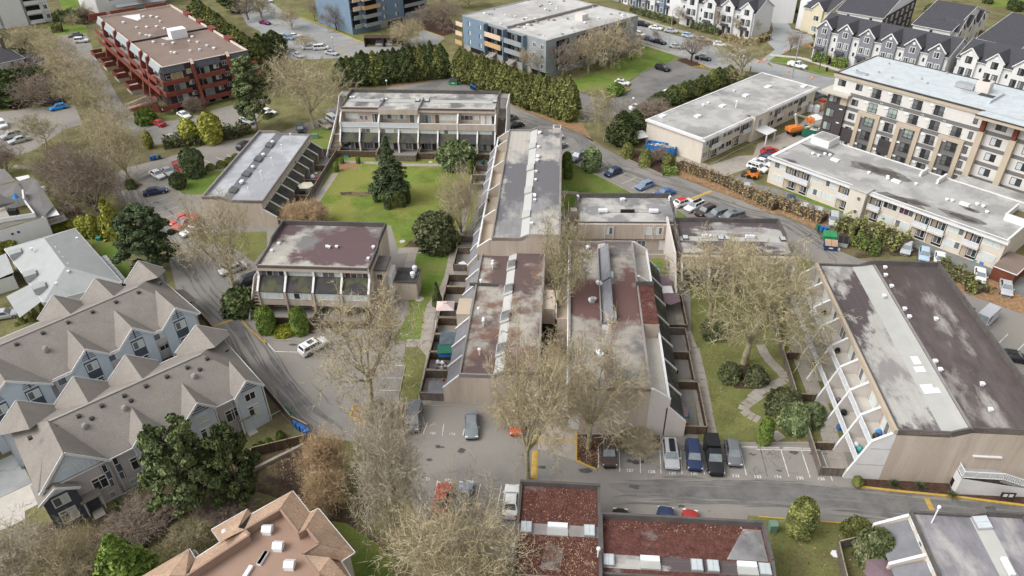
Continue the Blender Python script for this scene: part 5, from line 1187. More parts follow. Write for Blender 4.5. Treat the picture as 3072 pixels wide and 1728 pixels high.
low_block(b,f.w,16.4,5.8,[(1.0,2.4,'gp'),(9.4,2.6,'ppp'),(12.4,2.6,'gpp'),(24,2.6,'dgd'),(27.,2.6,'mmg'),(35.8,2.6,'ppg'),(41.6,2.7,'ppp')],[(.95,2.4,'pp'),(9.4,2.6,'pgp'),(12.4,2.6,'ppp'),(23.9,2.6,'ppp'),(27.,2.6,'gpp'),(35.9,2.6,'ppg'),(41.7,2.6,'ppp')],[(3.7,2.6),(6.4,2.7),(15.2,2.5),(21.5,2.3),(30.,2.6),(32.8,2.7),(38.7,2.7)],lowbal=[(3.7,2.6),(6.4,2.7),(15.3,2.5),(21.4,2.3),(30,2.6),(32.9,2.7),(38.8,2.7)])
bx(b,'stair_bay','cream',17.9,-1.5,0,21.1,-.03,5.9); bx(b,'stair_bay_roof','roof_pale',17.7,-1.7,5.9,21.3,1.2,6.0); [win(b,19.6,z,.8,.9,'g',y=-1.51) for z in (1.2,3.9)]
bx(b,'roof_box','white_trim',1.5,12,5.6,5.6,16.2,7.2); MB().quad((1.7,12.2,7.21),(5.4,12.2,7.21),(5.4,16,7.21),(1.7,16,7.21)).build('roof',MATS['roof_pale'],b)
bx(b,'roof_box','white_trim',24,13.2,5.6,24.4,16.2,6.6); bx(b,'roof_box','white_trim',27.6,12.4,5.6,28,16.2,6.6)
c = MB(); c.box(41.6,7.0,5.6,45.2,7.3,7.0).box(41.6,7.3,5.6,41.9,12.6,7.0); c.build('roof_well_kerb',MATS['white_trim'],b); bx(b,'roof_well','soil',41.9,7.3,5.68,45.2,12.6,5.72)
for u,v,r_ in ((1120,250,5.2),(1270,290,4.0),(600,65,3.2),(1370,540,3.6),(1520,570,2.8),(1980,715,3.2),(330,170,1.6),(2060,640,1.6)):
 q = Vector((*f.hp(T(3,1,u,v),5.69),0)); c = MB(); blob(c,q,r_,5.684 + u * 1e-6,22,.42); c.build('puddle',MATS['roof_puddle'],b); c = MB(); blob(c,q,r_ * .62,5.69 + u * 1e-6,18,.4); c.build('puddle',MATS['roof_puddle_deep'],b)
for u,v,k in ((750,165,'h'),(1340,370,'h'),(2000,590,'h'),(535,105,'v'),(590,125,'v'),(650,110,'v'),(700,120,'v'),(1075,290,'v'),(1258,330,'v'),(1258,350,'v'),(1530,400,'v'),(1830,550,'v'),(1880,560,'v'),(2120,595,'v'),(2180,615,'v'),(2215,670,'v'),(265,75,'v')):
 x,y = f.hp(T(3,1,u,v),5.7); (bx(b,'roof_hatch','vent_white',x - .8,y - .5,5.68,x + .8,y + .5,5.98) if k == 'h' else vent(b,x,y,5.68,.45,.4,'cap'))
x,y = f.hp(T(3,1,2400,1100),3); t = thing('carport','brown boarded lean-to with white rail at the right end of the long cream block','shed',f.W(f.w + .3,-3.6),f.ang)
c = MB().prism([(0,0),(3.4,0),(3.4,7),(0,7)],0,2.3,top=False); c.build('boarding',MATS['timber_red'],t); bx(t,'roof','roof_brown',-.1,-.1,2.3,3.6,7.1,2.42); MB().bar((-.1,-.15,2.5),(3.6,-.15,2.5),.12,.12).bar((3.6,-.15,2.5),(3.65,7,2.5),.12,.12).build('white_rail',MATS['white_trim'],t)

# ---- red brick block
f = FR = Fr((484.5,201.9),(742,149),11.5)
b = bld('apartment_block','red brick and brown clad apartment block with tiered balconies and a brown flat roof',f)
W_,D_ = f.w,64.
shell(b,[(0,0),(W_,0),(W_,D_),(0,D_)],11.5,'clad_brown','roof_brown',.5,.35,'brick_cap')
for x0,x1 in ((-.2,5.3),(8.0,14.6),(17.2,W_)): MB().slabx([(.1,11.45),(-.75,9.9),(-.6,9.8),(.1,9.8)],x0,x1).build('mansard',MATS['mansard'],b)
bx(b,'parkade_wall','concrete',-.3,-.5,0,W_,-.02,1.5)
for x,w_ in ((.8,2),(3.6,1.6),(9.3,1.6),(12.6,2),(15.6,1.6)): bx(b,'parkade_opening','interior',x,-.53,.2,x + w_,-.505,1.25)
for z in (7.15,4.3): bx(b,'balcony','brick_red',-1.2,-1.7,z,5.6,-.02,z + .25); MB().box(-1.2,-1.75,z + .26,5.6,-1.5,z + 1.2).box(-1.2,-1.5,z + .26,-1.0,6,z + 1.2).build('balcony_wall',MATS['brick_red'],b); bx(b,'balcony','brick_red',7.9,-1.7,z,15.,-.02,z + .25); bx(b,'balcony_wall','brick_red',7.9,-1.75,z + .26,15.,-1.5,z + 1.2); bx(b,'balcony','brick_red',17.2,-1.7,z,W_ + 1.4,5,z + 1.2)
bx(b,'balcony_wall','brick_red',-3.0,-2.2,1.3,6.6,-2.0,2.5); bx(b,'terrace','concrete_pale',-3.,-2,1.3,6.6,-.51,1.55); bx(b,'balcony_wall','brick_red',8.2,-2.2,1.5,15.5,-2.,2.6); bx(b,'terrace','concrete_pale',8.2,-2,1.5,15.5,-.51,1.6)
for x in (7.2,16.6): fin(b,x + .2,[(.3,12.0),(-.9,11.0),(-1.9,5),(-2.9,1.0),(-2.9,0),(.3,0)],'brick_red',.7,'brick_cap',1)
for z in (7.55,4.65,1.8): win(b,1.7,z,2.9,2.0,'aa' if z > 7 else 'gn' if z > 4 else 'gp',y=-.02); win(b,5.6,z + 1.1,1.3,1.2,'aa' if z > 7 else 'pg',y=-.02); win(b,9,z,2.4,2.0,'dn' if z > 4 else 'nn',y=-.02); win(b,12.6,z + .9,1.4,1.1,'pg',y=-.02); win(b,15.0,z + 1.3,1.3,1.2,'dg',y=-.02); win(b,17.9,z,2.4,2,'dg',y=-.02)
ys = (10.5,16.5,28,42,55)
for i,y in enumerate(ys):
 o = MB().slabx([(0,12.1),(-.9,11.6),(-1.6,6),(-2.6,1.2),(-2.6,0),(0,0)],-.5,.5).build('fin_wall',MATS['brick_red'],b,loc=(-.02,y,0),rz=-math.pi / 2)
edges = (0.3,) + ys + (64,)
for y0,y1 in zip(edges,edges[1:]):
 a,c = y0 + .8,y1 - .8
 if c - a < 1: continue
 MB().prism([(-.02,a),(-.02,c),(-.85,c),(-.85,a)],[9.8,9.8,9.8,9.8],[11.45,11.45,10.0,10.0]).build('mansard',MATS['mansard_light'],b)
 for z in (7.1,4.2): bx(b,'balcony_wall','brick_red',-1.9,a,z,-1.65,c,z + 1.2); bx(b,'balcony','concrete',-1.64,a,z,-.02,c,z + .2); win(b,-.03,z + .3,2.4,1.9,'dg',y=(a + c) / 2 + 1.2,rz=-math.pi / 2); win(b,-.03,z + .9,1.0,1.2,'p',y=c - .1,rz=-math.pi / 2)
 if y0 > 15: c2 = MB(); ym = (a + c) / 2; c2.box(-5.2,ym - 2.6,1.2,-5.0,ym + 2.6,2.6).box(-5.0,ym - 2.6,1.2,-2.0,ym - 2.4,2.6).box(-5,ym + 2.4,1.2,-2,ym + 2.6,2.6); c2.build('terrace_wall',MATS['brick_red'],b); bx(b,'terrace','concrete_pale',-5,ym - 2.4,0,-1.95,ym + 2.4,1.5)
q = MB()
for p,r_ in (((-4.2,1.5),(-9.5,7.)),((-4.2,6),(-8.5,10.5))): q.bar((p[0],p[1],3.4),(r_[0],r_[1],1.0),.3,.3)
q.build('ramp_wall',MATS['brick_cap'],b); MB().prism([(-3,1),(-9,7),(-7,10),(-2.2,6)],0,[3.0,.6,.6,3.0]).build('entrance_ramp',MATS['brick_red'],b)
x,y = f.hp(T(0,0,1720,350),11.2); t = bx(b,'rooftop_unit','vent_white',x - 2.2,y - 2,11,x + 2.2,y + 1.6,13.4); bx(b,'roof_step','clad_brown',.4,y + 2.4,11.01,W_ - .4,y + 2.7,11.45)
MB().quad((x - 3.6,y - 1,11.012),(x - 2.3,y - 1.5,11.012),(x - 2.3,y + 3,11.012),(x - 4.2,y + 2.4,11.012)).build('pale_patch',MATS['roof_white'],b)  # pale patch laid on the roof sheet
MB().poly([(*f.hp(T(0,0,*p),11.02),11.02) for p in ((1170,155),(1350,135),(1360,180),(1330,200))]).build('pale_patch',MATS['white_paint'],b)  # second pale patch, near the far end of the roof
for u,v in ((1195,225),(1550,215),(1515,265),(1450,355),(1320,275),(1420,270),(1590,285),(1355,335),(1415,350),(1485,415),(1580,440),(1675,425),(1910,415),(1830,405),(1860,365),(2000,450),(1930,490),(1840,500),(1690,520),(1655,515),(1390,170),(1460,165),(1520,175),(2070,475)):
 x,y = f.hp(T(0,0,u,v),11); vent(b,x,y,11,.6,.5,rnd.choice(('box','cap')))
for u,v,wd in ((1740,145,2.0),(1880,215,1.6),(2010,280,2.2),(2180,375,2.)): x,y = f.hp(T(0,0,u,v),11.5); bx(b,'brick_upstand','brick_red',W_ - .6,y - wd,11,W_ + .9,y + wd,11.9)
for u,v,wd in ((1190,110,4.0),(1510,70,3.2),(950,160,2.6)): x,y = f.hp(T(0,0,u,v),11.5); bx(b,'brick_upstand','brick_red',x - wd,D_ - .1,10.6,x + wd,D_ + .5,12.4)
win(b,.35,8.2,1.3,1.0,'d',y=-.02)

# ---- blue blocks
f = FU = Fr((1387,44.7),(1638,122.3),10.5)
b = bld('apartment_block','blue clad flat roofed apartment block with beige balcony fronts and two stair flights',f)
W_,D_ = f.w,38.5
shell(b,[(0,0),(W_,0),(W_,D_),(0,D_)],10.5,'blue_grey','roof_blue',.25,.3,'galv')
bx(b,'cladding','blue_clad',.02,-.06,1.6,11.6,-.003,10.2); bx(b,'base_wall','concrete',-.02,-.08,0,W_,-.004,1.58)
bx(b,'roof_step','parapet_grey',20.4,.4,10.26,20.9,D_ - .4,11.0)
bx(b,'roof_hatch','stucco_light',27,22,10.25,30,24.5,12)
for i,z in enumerate((7.8,5.0,2.3)):
 for x in (2.6,7.9): win(b,x,z,1.4,1.4,'gp',y=-.065,fr='blue_clad')
 for x,mt in ((12.1,'beige_panel' if i != 2 else 'orange_panel'),(21.2,'blue_grey')):
  bx(b,'balcony_recess_shade','interior',x,-.02,z - .2,x + 7.6,-.004,z + 1.9)  # painted shade: dark sheet behind the balcony front, wall stays flat
  if i < 2: bx(b,'balcony_front',mt if i == 0 or x > 20 else 'orange_panel' if i == 1 else mt,x,-1.5,z - .9,x + 7.6,-1.3,z + .5); bx(b,'balcony_floor','blue_grey',x,-1.29,z - .9,x + 7.6,-.03,z - .7)
  win(b,x + 2,z - .1,2.4,1.8,'dg',y=-.03,fr='blue_grey')
 win(b,32.2,z,1.4,1.3,'gg',y=-.02); win(b,35.6,z,1.2,1.3,'dg',y=-.02)
 for y in (4,12,20,28): bx(b,'balcony_recess_shade','interior',W_ + .004,y,z - .4,W_ + .02,y + 5,z + 1.8); bx(b,'balcony_front','blue_grey',W_ + .9,y,z - .9,W_ + 1.1,y + 5,z + .4)  # side balconies: shade put in as thin dark sheets
 bx(b,'end_balcony','beige_panel' if i < 2 else 'orange_panel',-3.4,-.2 - i * .3,z - 1.0,-.03,-.02 - i * .3,z + .3)
for x in (11.9,20.6,29.2): bx(b,'pilaster','blue_clad',x,-1.6,0,x + .35,-.07,10.4)
for x in (3.6,31.5): bx(b,'garage_door','interior',x,-.12,.1,x + 6.5,-.085,1.5)
for x in (13.8,22.8):
 MB().slabx([(-.1,2.2),(-8,0),(-8,-.1),(-.1,1.8)],x,x + 2.3).build('stair',MATS['concrete_pale'],b); steps(b,x + .1,x + 2.2,-.3,2.3,-7.8,.15,14,'concrete'); MB().bar((x,-.1,3.1),(x,-8,.9),.08,.08).bar((x + 2.3,-.1,3.1),(x + 2.3,-8,.9),.08,.08).build('handrail',MATS['metal_dark'],b)
for k in range(46): vent(b,rnd.uniform(1.5,W_ - 1.5),rnd.uniform(2,D_ - 2),10.25,rnd.uniform(.35,.8),rnd.uniform(.25,.5),rnd.choice(('box','cap','cap')),rnd.choice(('vent_white','vent_white','galv','timber_cap')))
f = Fr(S4(980,0,790,610),S4(980,0,1530,425),0)
b = bld('apartment_block','blue clad apartment tower with jutting balconies at the top edge of the view',f)
MB().prism([(5,0),(16,0),(16,22),(-5.5,22),(-5.5,.6),(0,0)],0,15,top=True).build('wall',MATS['blue_clad'],b); bx(b,'base_wall','concrete',5.5,-.2,0,15.5,-.01,2.2); bx(b,'parkade_opening','interior',8.5,-.24,.3,14.8,-.21,1.7); bx(b,'wing','blue_grey',16.02,1.2,0,27,20,15)
for i,z in enumerate((2.4,5.2,8.,10.8)):
 for x in (7.2,12.2): win(b,x,z + .5,1.5,1.3,'pg',y=-.02,fr='blue_grey')
 mt = ('blue_grey','blue_grey','orange_panel','beige_panel')[i]
 c = MB().box(-1.6,-2.2,z - .4,4.9,-2.0,z + .8).box(-1.6,-2.0,z - .4,-1.4,4.2,z + .8).box(-1.4,-2,z - .4,4.9,-.05,z - .2); c.build('balcony_front',MATS[mt],b); bx(b,'balcony_recess_shade','interior',.2,-.03,z - .1,4.8,-.01,z + 2.1); bx(b,'balcony_front','blue_grey',16.2,-.6,z - .3,26,-.4,z + .8); bx(b,'balcony_recess_shade','interior',16.4,1.17,z,26,1.19,z + 2)  # dark sheets stand in for balcony shade on the uncut wall
 bx(b,'balcony_front','beige_panel' if i > 1 else 'blue_grey',-5.4,-1.5,z - .3,-2.6,-1.3,z + 1.0); bx(b,'balcony_recess_shade','interior',-5.4,-.1,z,-2.6,0.2,z + 2.2)


# ---- far street rows
def town_row(name,label,f,x0,x1,d,h,rz,n,wu,c0,gcols,wall='town_white',az=3.1,gw=.72,hips=(0,0),trim='white_trim',low=True,group=None):
 b = bld(name,label,f,'townhouses',group); G_ = [(c0 + wu * k,wu * gw,h + az,gcols[k % len(gcols)],.7) for k in range(n)]
 gable_row(b,x0,x1,d,h,rz,wall,'shingle_dark',G_,(),.4,trim,ridge=None,hip=hips)
 for k in range(n):
  xc = c0 + wu * k; fr = 'white_trim' if gcols[k % len(gcols)] != 'town_white' else 'black'
  win(b,xc - .8,h - .9,1.6,1.7,'gd',fr,y=-.72,t=.14)
  if low:
   win(b,xc - 1.7,h - 4.1,1.4,1.9,'gd',fr,y=-.72,t=.14); win(b,xc + .2,h - 4.1,1.4,1.9,'ng',fr,y=-.72,t=.14); hood(b,xc - 1.9,xc + .9,-.72,h - 5.2); win(b,xc + .6,.6,1.2,1.9,'gd',fr,y=-.72,t=.12); bx(b,'door','clad_brown',xc - 1.2,-.76,.2,xc - .2,-.71,2.5)
  bx(b,'gable_panel','vent_white',xc - .35,-.76,h + az - 1.7,xc + .35,-.71,h + az - 1.05); win(b,xc - wu / 2 - .2,h - 2.6,.5,1.0,'d','black',y=-.02); win(b,xc - wu / 2 - .2,h - 5.4,.5,1.0,'d','black',y=-.02)
 return b
f = Fr(S5(2050,0,2090,445),S5(2572,0,1395,875),8.5)
town_row('townhouse_row','grey gabled townhouse row with white barge boards and dark roof across the street',f,-.3,37,13.2,8.5,11.9,6,6.38,2.3,['town_grey'])
f = Fr(S5(2572,0,1560,870),S5(2572,0,2330,1050),8.5)
town_row('townhouse_row','white gabled townhouse row with dark roof at the right edge behind the tall block',f,0,42,13,8.5,11.9,6,6.41,3.06,['town_white'])
f = Fr(S5(2050,0,330,60),S5(2050,0,1105,205),8.0)
b = town_row('townhouse_row','white gabled townhouse row with dark roof at the bend of the street',f,-9,18.4,12.3,8.0,11.2,4,6.7,-4.3,['town_white'])
f2 = Fr(T(2,0,1240,60),T(2,0,1700,190),0)
b = bld('townhouse_row','grey and white townhouse row at the top edge beside the parked cars',f2,'townhouses')
MB().prism([(-26,0),(f2.w,0),(f2.w,12),(-26,12)],0,11,top=False).build('wall',MATS['town_white'],b)
MB().quad((-26,-.4,11),(f2.w,-.4,11),(f2.w,6,14),(-26,6,14)).quad((f2.w,12.4,11),(-26,12.4,11),(-26,6,14),(f2.w,6,14)).build('roof',MATS['shingle_dark'],b)
for k in range(9):
 x = -24 + k * 4.6
 if x + 2.6 > f2.w: break
 bx(b,'front_bay',('town_grey','town_white','blue_clad')[k % 3],x,-.8,0,x + 2.4,-.02,9.5)
 for z in (.6,4.0,7.2): win(b,x + .5,z,1.4,1.8,'gd','white_trim',y=-.82,t=.12)
 hood(b,x + 2.5,x + 4.3,-.03,2.8); bx(b,'door','clad_brown',x + 3,-.06,.2,x + 3.9,-.012,2.4); win(b,x + 2.9,4.2,1.2,1.6,'dd','black',y=-.02)
# rows behind
def plain_row(label,a,c,z,d,rz,wall,wins=4,fronts=(),gr=None,x0=0,ln=None):
 f = Fr(a,c,z); b = bld('townhouse_row',label,f,'townhouses',gr); L = ln or f.w
 gable_row(b,x0,L,d,z,z + rz,wall,'shingle_dark',fronts,(),.45,'white_trim',ridge=None)
 for k in range(wins): win(b,x0 + (L - x0) * (k + .5) / wins - .4,z - 1.9,.8,1.2,'d','black',y=-.02)
 return b,f
b,f = plain_row('white ended townhouse row with a broad dark roof, second row behind the street',S5(2572,0,870,370),S5(2572,0,1450,480),8.5,30,4.2,'town_white',1,x0=0)
for k,(u,v) in enumerate(((1580,300),(1735,230),(1885,165))):
 y = 5 + 7.5 * k; L = f.w
 MB().prism([(L + .02,y - 2.1),(L + 1.1,y - 2.1),(L + 1.1,y + 2.1),(L + .02,y + 2.1)],0,8,top=False).build('gable_wall',MATS['town_white'],b); MB().poly([(L + 1.1,y - 2.1,8),(L + 1.1,y + 2.1,8),(L + 1.1,y,10.6)]).build('gable_wall',MATS['town_white'],b)
 MB().quad((L + 1.5,y - 2.4,7.8),(L + 1.5,y,10.8),(L - 5,y,10.8),(L - .5,y - 2.4,7.8)).build('gable_roof',MATS['shingle_dark'],b); MB().quad((L + 1.5,y,10.8),(L + 1.5,y + 2.4,7.8),(L - .5,y + 2.4,7.8),(L - 5,y,10.8)).build('gable_roof',MATS['shingle_dark'],b)
 MB().bar((L + 1.52,y - 2.5,7.7),(L + 1.52,y,10.7),.08,.3).bar((L + 1.52,y,10.7),(L + 1.52,y + 2.5,7.7),.08,.3).build('barge_board',MATS['white_trim'],b)
 for z in (2.8,6.0): win(b,L + 1.12,z,1.6,1.8,'gd','white_trim',y=y - .8,rz=math.pi / 2)
b,f = plain_row('dark roofed townhouse row with black trimmed windows at the top right',S5(2572,0,-300,160),S5(2572,0,400,275),8.5,30,4.2,'town_white',2)
bx(b,'side_wall','dark_clad',f.w + .02,.1,0,f.w + .5,29.5,8.4)
for k in range(6):
 y = 1.5 + 4.8 * k
 for z in (1,3.6,6.3): win(b,f.w + .52,z,1.5,1.7,'gd','white_trim',y=y,rz=math.pi / 2,t=.14)
b,f = plain_row('pale gabled townhouse row with a dark roof in the right hand corner',S5(2572,0,1870,590),S5(2572,0,2530,740),8.5,34,4.2,'town_yellow',2)
b,f = plain_row('grey townhouse row with a dark roof half behind the tall block roof',S5(2572,0,2560,640),S5(2572,0,3200,800),8.5,30,4.2,'town_blue',1)
f = Fr(S5(2050,0,1800,470),S5(2050,0,2060,540),0)
b = bld('townhouse_row','yellow and white corner townhouse with a small dark gabled roof',f,'townhouses')
gable_row(b,0,9,14,7.6,10.6,'town_yellow','shingle_dark',[(5.6,4.4,10.2,'town_yellow',.8)],(),.4,ridge=None); win(b,4.6,4.4,2,1.6,'gd',y=-.82); win(b,4.6,1,2,1.8,'ng',y=-.82); bx(b,'side_wall','town_white',-2.6,1,0,-.02,14,9)
f = Fr(S5(2050,0,1700,400),S5(2050,0,1560,-10),0)
b = bld('townhouse_row','white ended townhouse row running along the side street with black balconies',f,'townhouses')
gable_row(b,3,f.w + 26,0 - -14,9,12,'town_white','shingle_dark',(),(),.3,ridge=None);
for k in range(6): bx(b,'balcony','black',5 + 6 * k,-1.3,3,8.6 + 6 * k,-.02,3.9); win(b,5.4 + 6 * k,6,1.8,1.7,'dd','black',y=-.02); win(b,5.4 + 6 * k,.5,1.8,2.0,'dd','black',y=-.02)

# ---- left hand houses
def town_front(b,xc,hw,h,az,blue='town_blue',slate=True,y=-.62,low=True):
 w1 = win(b,xc - .75,h - 1.25,1.5,1.35,'gp',y=y,t=.12)
 if slate: bx(b,'slate_panel','town_slate',xc - .85,y - .012,1.2,xc + .85,y - .002,h + .35)
 w2 = win(b,xc - .8,h - 4.5,1.6,1.9,'gd',y=y - .012,t=.12,transom=.72)
 q = MB(); q.box(xc - .07,y - .06,h + .55,xc + .07,y - .005,az - .35)
 for k in range(3): zz = h + .75 + .3 * k; q.box(xc - .85 + .12 * k,y - .05,zz,xc + .85 - .12 * k,y - .004,zz + .07)
 q.build('gable_slats',MATS['town_slate'],b)
f = FT2 = Fr(T(0,3,380,600),T(0,2,2480,930),6.3)
b = bld('townhouse_row','front taupe roofed townhouse row with blue gables facing the garden',f,'townhouses')
gb = [(23.6,7.2,9.4,'town_blue',.3),(14.3,6.4,9.4,'town_blue',.3),(8.0,6.4,9.4,'town_blue',.3),(1.6,6.4,9.4,'town_blue',.3)]
gable_row(b,0,25.8,12.2,6.3,9.6,'town_lilac','shingle_taupe',[(24.1,3.9,8.4,'town_blue',.9,6.5),(17.9,3.9,8.4,'town_blue',.7,6.5),(11.7,3.9,8.4,'town_blue',.7,6.5),(3.5,7.4,9.9,'town_lilac',.35,6.0)],[(x,w_,a,m_,p_,6.6) for x,w_,a,m_,p_ in gb],.5,hip=(3.5,4.2),vent_n=10)
for xc in (24.1,17.9,11.7): win(b,xc - .75,4.9,1.5,1.3,'dd' if xc != 17.9 else 'pp',y=-.93 if xc > 24 else -.73,t=.12); win(b,xc - .75,2.2,1.5,1.8,'dp',y=-.93 if xc > 24 else -.73,t=.12,transom=.72)
for xc in (24.1,17.9,11.7):
 q = MB()
 for k in range(3): q.box(xc - 1.2 + .33 * k,-.99 if xc > 24 else -.79,6.75 + .36 * k,xc + 1.2 - .33 * k,-.93 if xc > 24 else -.73,6.83 + .36 * k)
 q.build('gable_slats',MATS['town_slate'],b)
for x in (20.9,14.6,8.9): win(b,x - .3,5.4,1.1,.55,'d',y=-.02); bx(b,'slate_panel','town_slate',x - 1.6,-.025,1.8,x - .9,-.004,5.9); win(b,x - 1.55,4.4,.6,1.3,'d',y=-.03); win(b,x - 1.55,1.9,.6,1.3,'g',y=-.03)
for x in (21.4,9.6,5.2): win(b,x - .7,2.3,1.7,2.,'dd',y=-.02 if x > 7.5 else -.37,t=.12,transom=.72)
win(b,2.4,4.6,.9,.5,'d',y=-.37); bx(b,'slate_panel','town_slate',6.0,-.385,1.8,6.7,-.36,5.9); win(b,6.05,4.4,.6,1.3,'d',y=-.39); win(b,6.05,1.9,.6,1.3,'g',y=-.39)
for x in (5.6,8.1): win(b,x,.35,.7,.9,'n',y=-.37 if x < 7 else -.02)
for x in (3.2,10.2,22.4):
 yy = -.37 if x < 7 else -.02
 bx(b,'door','town_slate',x,yy - .06,.1,x + 1.3,yy - .01,2.2); hood(b,x - .5,x + 1.8,yy - .02,2.5,'shingle_taupe',1.0,.35); bx(b,'porch_post','white_trim',x - .3,yy - .9,.1,x - .15,yy - .75,2.45); bx(b,'porch_post','white_trim',x + 1.5,yy - .9,.1,x + 1.65,yy - .75,2.45); steps(b,x + .05,x + 1.25,yy - .4,.12,yy - 1.7,-.0 + .06,4,'concrete_pale')
 bx(b,'plinth','white_trim',x + 1.7,yy - .05,.05,x + 5.6,yy - .012,.2)
MB().prism([(-.4,-1.1),(3.0,-1.1),(3.0,2.0),(-.4,2.0)],0,5.3,top=False).build('corner_bay',MATS['town_slate'],b); win(b,.4,3.5,1.7,1.45,'gp',y=-1.12,t=.13); win(b,.4,.8,1.8,1.9,'gp',y=-1.12,t=.13,transom=.72)
MB().quad((-.8,-1.5,5.1),(1.3,-1.5,6.5),(1.3,2.4,6.5),(-.8,2.4,5.1)).quad((1.3,-1.5,6.5),(3.4,-1.5,5.1),(3.4,2.4,5.1),(1.3,2.4,6.5)).build('bay_roof',MATS['shingle_taupe'],b); MB().bar((-.85,-1.52,5.0),(1.3,-1.52,6.42),.09,.32).bar((1.3,-1.52,6.42),(3.45,-1.52,5.0),.09,.32).build('barge_board',MATS['white_trim'],b)
MB().poly([(-.3,-1.12,5.3),(2.9,-1.12,5.3),(1.3,-1.12,6.3)]).build('bay_gable',MATS['town_blue'],b); q = MB()
for k in range(3): q.box(.2 + .35 * k,-1.2,5.4 + .28 * k,2.4 - .35 * k,-1.13,5.48 + .28 * k)
for k in range(5): q.box(3.6 + .55 * k,-.45,6.3,3.68 + .55 * k,-.38,7.9 - .35 * k)
for k in range(3): q.box(2.6,-.45,7.3 + .4 * k,4.4 - .3 * k,-.38,7.4 + .4 * k)
q.build('gable_slats',MATS['white_trim'],b)
for x in (25.95,22.25,19.7,16.1,13.5,9.9): bx(b,'trim_board','white_trim',x - .09,-.98 if x > 22 else -.76,.1,x + .05,-.90 if x > 22 else -.70,6.3)
MB().poly([(1.0,-.375,6.1),(6.4,-.375,6.1),(3.6,-.375,9.3)]).build('gable_panel',MATS['town_blue'],b)
bx(b,'downpipe','white_trim',21.8,-.14,.1,21.92,-.02,6.2); bx(b,'downpipe','white_trim',7.3,-.14,.1,7.42,-.02,6.2); bx(b,'downpipe','white_trim',15.6,-.14,.1,15.72,-.02,6.2)
for x,z in ((19.5,.0),(11.0,0),(6.5,0)):
 o = MB().lathe([(.34,0),(.36,.5),(.22,.75)],10).build('chimney_cowl',MATS['shingle_ridge'],b,loc=(x,3.8,8.2)); MB().lathe([(.3,0),(.26,.35)],10).build('roof_vent',MATS['metal_dark'],b,loc=(x + 1.0,4.4,8.55))
f = FT1 = Fr(T(0,2,420,920),T(0,2,1890,240),6.9)
b = bld('townhouse_row','rear taupe roofed townhouse row with tall pale blue gables and railed decks',f,'townhouses')
w1 = f.w
gable_row(b,-18,w1,14,6.9,10.2,'town_lilac','shingle_taupe',[(18.0,5.2,9.5,'town_blue',.6,7.1),(11.9,5.0,9.4,'town_blue',.6,7.1),(5.7,5.0,9.4,'town_blue',.6,7.1),(-3.6,8.6,10.1,'town_blue',.8,6.8)],[(19.6,6,9.8,'town_blue',.3,7.2),(13.1,6,9.8,'town_blue',.3,7.2),(7.2,6,9.8,'town_blue',.3,7.2)],.5,hip=(0,4.5),vent_n=12)
for xc in (18.,11.9,5.7): town_front(b,xc,2,6.9,9.4)
for xc in (-1.6,-5.4): town_front(b,xc,2,6.9,8.9,y=-.83)
win(b,-3.5 - .5,4.5,.9,1.6,'p',y=-.82); win(b,-3.5 - .5,1.0,.9,1.6,'p',y=-.82)
for xc in (15.0,8.8,2.4):
 win(b,xc - 1.1,5.5,2.1,1.2,'gp',y=-.45); bx(b,'upper_bay','town_lilac',xc - 1.4,-.45,4.6,xc + 1.4,-.03,6.85); win(b,xc - .6,3.2,1.6,.9,'dd',y=-.02); bx(b,'deck','timber',xc - 1.5,-2.4,1.6,xc + 1.5,-.03,1.75); rail(b,xc - 1.5,xc + 1.5,-2.4,1.75,1.0,3,glass=False,top='metal_dark')
 bx(b,'barbecue','black',xc - 1.1,-1.8,1.76,xc - .3,-1.3,2.6)
for x in (4,10.2): o = MB().lathe([(.34,0),(.36,.5),(.22,.75)],10).build('chimney_cowl',MATS['shingle_ridge'],b,loc=(x - 8,3.6,8.7));
for xs_,xe in ((-1.5,2.0),): MB().prism([(w1 - .3,8.4),(w1 + 3.0,8.4),(w1 + 3.0,12.6),(w1 - .3,12.6)],0,3.0,top=False).build('porch',MATS['town_lilac'],b); MB().poly([(w1 - .4,8.0,4.6),(w1 + 3.4,8.0,3.0),(w1 + 3.4,13,3.0),(w1 - .4,13,4.6)]).build('porch_roof',MATS['shingle_taupe'],b)
fence('brown board fence along the lane beside the taupe roofed townhouses',[gp(T(0,2,1900,250)),gp(T(0,2,2090,470)),gp(T(0,2,2230,640)),gp(T(0,2,2576,1030)),gp(T(1,2,380,1330)),gp(T(1,3,545,70))],1.6,'timber',pitch=.9,group='long garden fences')
fence('brown retaining fence along the foot of the garden by the lane bins',[gp(T(0,3,1700,880)),gp(T(0,3,2450,450)),gp(T(1,3,0,300)),gp(T(1,3,530,170))],1.7,'timber',pitch=.8,group='long garden fences')
kerb(TT(0,3,(1660,900),(2450,480)) + TT(1,3,(0,440),(500,190)),'concrete',.5,.4)
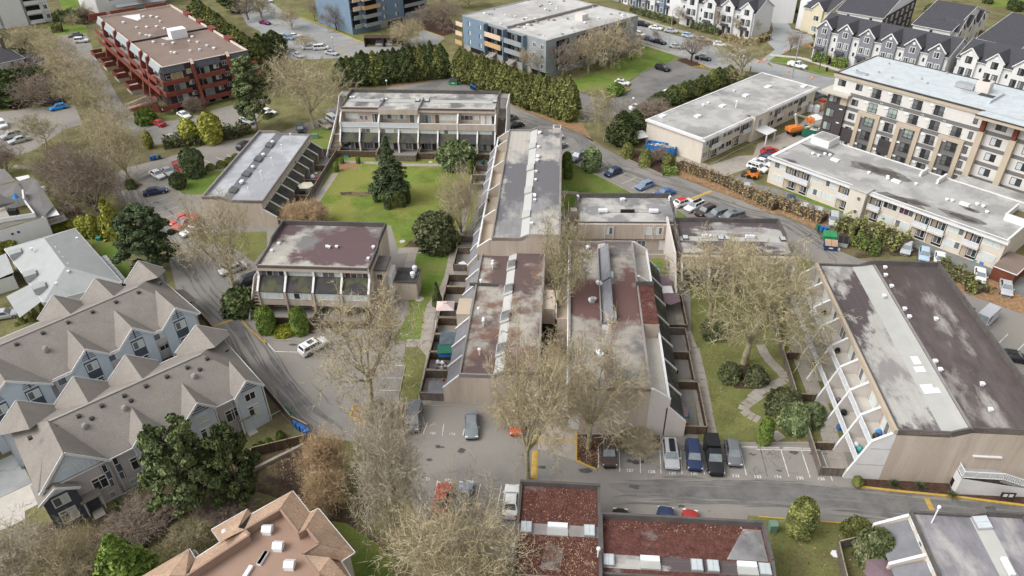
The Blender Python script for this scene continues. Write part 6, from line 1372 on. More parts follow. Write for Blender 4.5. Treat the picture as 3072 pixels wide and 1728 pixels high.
# grey roofed white house
f = FW = Fr(T(0,1,40,1020),T(0,1,720,820),3.4)
f2 = Fr(T(0,1,720,820),T(0,1,1220,1360),3.4)
b = bld('house','white bungalow with a broad pale grey hipped roof and small skylight dormers',f,'house')
xA,yA = f.hp(T(0,1,1220,1360),3.4)
gable_row(b,.3,f.w - .3,25,3.2,6.3,'town_white','shingle_pale',(),(),.5,hip=(6,6),ridge='shingle_pale') if 0 else None
pk = [(*f.hp(T(0,1,430,920),6.2),6.2),(*f.hp(T(0,1,630,1190),6.2),6.2)]
c0_ = (*f.hp(T(0,1,40,1020),3.4),3.4); c1_ = (*f.hp(T(0,1,720,820),3.4),3.4); c2_ = (*f.hp(T(0,1,1180,1340),3.4),3.4); c3_ = (*f.hp(T(0,2,420,150),3.4),3.4)
MB().poly([c0_,c3_,pk[1],pk[0]][::-1]).build('roof',MATS['shingle_pale'],b); MB().poly([c1_,c0_,pk[0]][::-1]).build('hip_roof',MATS['shingle_pale'],b); MB().poly([c2_,c1_,pk[0],pk[1]][::-1]).build('roof',MATS['shingle_pale'],b); MB().poly([c3_,c2_,pk[1]][::-1]).build('hip_roof',MATS['shingle_pale'],b)
ctr = [(c0_[0] + c2_[0]) / 2,(c0_[1] + c2_[1]) / 2]
ring = [(c[0] + (ctr[0] - c[0]) * .05,c[1] + (ctr[1] - c[1]) * .05) for c in (c0_,c1_,c2_,c3_)]
MB().prism(ring,0,3.35,top=False).build('wall',MATS['town_white'],b)
q = MB(); cs = (c0_,c1_,c2_,c3_)
for i in range(4): q.bar((*cs[i][:2],3.32),(*cs[(i + 1) % 4][:2],3.32),.12,.16)
q.build('gutter',MATS['white_trim'],b)
for u,v in ((150,1060),(290,1270),(380,1390)):
 x,y = f.hp(T(0,1,u,v),4.3); bx(b,'dormer','shingle_pale',x - .9,y - .9,3.6,x + .9,y + .9,4.7); bx(b,'dormer_glass','glass_grey',x - .95,y - .7,4.0,x - .905,y + .7,4.6)
for u,v in ((490,960),(525,1000),(562,1050),(597,1098),(645,1160),(655,1230),(300,1010),(540,1345),(740,910)): x,y = f.hp(T(0,1,u,v),5.9); vent(b,x,y,5.3,.4,.6,'box')
pc = [(*f.hp(T(0,1,*p),2.6),2.6) for p in ((958,1097),(1024,1078),(1228,1330),(1200,1352))]; o = MB().poly(pc).build('patio_cover',MATS['shingle_pale'],b); q = MB()
for k in range(1,9): a_ = Vector(pc[0]).lerp(Vector(pc[3]),k / 9); c_ = Vector(pc[1]).lerp(Vector(pc[2]),k / 9); q.bar(a_ + Vector((0,0,.02)),c_ + Vector((0,0,.02)),.06,.05)
q.build('cover_rib',MATS['galv'],b)
MB().prism([(-5.5,-9),(-.3,-9),(-.3,-2),(-5.5,-2)],0,2.6,top=False).build('porch',MATS['town_white'],b); MB().quad((-6,-9.4,2.6),(0,-9.4,3.3),(0,-1.6,3.3),(-6,-1.6,2.6)).build('porch_roof',MATS['shingle_pale'],b)
x,y = f.hp(T(0,2,200,60),2.8); MB().quad((*f.hp(T(0,2,60,95),2.8),2.8),(*f.hp(T(0,2,300,0),2.8),3.3),(*f.hp(T(0,2,420,160),2.8),3.3),(*f.hp(T(0,2,190,300),2.8),2.8)).build('garage_roof',MATS['shingle_pale'],b)
# white house with several brown roofs, left edge
f = Fr(T(0,1,0,840),T(0,1,440,710),5.2)
b = bld('house','white house with stepped taupe roofs and a roof deck at the left edge',f,'house')
P_ = lambda u,v,z: (*f.hp(T(0,1,u,v),z),z)
MB().prism([(-14,.0),(f.w,.0),(f.w + .6,5.5),(f.w - .5,20),(-14,20)],0,5.2,top=False).build('wall',MATS['town_white'],b)
for nm,pts in (('roof',[P_(230,470,6.2),P_(340,335,6.6),P_(520,605,5.2),P_(430,700,5.2),P_(345,700,5.3)]),('roof',[P_(0,410,7.2),P_(160,370,7.2),P_(240,470,6.2),P_(120,500,6.3),P_(-60,560,6.0)]),('roof',[P_(-80,260,7.6),P_(40,245,7.6),P_(150,360,6.8),P_(0,400,6.9),P_(-90,420,6.9)]),('roof',[P_(160,375,6.9),P_(325,335,6.6),P_(375,435,6),P_(240,470,6.21)]),('roof',[P_(-80,600,6.6),P_(0,490,7.2),P_(150,570,5.6),P_(-60,650,5.4)]),('roof_strip',[P_(-80,850,5.3),P_(430,700,5.21),P_(345,690,5.31),P_(-80,810,5.5)])):
 MB().poly(pts).build(nm,MATS['shingle_house'],b)
bx(b,'deck_floor','concrete',-10,3.0,5.05,f.w - 5,11,5.15);
q = MB().bar(P_(0,745,5.9),P_(340,690,5.9),.15,.8).bar(P_(340,690,5.9),P_(240,560,5.9),.15,.8).bar(P_(230,475,6.6),P_(240,560,6.0),.3,1.4); q.build('deck_parapet',MATS['town_white'],b)
for pts in (((400,640),(520,605),(575,690),(430,715)),((150,330),(275,305),(290,330),(190,365)),((325,455),(430,405),(455,450),(370,515))): MB().prism([P_(*p,4.6)[:2] for p in pts][::-1],4.5,4.62).build('white_canopy',MATS['white_trim'],b)
for pts in (((440,800),(600,770)),): rail(b,f.w - .3,f.w + 3,2.,2.6,1.0,3,glass=False); bx(b,'lower_deck','concrete',f.w,2,2.4,f.w + 3.4,6,2.6)
for x in (-6,-3.5,f.w - 6.2,f.w - 5.2): win(b,x,3.6,.6,.6,'d',y=-.02)
t = thing('patio_umbrella','folded blue umbrella over a dark table on the white house roof deck','umbrella',f.W(*P_(185,590,5.2)[:2],5.15)); MB().lathe([(.03,0),(.03,1.8),(.55,1.5),(.1,2.4)],10).build('canopy',MATS['blue'],t)
t = thing('barbecue','black covered barbecue on the white house roof deck','barbecue',f.W(*P_(140,680,5.2)[:2],5.15)); MB().box(-.8,-.4,0,.8,.4,.9).slabx([(-.4,.9),(0,1.25),(.4,.9)],-.8,.8).build('cover',MATS['black'],t)
# small grey roofed house upper left
f = Fr(T(0,0,-40,600),T(0,0,215,545),5.4)
b = bld('house','small white house with slate grey roofs at the upper left edge',f,'house')
gable_row(b,-8,f.w,11,5.2,8.2,'town_white','shingle_dark',(),(),.5,hip=(0,4),ridge=None)
gable_row(b,f.w + .05,f.w + 6,7,3,5,'town_white','shingle_dark',(),(),.4,hip=(0,3),ridge=None)
for x,z in ((-1.5,3.2),(2.8,3.2),(1,.6)): win(b,x,z,1.4,1.5,'pg',y=-.02)
bx(b,'chimney','timber_old',4.2,6.5,6,5.2,7.5,10)
# white apartment blocks upper left
f = Fr(T(0,0,100,260),T(0,0,510,215),0)
f.set(gp(T(0,0,90,270)),gp(T(0,0,520,205)))
b = bld('apartment_block','white rendered apartment block with tiers of balconies at the top left corner',f)
MB().prism([(-30,0),(f.w,0),(f.w,14),(-30,14)],0,14,top=True).build('wall',MATS['town_white'],b)
for i,z in enumerate((.8,4.0,7.2,10.4)):
 for x in (1.5,4.5,12.5,15.5,19.5,22.5):
  if x + 1.2 < f.w: win(b,x,z + .5,1.2,1.5,'gd','white_trim',y=-.02)
 bx(b,'band','stucco_light',-30,-.12,z - .5,f.w + .1,-.003,z - .3)
 bx(b,'balcony_recess_shade','interior',7,-.03,z,11.4,-.004,z + 2.2); bx(b,'balcony','white_trim',6.9,-1.6,z - .3,11.6,-.03,z - .1); rail(b,7,11.5,-1.55,z - .1,1.0,4,gm='screen')  # balcony shade painted on as a near-black sheet
 for x in (-10,-18): bx(b,'balcony_recess_shade','interior',x,-.03,z,x + 5,-.004,z + 2.2); rail(b,x,x + 5,-1.2,z - .1,1.0,3)
gable_row(bld('roof_gable',None,f) if 0 else b,-2,7,14,14,16.5,'town_white','shingle_taupe',[(2.5,8,17,'town_white',.6,13.6)],(),.4,ridge=None)
f = Fr(T(0,0,940,120),T(0,0,1570,20),0)
f.set(gp(T(0,0,960,135)),gp(T(0,0,1600,40)))
b = bld('apartment_block','plain white block behind the red brick block at the top edge',f)
MB().prism([(0,0),(f.w,0),(f.w,16),(-4,16)],0,13,top=True).build('wall',MATS['white_paint'],b); MB().quad((6,-.5,3.0),(f.w,-.5,3.0),(f.w,-4,2.2),(6,-4,2.2)).build('lean_to_roof',MATS['mansard_light'],b)
for x in (4.5,8.5,17.5,24):
 for z in (4,7.4,10.4): win(b,x,z,2.,1.6,'dd',y=-.02)
# ---- orange roofed building at the bottom
f = FO = Fr(T(1,3,380,620),T(1,3,985,1220),6.4)
b = bld('apartment_block','orange shingled building with a sunken brown flat roof and white roof vents',f)
def q3(tl,z): return [(*f.hp(p,z),z) for p in tl]
deck = [T(0,3,2576,1000),T(1,3,255,815),T(1,3,430,1040),T(1,3,510,995),T(1,3,630,1130),T(1,3,470,1235),T(1,3,640,1440),T(1,3,800,1660),T(0,3,1650,1560),T(0,3,2330,1120),T(0,3,2350,1080),T(0,3,2430,1050)]
MB().poly(q3([T(0,3,2120,1130)] + [T(1,3,255,815),T(1,3,440,1085),T(1,3,515,1040),T(1,3,640,1150),T(1,3,480,1245),T(1,3,660,1500),T(1,3,900,1900),T(0,3,1400,1900),T(0,3,1800,1449),T(0,3,2200,1200)],7.2)).build('flat_roof',MATS['torch_brown'],b)
def sl(lo,hi,name='roof',zl=6.3,zh=8.3,m='shingle_orange'): return MB().poly(q3(lo,zl) + q3(hi,zh)).build(name,MATS[m],b)
sl([T(0,3,2430,850),T(1,3,380,620)],[T(1,3,258,800),T(0,3,2360,1000)])
sl([T(1,3,380,620),T(1,3,545,830)],[T(1,3,432,1030),T(1,3,262,805)])
sl([T(1,3,545,835),T(1,3,628,790)],[T(1,3,510,985),T(1,3,436,1032)])
sl([T(1,3,628,790),T(1,3,985,1220)],[T(1,3,632,1135),T(1,3,514,990)])
sl([T(1,3,985,1222),T(1,3,845,1310)],[T(1,3,800,1285),T(1,3,470,1235),T(1,3,632,1138)])
sl([T(1,3,850,1312),T(1,3,1000,1560)],[T(1,3,760,1560),T(1,3,620,1430),T(1,3,474,1240),T(1,3,740,1270)])
sl([T(0,3,2390,797),T(0,3,2430,845)],[T(0,3,2290,990),T(0,3,2320,960)])
sl([T(0,3,2040,1000),T(0,3,2390,797)],[T(0,3,2300,980),T(0,3,2370,1000),T(0,3,2240,1060),T(0,3,2130,1120)])
sl([T(0,3,2130,1120),T(0,3,1885,1280)],[T(0,3,1820,1440),T(0,3,2410,1050),T(0,3,2380,1000)])
sl([T(0,3,1370,1449),T(0,3,1830,1180)],[T(0,3,1640,1440),T(0,3,1600,1500)])
sl([T(0,3,1830,1180),T(0,3,1885,1280)],[T(0,3,1790,1449),T(0,3,1640,1445)])
wl = [T(0,3,2430,850),T(1,3,380,630),T(1,3,545,838),T(1,3,628,798),T(1,3,980,1222),T(1,3,850,1308),T(1,3,1010,1570),T(1,3,900,1900),T(0,3,1200,1900),T(0,3,1400,1449),T(0,3,1830,1190),T(0,3,1885,1280),T(0,3,2130,1120),T(0,3,2045,1000),T(0,3,2390,805)]
L_ = [Vector(f.hp(p,6.3)) for p in wl]; cc = sum(L_,Vector((0,0))) / len(L_)
MB().prism([tuple(p + (cc - p).normalized() * .55) for p in L_][::-1],0,6.3,top=False).build('wall',MATS['stucco_light'],b)
q = MB()
for p,r_ in zip(L_[:6],L_[1:7]): q.bar((*p,6.27),(*r_,6.27),.14,.14)
for p,r_ in zip(L_[9:],L_[10:]): q.bar((*p,6.27),(*r_,6.27),.14,.14)
q.build('gutter',MATS['white_trim'],b)
dk = [Vector(f.hp(p,8.3)) for p in (T(0,3,1800,1449),T(0,3,2410,1050),T(0,3,2360,1000),T(1,3,0,950),T(1,3,258,805),T(1,3,434,1035),T(1,3,512,988),T(1,3,632,1137),T(1,3,472,1237),T(1,3,640,1449))]
q = MB()
for p,r_ in zip(dk,dk[1:]): q.quad((*p,7.15),(*r_,7.15),(*r_,8.3),(*p,8.3)).bar((*p,8.32),(*r_,8.32),.22,.08)
q.build('inner_parapet',MATS['torch_brown'],b)
for u,v in ((140,1010),(245,1170),(355,1350)):
 x,y = f.hp(T(1,3,u,v),7.4); o = MB().box(-.45,-.45,0,.45,.45,.55).slabx([(-.5,.55),(0,.95),(.5,.55)],-.5,.5).build('roof_vent',MATS['vent_white'],b,loc=(x,y,7.2),rz=.7)
x,y = f.hp(T(1,3,90,1280),7.3); MB().box(-.2,-.75,0,.2,.75,.3).build('roof_vent',MATS['vent_white'],b,loc=(x,y,7.2),rz=-.7 + 1.2)
for u,v in ((2540,1280),(2390,1420)): x,y = f.hp(T(0,3,u,v),7.3); MB().box(-.2,-.75,0,.2,.75,.3).build('roof_vent',MATS['vent_white'],b,loc=(x,y,7.2),rz=-.7 + 1.2)
vent(b,*f.hp(T(0,3,2170,1030),7.2),7.0,.35,.5,'cap')

# ================================================================ trees, shrubs, hedges
def upright(base,top,wpx):
 """height and width in metres of something that stands at one photo point and reaches up to another"""
 b = gp(base); v = cr * ((top[0] - 1536) / 2200) + cd * ((top[1] - 864) / 2200) + cf
 d2 = Vector((b.x,b.y)); t = d2.dot(d2) / max(1e-6,Vector((v.x,v.y)).dot(d2)); h = CAM_H + t * v.z
 dist = (b - Vector((0,0,CAM_H))).dot(cf); return b,max(.4,h),wpx * dist / 2200
BT = {'a': dict(h=11,spread=7,limbs_n=7,ntw=5200),'b': dict(h=11,spread=5.5,limbs_n=6,ntw=4600,fork=.2),'c': dict(h=10,spread=6.5,limbs_n=8,ntw=5200,fork=.16,twl=1.1),
  'open': dict(h=10,spread=8,limbs_n=7,ntw=3000,fork=.25,trunk=.34,twl=1.1),'multi': dict(h=10,spread=7.5,limbs_n=5,ntw=5600,fork=.06,trunk=.17,stems=4,twl=1.3),'young': dict(h=8,spread=3.5,limbs_n=6,ntw=1300,fork=.3,trunk=.12,twl=.8),
  'bush': dict(h=4,spread=3.2,limbs_n=4,ntw=5200,fork=.03,trunk=.05,stems=7,twl=.8,twr=.035)}
SPR = {}
def bare(label,base,top,wpx,kind='a',tw='twig_tan',bark='bark_olive',name='bare_tree',cat='tree',group='bare deciduous trees',sc_=1.):
 p,h,wd = upright(base,top,wpx / 3.22)
 me1,me2,k = bare_tree((kind,tw),tw=tw,bark=bark,**BT[kind])
 key = (kind,tw)
 if key not in SPR:
  n = len(me2.vertices); a = np.empty(n * 3,np.float32); me2.vertices.foreach_get('co',a); a = a.reshape(-1,3); SPR[key] = (np.percentile(a[:,2],99.5),np.percentile(np.hypot(a[:,0],a[:,1]),91) * 2)
 H0,W0 = SPR[key]; sx = wd / W0; sz = h / H0
 o = thing(name,label,cat,p,rnd.uniform(0,6.28),group); o.scale = (sx,sx,sz)
 put('trunk' if name == 'bare_tree' else 'stems',me1,o); put('crown' if name == 'bare_tree' else 'twigs',me2,o); return o
def A(c,r,b,t,w): return T(c,r,*b),T(c,r,*t),w
def X(b,t,w): return b,t,w
BARE = [
 ('large tan bare tree behind the wet roofed block with black awnings',T(1,0,590,1240),T(1,0,450,490),760,'a','twig_tan'),
 ('bare tree on the small kerbed island by the covered white car',T(0,1,1250,350),T(0,0,1000,1130),560,'c','twig_tan'),
 ('bare avenue tree nearest the top left white block',T(0,0,330,560),T(0,0,300,220),430,'b','twig_tan'),
 ('bare avenue tree beside the white jeep and grey sedan',T(0,0,590,660),T(0,0,500,330),470,'c','twig_tan'),
 ('bare avenue tree facing the middle of the red block',T(0,0,720,850),T(0,0,660,460),470,'a','twig_tan'),
 ('bare avenue tree between the red block and the bright blue car',T(0,0,860,980),T(0,0,820,580),480,'c','twig_tan'),
 ('bare brownish avenue tree at the bend of the west drive',T(0,0,980,1140),T(0,0,900,740),470,'b','twig_olive'),
 ('low bare avenue tree just above the kerbed island tree',T(0,0,1090,1360),T(0,0,980,980),520,'c','twig_tan'),
 ('dense reddish brown bare tree leaning over the lane west of the lot',T(0,1,930,660),T(0,1,640,-10),640,'multi','twig_brown'),
 ('second dense brown bare tree nearer the small lawn of the west',T(0,1,700,480),T(0,1,560,-40),460,'multi','twig_brown'),
 ('thin bare tree on the mossy lawn behind the white stepped roofs',T(0,1,440,400),T(0,1,350,110),240,'young','twig_tan'),
 ('spreading thin bare tree beside the parked white cars of the west yard',T(0,0,450,1440),T(0,0,340,1090),420,'young','twig_olive'),
 ('dark brown bare tree at the left edge above the stepped roofs',T(0,1,60,300),T(0,0,0,1350),360,'multi','twig_brown'),
 ('rusty bare shrub tree above the bright blue car',T(0,0,450,1000),T(0,0,450,690),480,'multi','twig_brown'),
 ('fine pale bare tree before the end wall of the wet roofed block',T(0,1,2260,1400),T(0,1,2100,430),680,'open','twig_tan'),
 ('broad bare tree with stout forked limbs before the detached block',T(1,2,1140,1120),T(1,2,1200,60),960,'a','twig_tan'),
 ('tall pale many stemmed bare tree beside the orange shrub and lot',T(1,3,1370,1040),T(1,2,1250,1100),640,'multi','twig_pale'),
 ('pale bare tree filling the bottom edge left of the leafy roof',T(1,3,1980,1600),T(1,3,2000,800),1250,'multi','twig_tan'),
 ('bare tree with a mossy forked trunk by the yellow bump of the fire lane',T(2,3,205,515),T(2,2,150,330),800,'open','twig_tan'),
 ('bare tree in the mulch bed before the right near block',T(2,3,790,215),T(2,2,850,390),900,'open','twig_tan'),
 ('tall bare tree standing in the alley between the two near blocks',T(2,2,480,470),T(2,1,530,620),560,'open','twig_olive'),
 ('bare tree low in the alley between the two near blocks',T(2,2,440,1130),T(2,2,430,480),420,'b','twig_tan'),
 ('great sprawling bare tree in the right hand courtyard',T(2,2,2290,740),T(2,1,2150,940),1150,'open','twig_olive'),
 ('pale bare tree hiding the front of the two storey wing',T(2,2,1960,300),T(2,1,1950,830),760,'open','twig_tan'),
 ('pale bare tree left of the right hand courtyard path by the wing',T(2,1,2180,1449),T(2,1,2060,880),480,'open','twig_tan'),
 ('bare tree by the left corner of the white balcony block',T(3,2,180,280),T(3,1,130,960),520,'open','twig_tan'),
 ('wispy tan bare tree at the right edge of the courtyard lawn',T(1,1,2010,860),T(1,1,2000,250),400,'multi','twig_tan'),
 ('bare tree before the left part of the blue flat block side',T(2,0,560,730),T(2,0,600,360),330,'b','twig_brown'),
 ('bare tree before the middle of the blue flat block side',T(2,0,790,690),T(2,0,720,280),400,'c','twig_tan'),
 ('bare tree before the right part of the blue flat block side',T(2,0,1010,660),T(2,0,1060,170),470,'c','twig_tan'),
 ('bare tree at the right corner of the blue flat block',T(2,0,1200,580),T(2,0,1170,280),330,'b','twig_brown'),
 ('small bare tree at the near corner of the blue flat block',T(2,0,245,745),T(2,0,170,460),280,'young','twig_tan'),
 ('dark bare tree in the bed by the yellow forked kerb',T(2,0,1780,590),T(2,0,1790,320),350,'open','twig_brown'),
 ('big limbed bare tree at the street corner by the person',T(2,0,2260,740),T(2,0,2250,360),560,'open','twig_olive'),
 ('young bare tree at the corner of the lane hedge',T(2,0,935,1375),T(2,0,900,880),380,'young','twig_olive'),
 ('upright brown bare tree at the corner of the side street',S5(2050,0,1645,810),S5(2050,0,1740,470),180,'b','twig_brown'),
 ('slim bare street tree before the white gabled row, left one',T(2,0,2010,330),T(2,0,1990,60),120,'young','twig_brown'),
 ('slim bare street tree before the white gabled row, right one',T(2,0,2310,360),T(2,0,2300,130),260,'b','twig_olive'),
 ('slim bare street tree by the parked white sedan',T(2,0,1430,420),T(2,0,1440,280),90,'young','twig_brown'),
 ('slim bare street tree at the end of the grey white row',T(2,0,1660,260),T(2,0,1650,60),150,'young','twig_brown'),
 ('bare tree near the purple car in the apartment lot',T(1,0,85,180),T(1,0,80,-40),220,'open','twig_olive'),
 ('bare tree on the round island of the apartment lot',T(1,0,378,290),T(1,0,370,60),250,'b','twig_tan'),
 ('slender bare tree at the top before the blue tower, left one',T(1,0,600,210),T(1,0,570,20),170,'young','twig_brown'),
 ('pale barked bare tree before the blue tower balconies',T(1,0,805,290),T(1,0,760,40),280,'open','twig_brown'),
 ('brown bare tree between the blue tower and the blue flat block',T(1,0,1830,270),T(1,0,1820,-60),460,'c','twig_brown'),
 ('bushy bare tree beside the dark bin shelter',T(1,0,1490,440),T(1,0,1490,190),330,'multi','twig_tan'),
 ('brown bare tree at the top edge beyond the blue flat block',T(1,0,2080,60),T(1,0,2060,-120),330,'b','twig_olive'),
 ('bare lot tree among the far parked cars of the apartment lot',T(1,0,500,480),T(1,0,520,330),240,'b','twig_tan'),
 ('small bare tree behind the red block at the top edge',T(0,0,1415,90),T(0,0,1400,-60),150,'young','twig_brown'),
 ('round brown bare tree beside the top left hedge',T(0,0,830,215),T(0,0,830,30),250,'c','twig_brown'),
 ('small bare tree on the lawn before the top left hedge',T(0,0,720,285),T(0,0,690,130),160,'young','twig_tan'),
 ('small reddish bare tree at the foot of the red block',T(0,0,1480,1120),T(0,0,1430,900),230,'young','twig_brown'),
 ('great pale bare tree filling the bottom left corner',T(0,3,200,1560),T(0,3,200,830),760,'multi','twig_pale'),
 ('tangled brown bare tree beside the bottom left corner tree',T(0,3,760,1540),T(0,3,720,930),640,'multi','twig_tan'),
 ('bare tree at the top centre beyond the cedar row',T(0,0,2400,190),T(0,0,2350,-60),260,'open','twig_brown'),
 ('bare tree at the top centre beside the dark car',T(0,0,2520,160),T(0,0,2500,-60),220,'young','twig_brown'),
]
for L_,b_,t_,w_,k_,tw_ in BARE: bare(L_,b_,t_,w_,k_,tw_,bark='bark_dark' if tw_ == 'twig_brown' else 'bark_olive')
for L_,b_,t_,w_,tw_ in [
 ('rust coloured bare shrub behind the detached block roof, left one',T(1,1,420,770),T(1,1,400,580),290,'twig_orange'),
 ('rust coloured bare shrub behind the detached block roof, right one',T(1,1,600,770),T(1,1,600,545),270,'twig_orange'),
 ('orange fine twigged shrub between the lane bins and the lot',T(1,3,720,560),T(1,3,780,50),420,'twig_orange'),
 ('orange brown shrub below the fine twigged one, near the orange roof',T(1,3,700,800),T(1,3,640,440),400,'twig_orange'),
 ('grey bare shrub thicket in the kerbed bed by the dark van',T(1,2,1250,1370),T(1,2,1250,1140),400,'twig_pale'),
 ('bare shrub along the foot of the near right block wall',T(2,3,1250,190),T(2,3,1200,80),360,'twig_tan'),
 ('bare shrub against the near left block wall behind the car',T(2,2,60,1270),T(2,2,60,1120),420,'twig_tan'),
 ('brown bramble thicket below the front townhouse steps',T(0,3,1350,1010),T(0,3,1350,800),560,'twig_brown'),
 ('brown bramble thicket by the garden fence under the pine',T(0,3,2150,820),T(0,3,2150,640),500,'twig_brown'),
 ('mossy bare shrub on the garden lawn by the orange roof',T(0,3,1850,1150),T(0,3,1850,960),420,'twig_olive'),
 ('brown bare shrub beside the drive of the cream street block',T(2,0,1380,1150),T(2,0,1380,980),320,'twig_brown'),
 ('brown bare shrub at the foot of the red block parkade',T(0,0,1880,1080),T(0,0,1880,930),170,'twig_brown'),
 ('brown bare bush at the left edge by the hedge corner',T(0,0,250,760),T(0,0,220,600),260,'twig_brown'),
 ('bare shrub over the ground floor yards left of the balcony block',T(3,2,420,430),T(3,2,400,280),300,'twig_tan'),
 ('bare shrub by the wing wall of the two storey wing',T(2,1,1640,1240),T(2,1,1600,1080),240,'twig_tan'),
 ('purple bare shrub behind the clipped domes by the blue skip',T(2,1,1470,160),T(2,1,1470,60),160,'twig_brown')]:
 bare(L_,b_,t_,w_,'bush',tw_,'bark_grey','bare_shrub','shrub','bare shrubs')

def leafy(label,base,top,wpx,key,mat,shape,n,size,name='shrub',cat='shrub',group=None,jit=.7,lump=.22,trunk=None,flat=None):
 p,h,wd = upright(base,top,wpx / 3.22); me = foliage((key,mat),mat,shape,n,size,jit,.6,lump,flat)
 o = thing(name,label,cat,p,rnd.uniform(0,6.28),group); H0,W0 = shape[0],2 * max(shape[1](u / 20) for u in range(21)); o.scale = (wd / W0,wd / W0,h / H0)
 put('foliage',me,o)
 if trunk: put('trunk',cached(('tk',trunk,H0),lambda: MB().tube((0,0,0),(0,0,H0 * .7),trunk,trunk * .4,7).mesh('trunk',MATS['bark_dark'])),o)
 return o
S_BALL = (3.,lambda u: 1.5 * math.sqrt(max(.02,1 - (2 * u - .95) ** 2)))
S_EGG = (3.,lambda u: 1.1 * (max(.02,1 - (1.55 * u - .55) ** 4)) ** .5 if u > .03 else .7)
S_COL = (4.,lambda u: .8 * (min(1,.75 + u * 1.2) if u < .6 else max(.05,1 - ((u - .6) / .42) ** 2) ** .5))
S_CONE = (4.,lambda u: 1.1 * (1 - u) ** .75 + .05)
S_CED = (9.,lambda u: 2.2 * (min(1,.6 + u * 1.6)) * max(.04,1 - u ** 2.2))
S_MND = (2.,lambda u: 1.8 * max(.03,1 - u ** 2) ** .5)
S_DOME = (2.4,lambda u: 1.3 * max(.03,1 - u ** 3) ** .5)
def cedar(label,b,t,w,mat='leaf_cedar',v=0,group='cedar trees of the long hedge rows'):
 return leafy(label,b,t,w,'ced%d' % v,mat,S_CED,9000,.19,'cedar_tree','tree',group,.9,.30,.16,(1.0,1.35))
def lerp(p,q,t): return (p[0] + (q[0] - p[0]) * t,p[1] + (q[1] - p[1]) * t)
ORD = [w_ + ' from the left, ' for w_ in ('first','second','third','fourth','fifth','sixth','seventh','eighth','ninth','tenth','eleventh','twelfth','thirteenth','fourteenth','fifteenth','sixteenth','seventeenth','eighteenth','nineteenth','twentieth','twenty-first','twenty-second')]
def cedars(lab,p,q,tp,tq,n,w,mats=('leaf_cedar','leaf_cedar_dark'),group=None):
 for k in range(n):
  t = (k + .5) / n; jx,jy = rnd.uniform(-8,8) / 3.22,rnd.uniform(-26,26) / 3.22; b = lerp(p,q,t); u = lerp(tp,tq,t)
  cedar(ORD[k] + lab,b,(u[0] + jx,u[1] + jy),w * rnd.uniform(.85,1.15),rnd.choice(mats),k % 4,group)
cedars('cedar in the row behind the red block',T(0,0,1930,250),T(0,0,2560,830),T(0,0,1850,-30),T(0,0,2520,420),22,210,('leaf_cedar','leaf_cedar_dark','leaf_cedar'),'cedars behind the red block')
cedars('cedar in the hedge behind the far terrace block',T(1,0,860,830),T(1,0,1850,740),T(1,0,880,540),T(1,0,1830,400),20,185,('leaf_cedar_dark','leaf_cedar_dark','leaf_cedar'),'cedars behind the far terrace block')
cedars('olive cedar in the hedge below the blue flat block stairs',T(1,0,1980,760),T(1,0,2560,960),T(1,0,1950,440),T(1,0,2520,650),11,170,('leaf_cedar',),'cedars by the blue flat block')
cedars('olive cedar at the lane end of that hedge row',T(2,0,60,980),T(2,0,640,1170),T(2,0,40,640),T(2,0,600,760),8,180,('leaf_cedar',),'cedars at the lane end of the hedge')
cedars('cedar in the row behind the cream street block',T(2,0,1560,1010),T(2,0,2170,770),T(2,0,1590,830),T(2,0,2120,620),11,160,('leaf_cedar','leaf_cedar_dark'),'cedars behind the cream street block')
cedars('dark cedar left of the large tan tree',T(1,0,60,660),T(1,0,240,480),T(1,0,30,330),T(1,0,200,300),3,240,('leaf_cedar_dark',),'cedars beside the large tan tree')
cedar('green cedar by the lane behind the white tarpaulin',T(2,0,1110,1380),T(2,0,1090,1060),300,'leaf_cedar_dark',1,None)
cedar('low dark cedar beside the cream block drive',T(2,0,1230,1230),T(2,0,1230,1050),200,'leaf_cedar_dark',2,None)
cedar('dark cedar bush at the left end of the cream block cedar row',T(2,0,1480,1010),T(2,0,1470,880),190,'leaf_cedar_dark',0,None)
cedar('dark green bush on the kerbed island beside the white hatchback',T(2,0,1050,905),T(2,0,1050,790),170,'leaf_clipped',0,None)
cedar('dark ragged conifer at the bottom edge below the townhouse garden',T(0,3,1290,1560),T(0,3,1200,960),430,'leaf_clipped',1,None)
# single conifers
def fir(label,base,top,wpx,key,mat,h,rad,**kw):
 p,H,wd = upright(base,top,wpx / 3.22); me = fir_mesh(key,h,rad,mat,**kw); o = thing('fir_tree',label,'tree',p,rnd.uniform(0,6),None); o.scale = (wd / (2 * rad),wd / (2 * rad),H / h)
 put('foliage',me,o); put('trunk',cached(('fk',h),lambda: MB().tube((0,0,0),(0,0,h * .95),.28,.03,8).mesh('trunk',MATS['bark_grey'])),o); return o
fir('tall blue green fir in the middle of the courtyard lawn',T(1,1,1345,560),T(1,0,1330,1310),400,'fir','leaf_fir',13,4.2)
def pine(label,base,top,wpx,key,mat,clumps,h,wd0,per=330,trunks=1,squash=.55):
 p,H,wd = upright(base,top,wpx / 3.22); me = clump_mesh(key,clumps,mat,per,.2,squash=squash); o = thing('pine_tree',label,'tree',p,0,None); o.scale = (wd / wd0,wd / wd0,H / h)
 put('foliage',me,o); b = MB()
 for k in range(trunks):
  a = 2.4 * k; b.tube((.3 * math.cos(a) * (trunks > 1),.3 * math.sin(a) * (trunks > 1),0),(1.3 * math.cos(a) * (trunks > 1),1.3 * math.sin(a) * (trunks > 1),h * .8),.22,.06,7)
 for x,y,z,r in clumps[::3]: b.tube((x * .15,y * .15,z - 1.1),(x,y,z),.07,.03,5)
 b.build('trunk',MATS['bark_grey'],o); return o
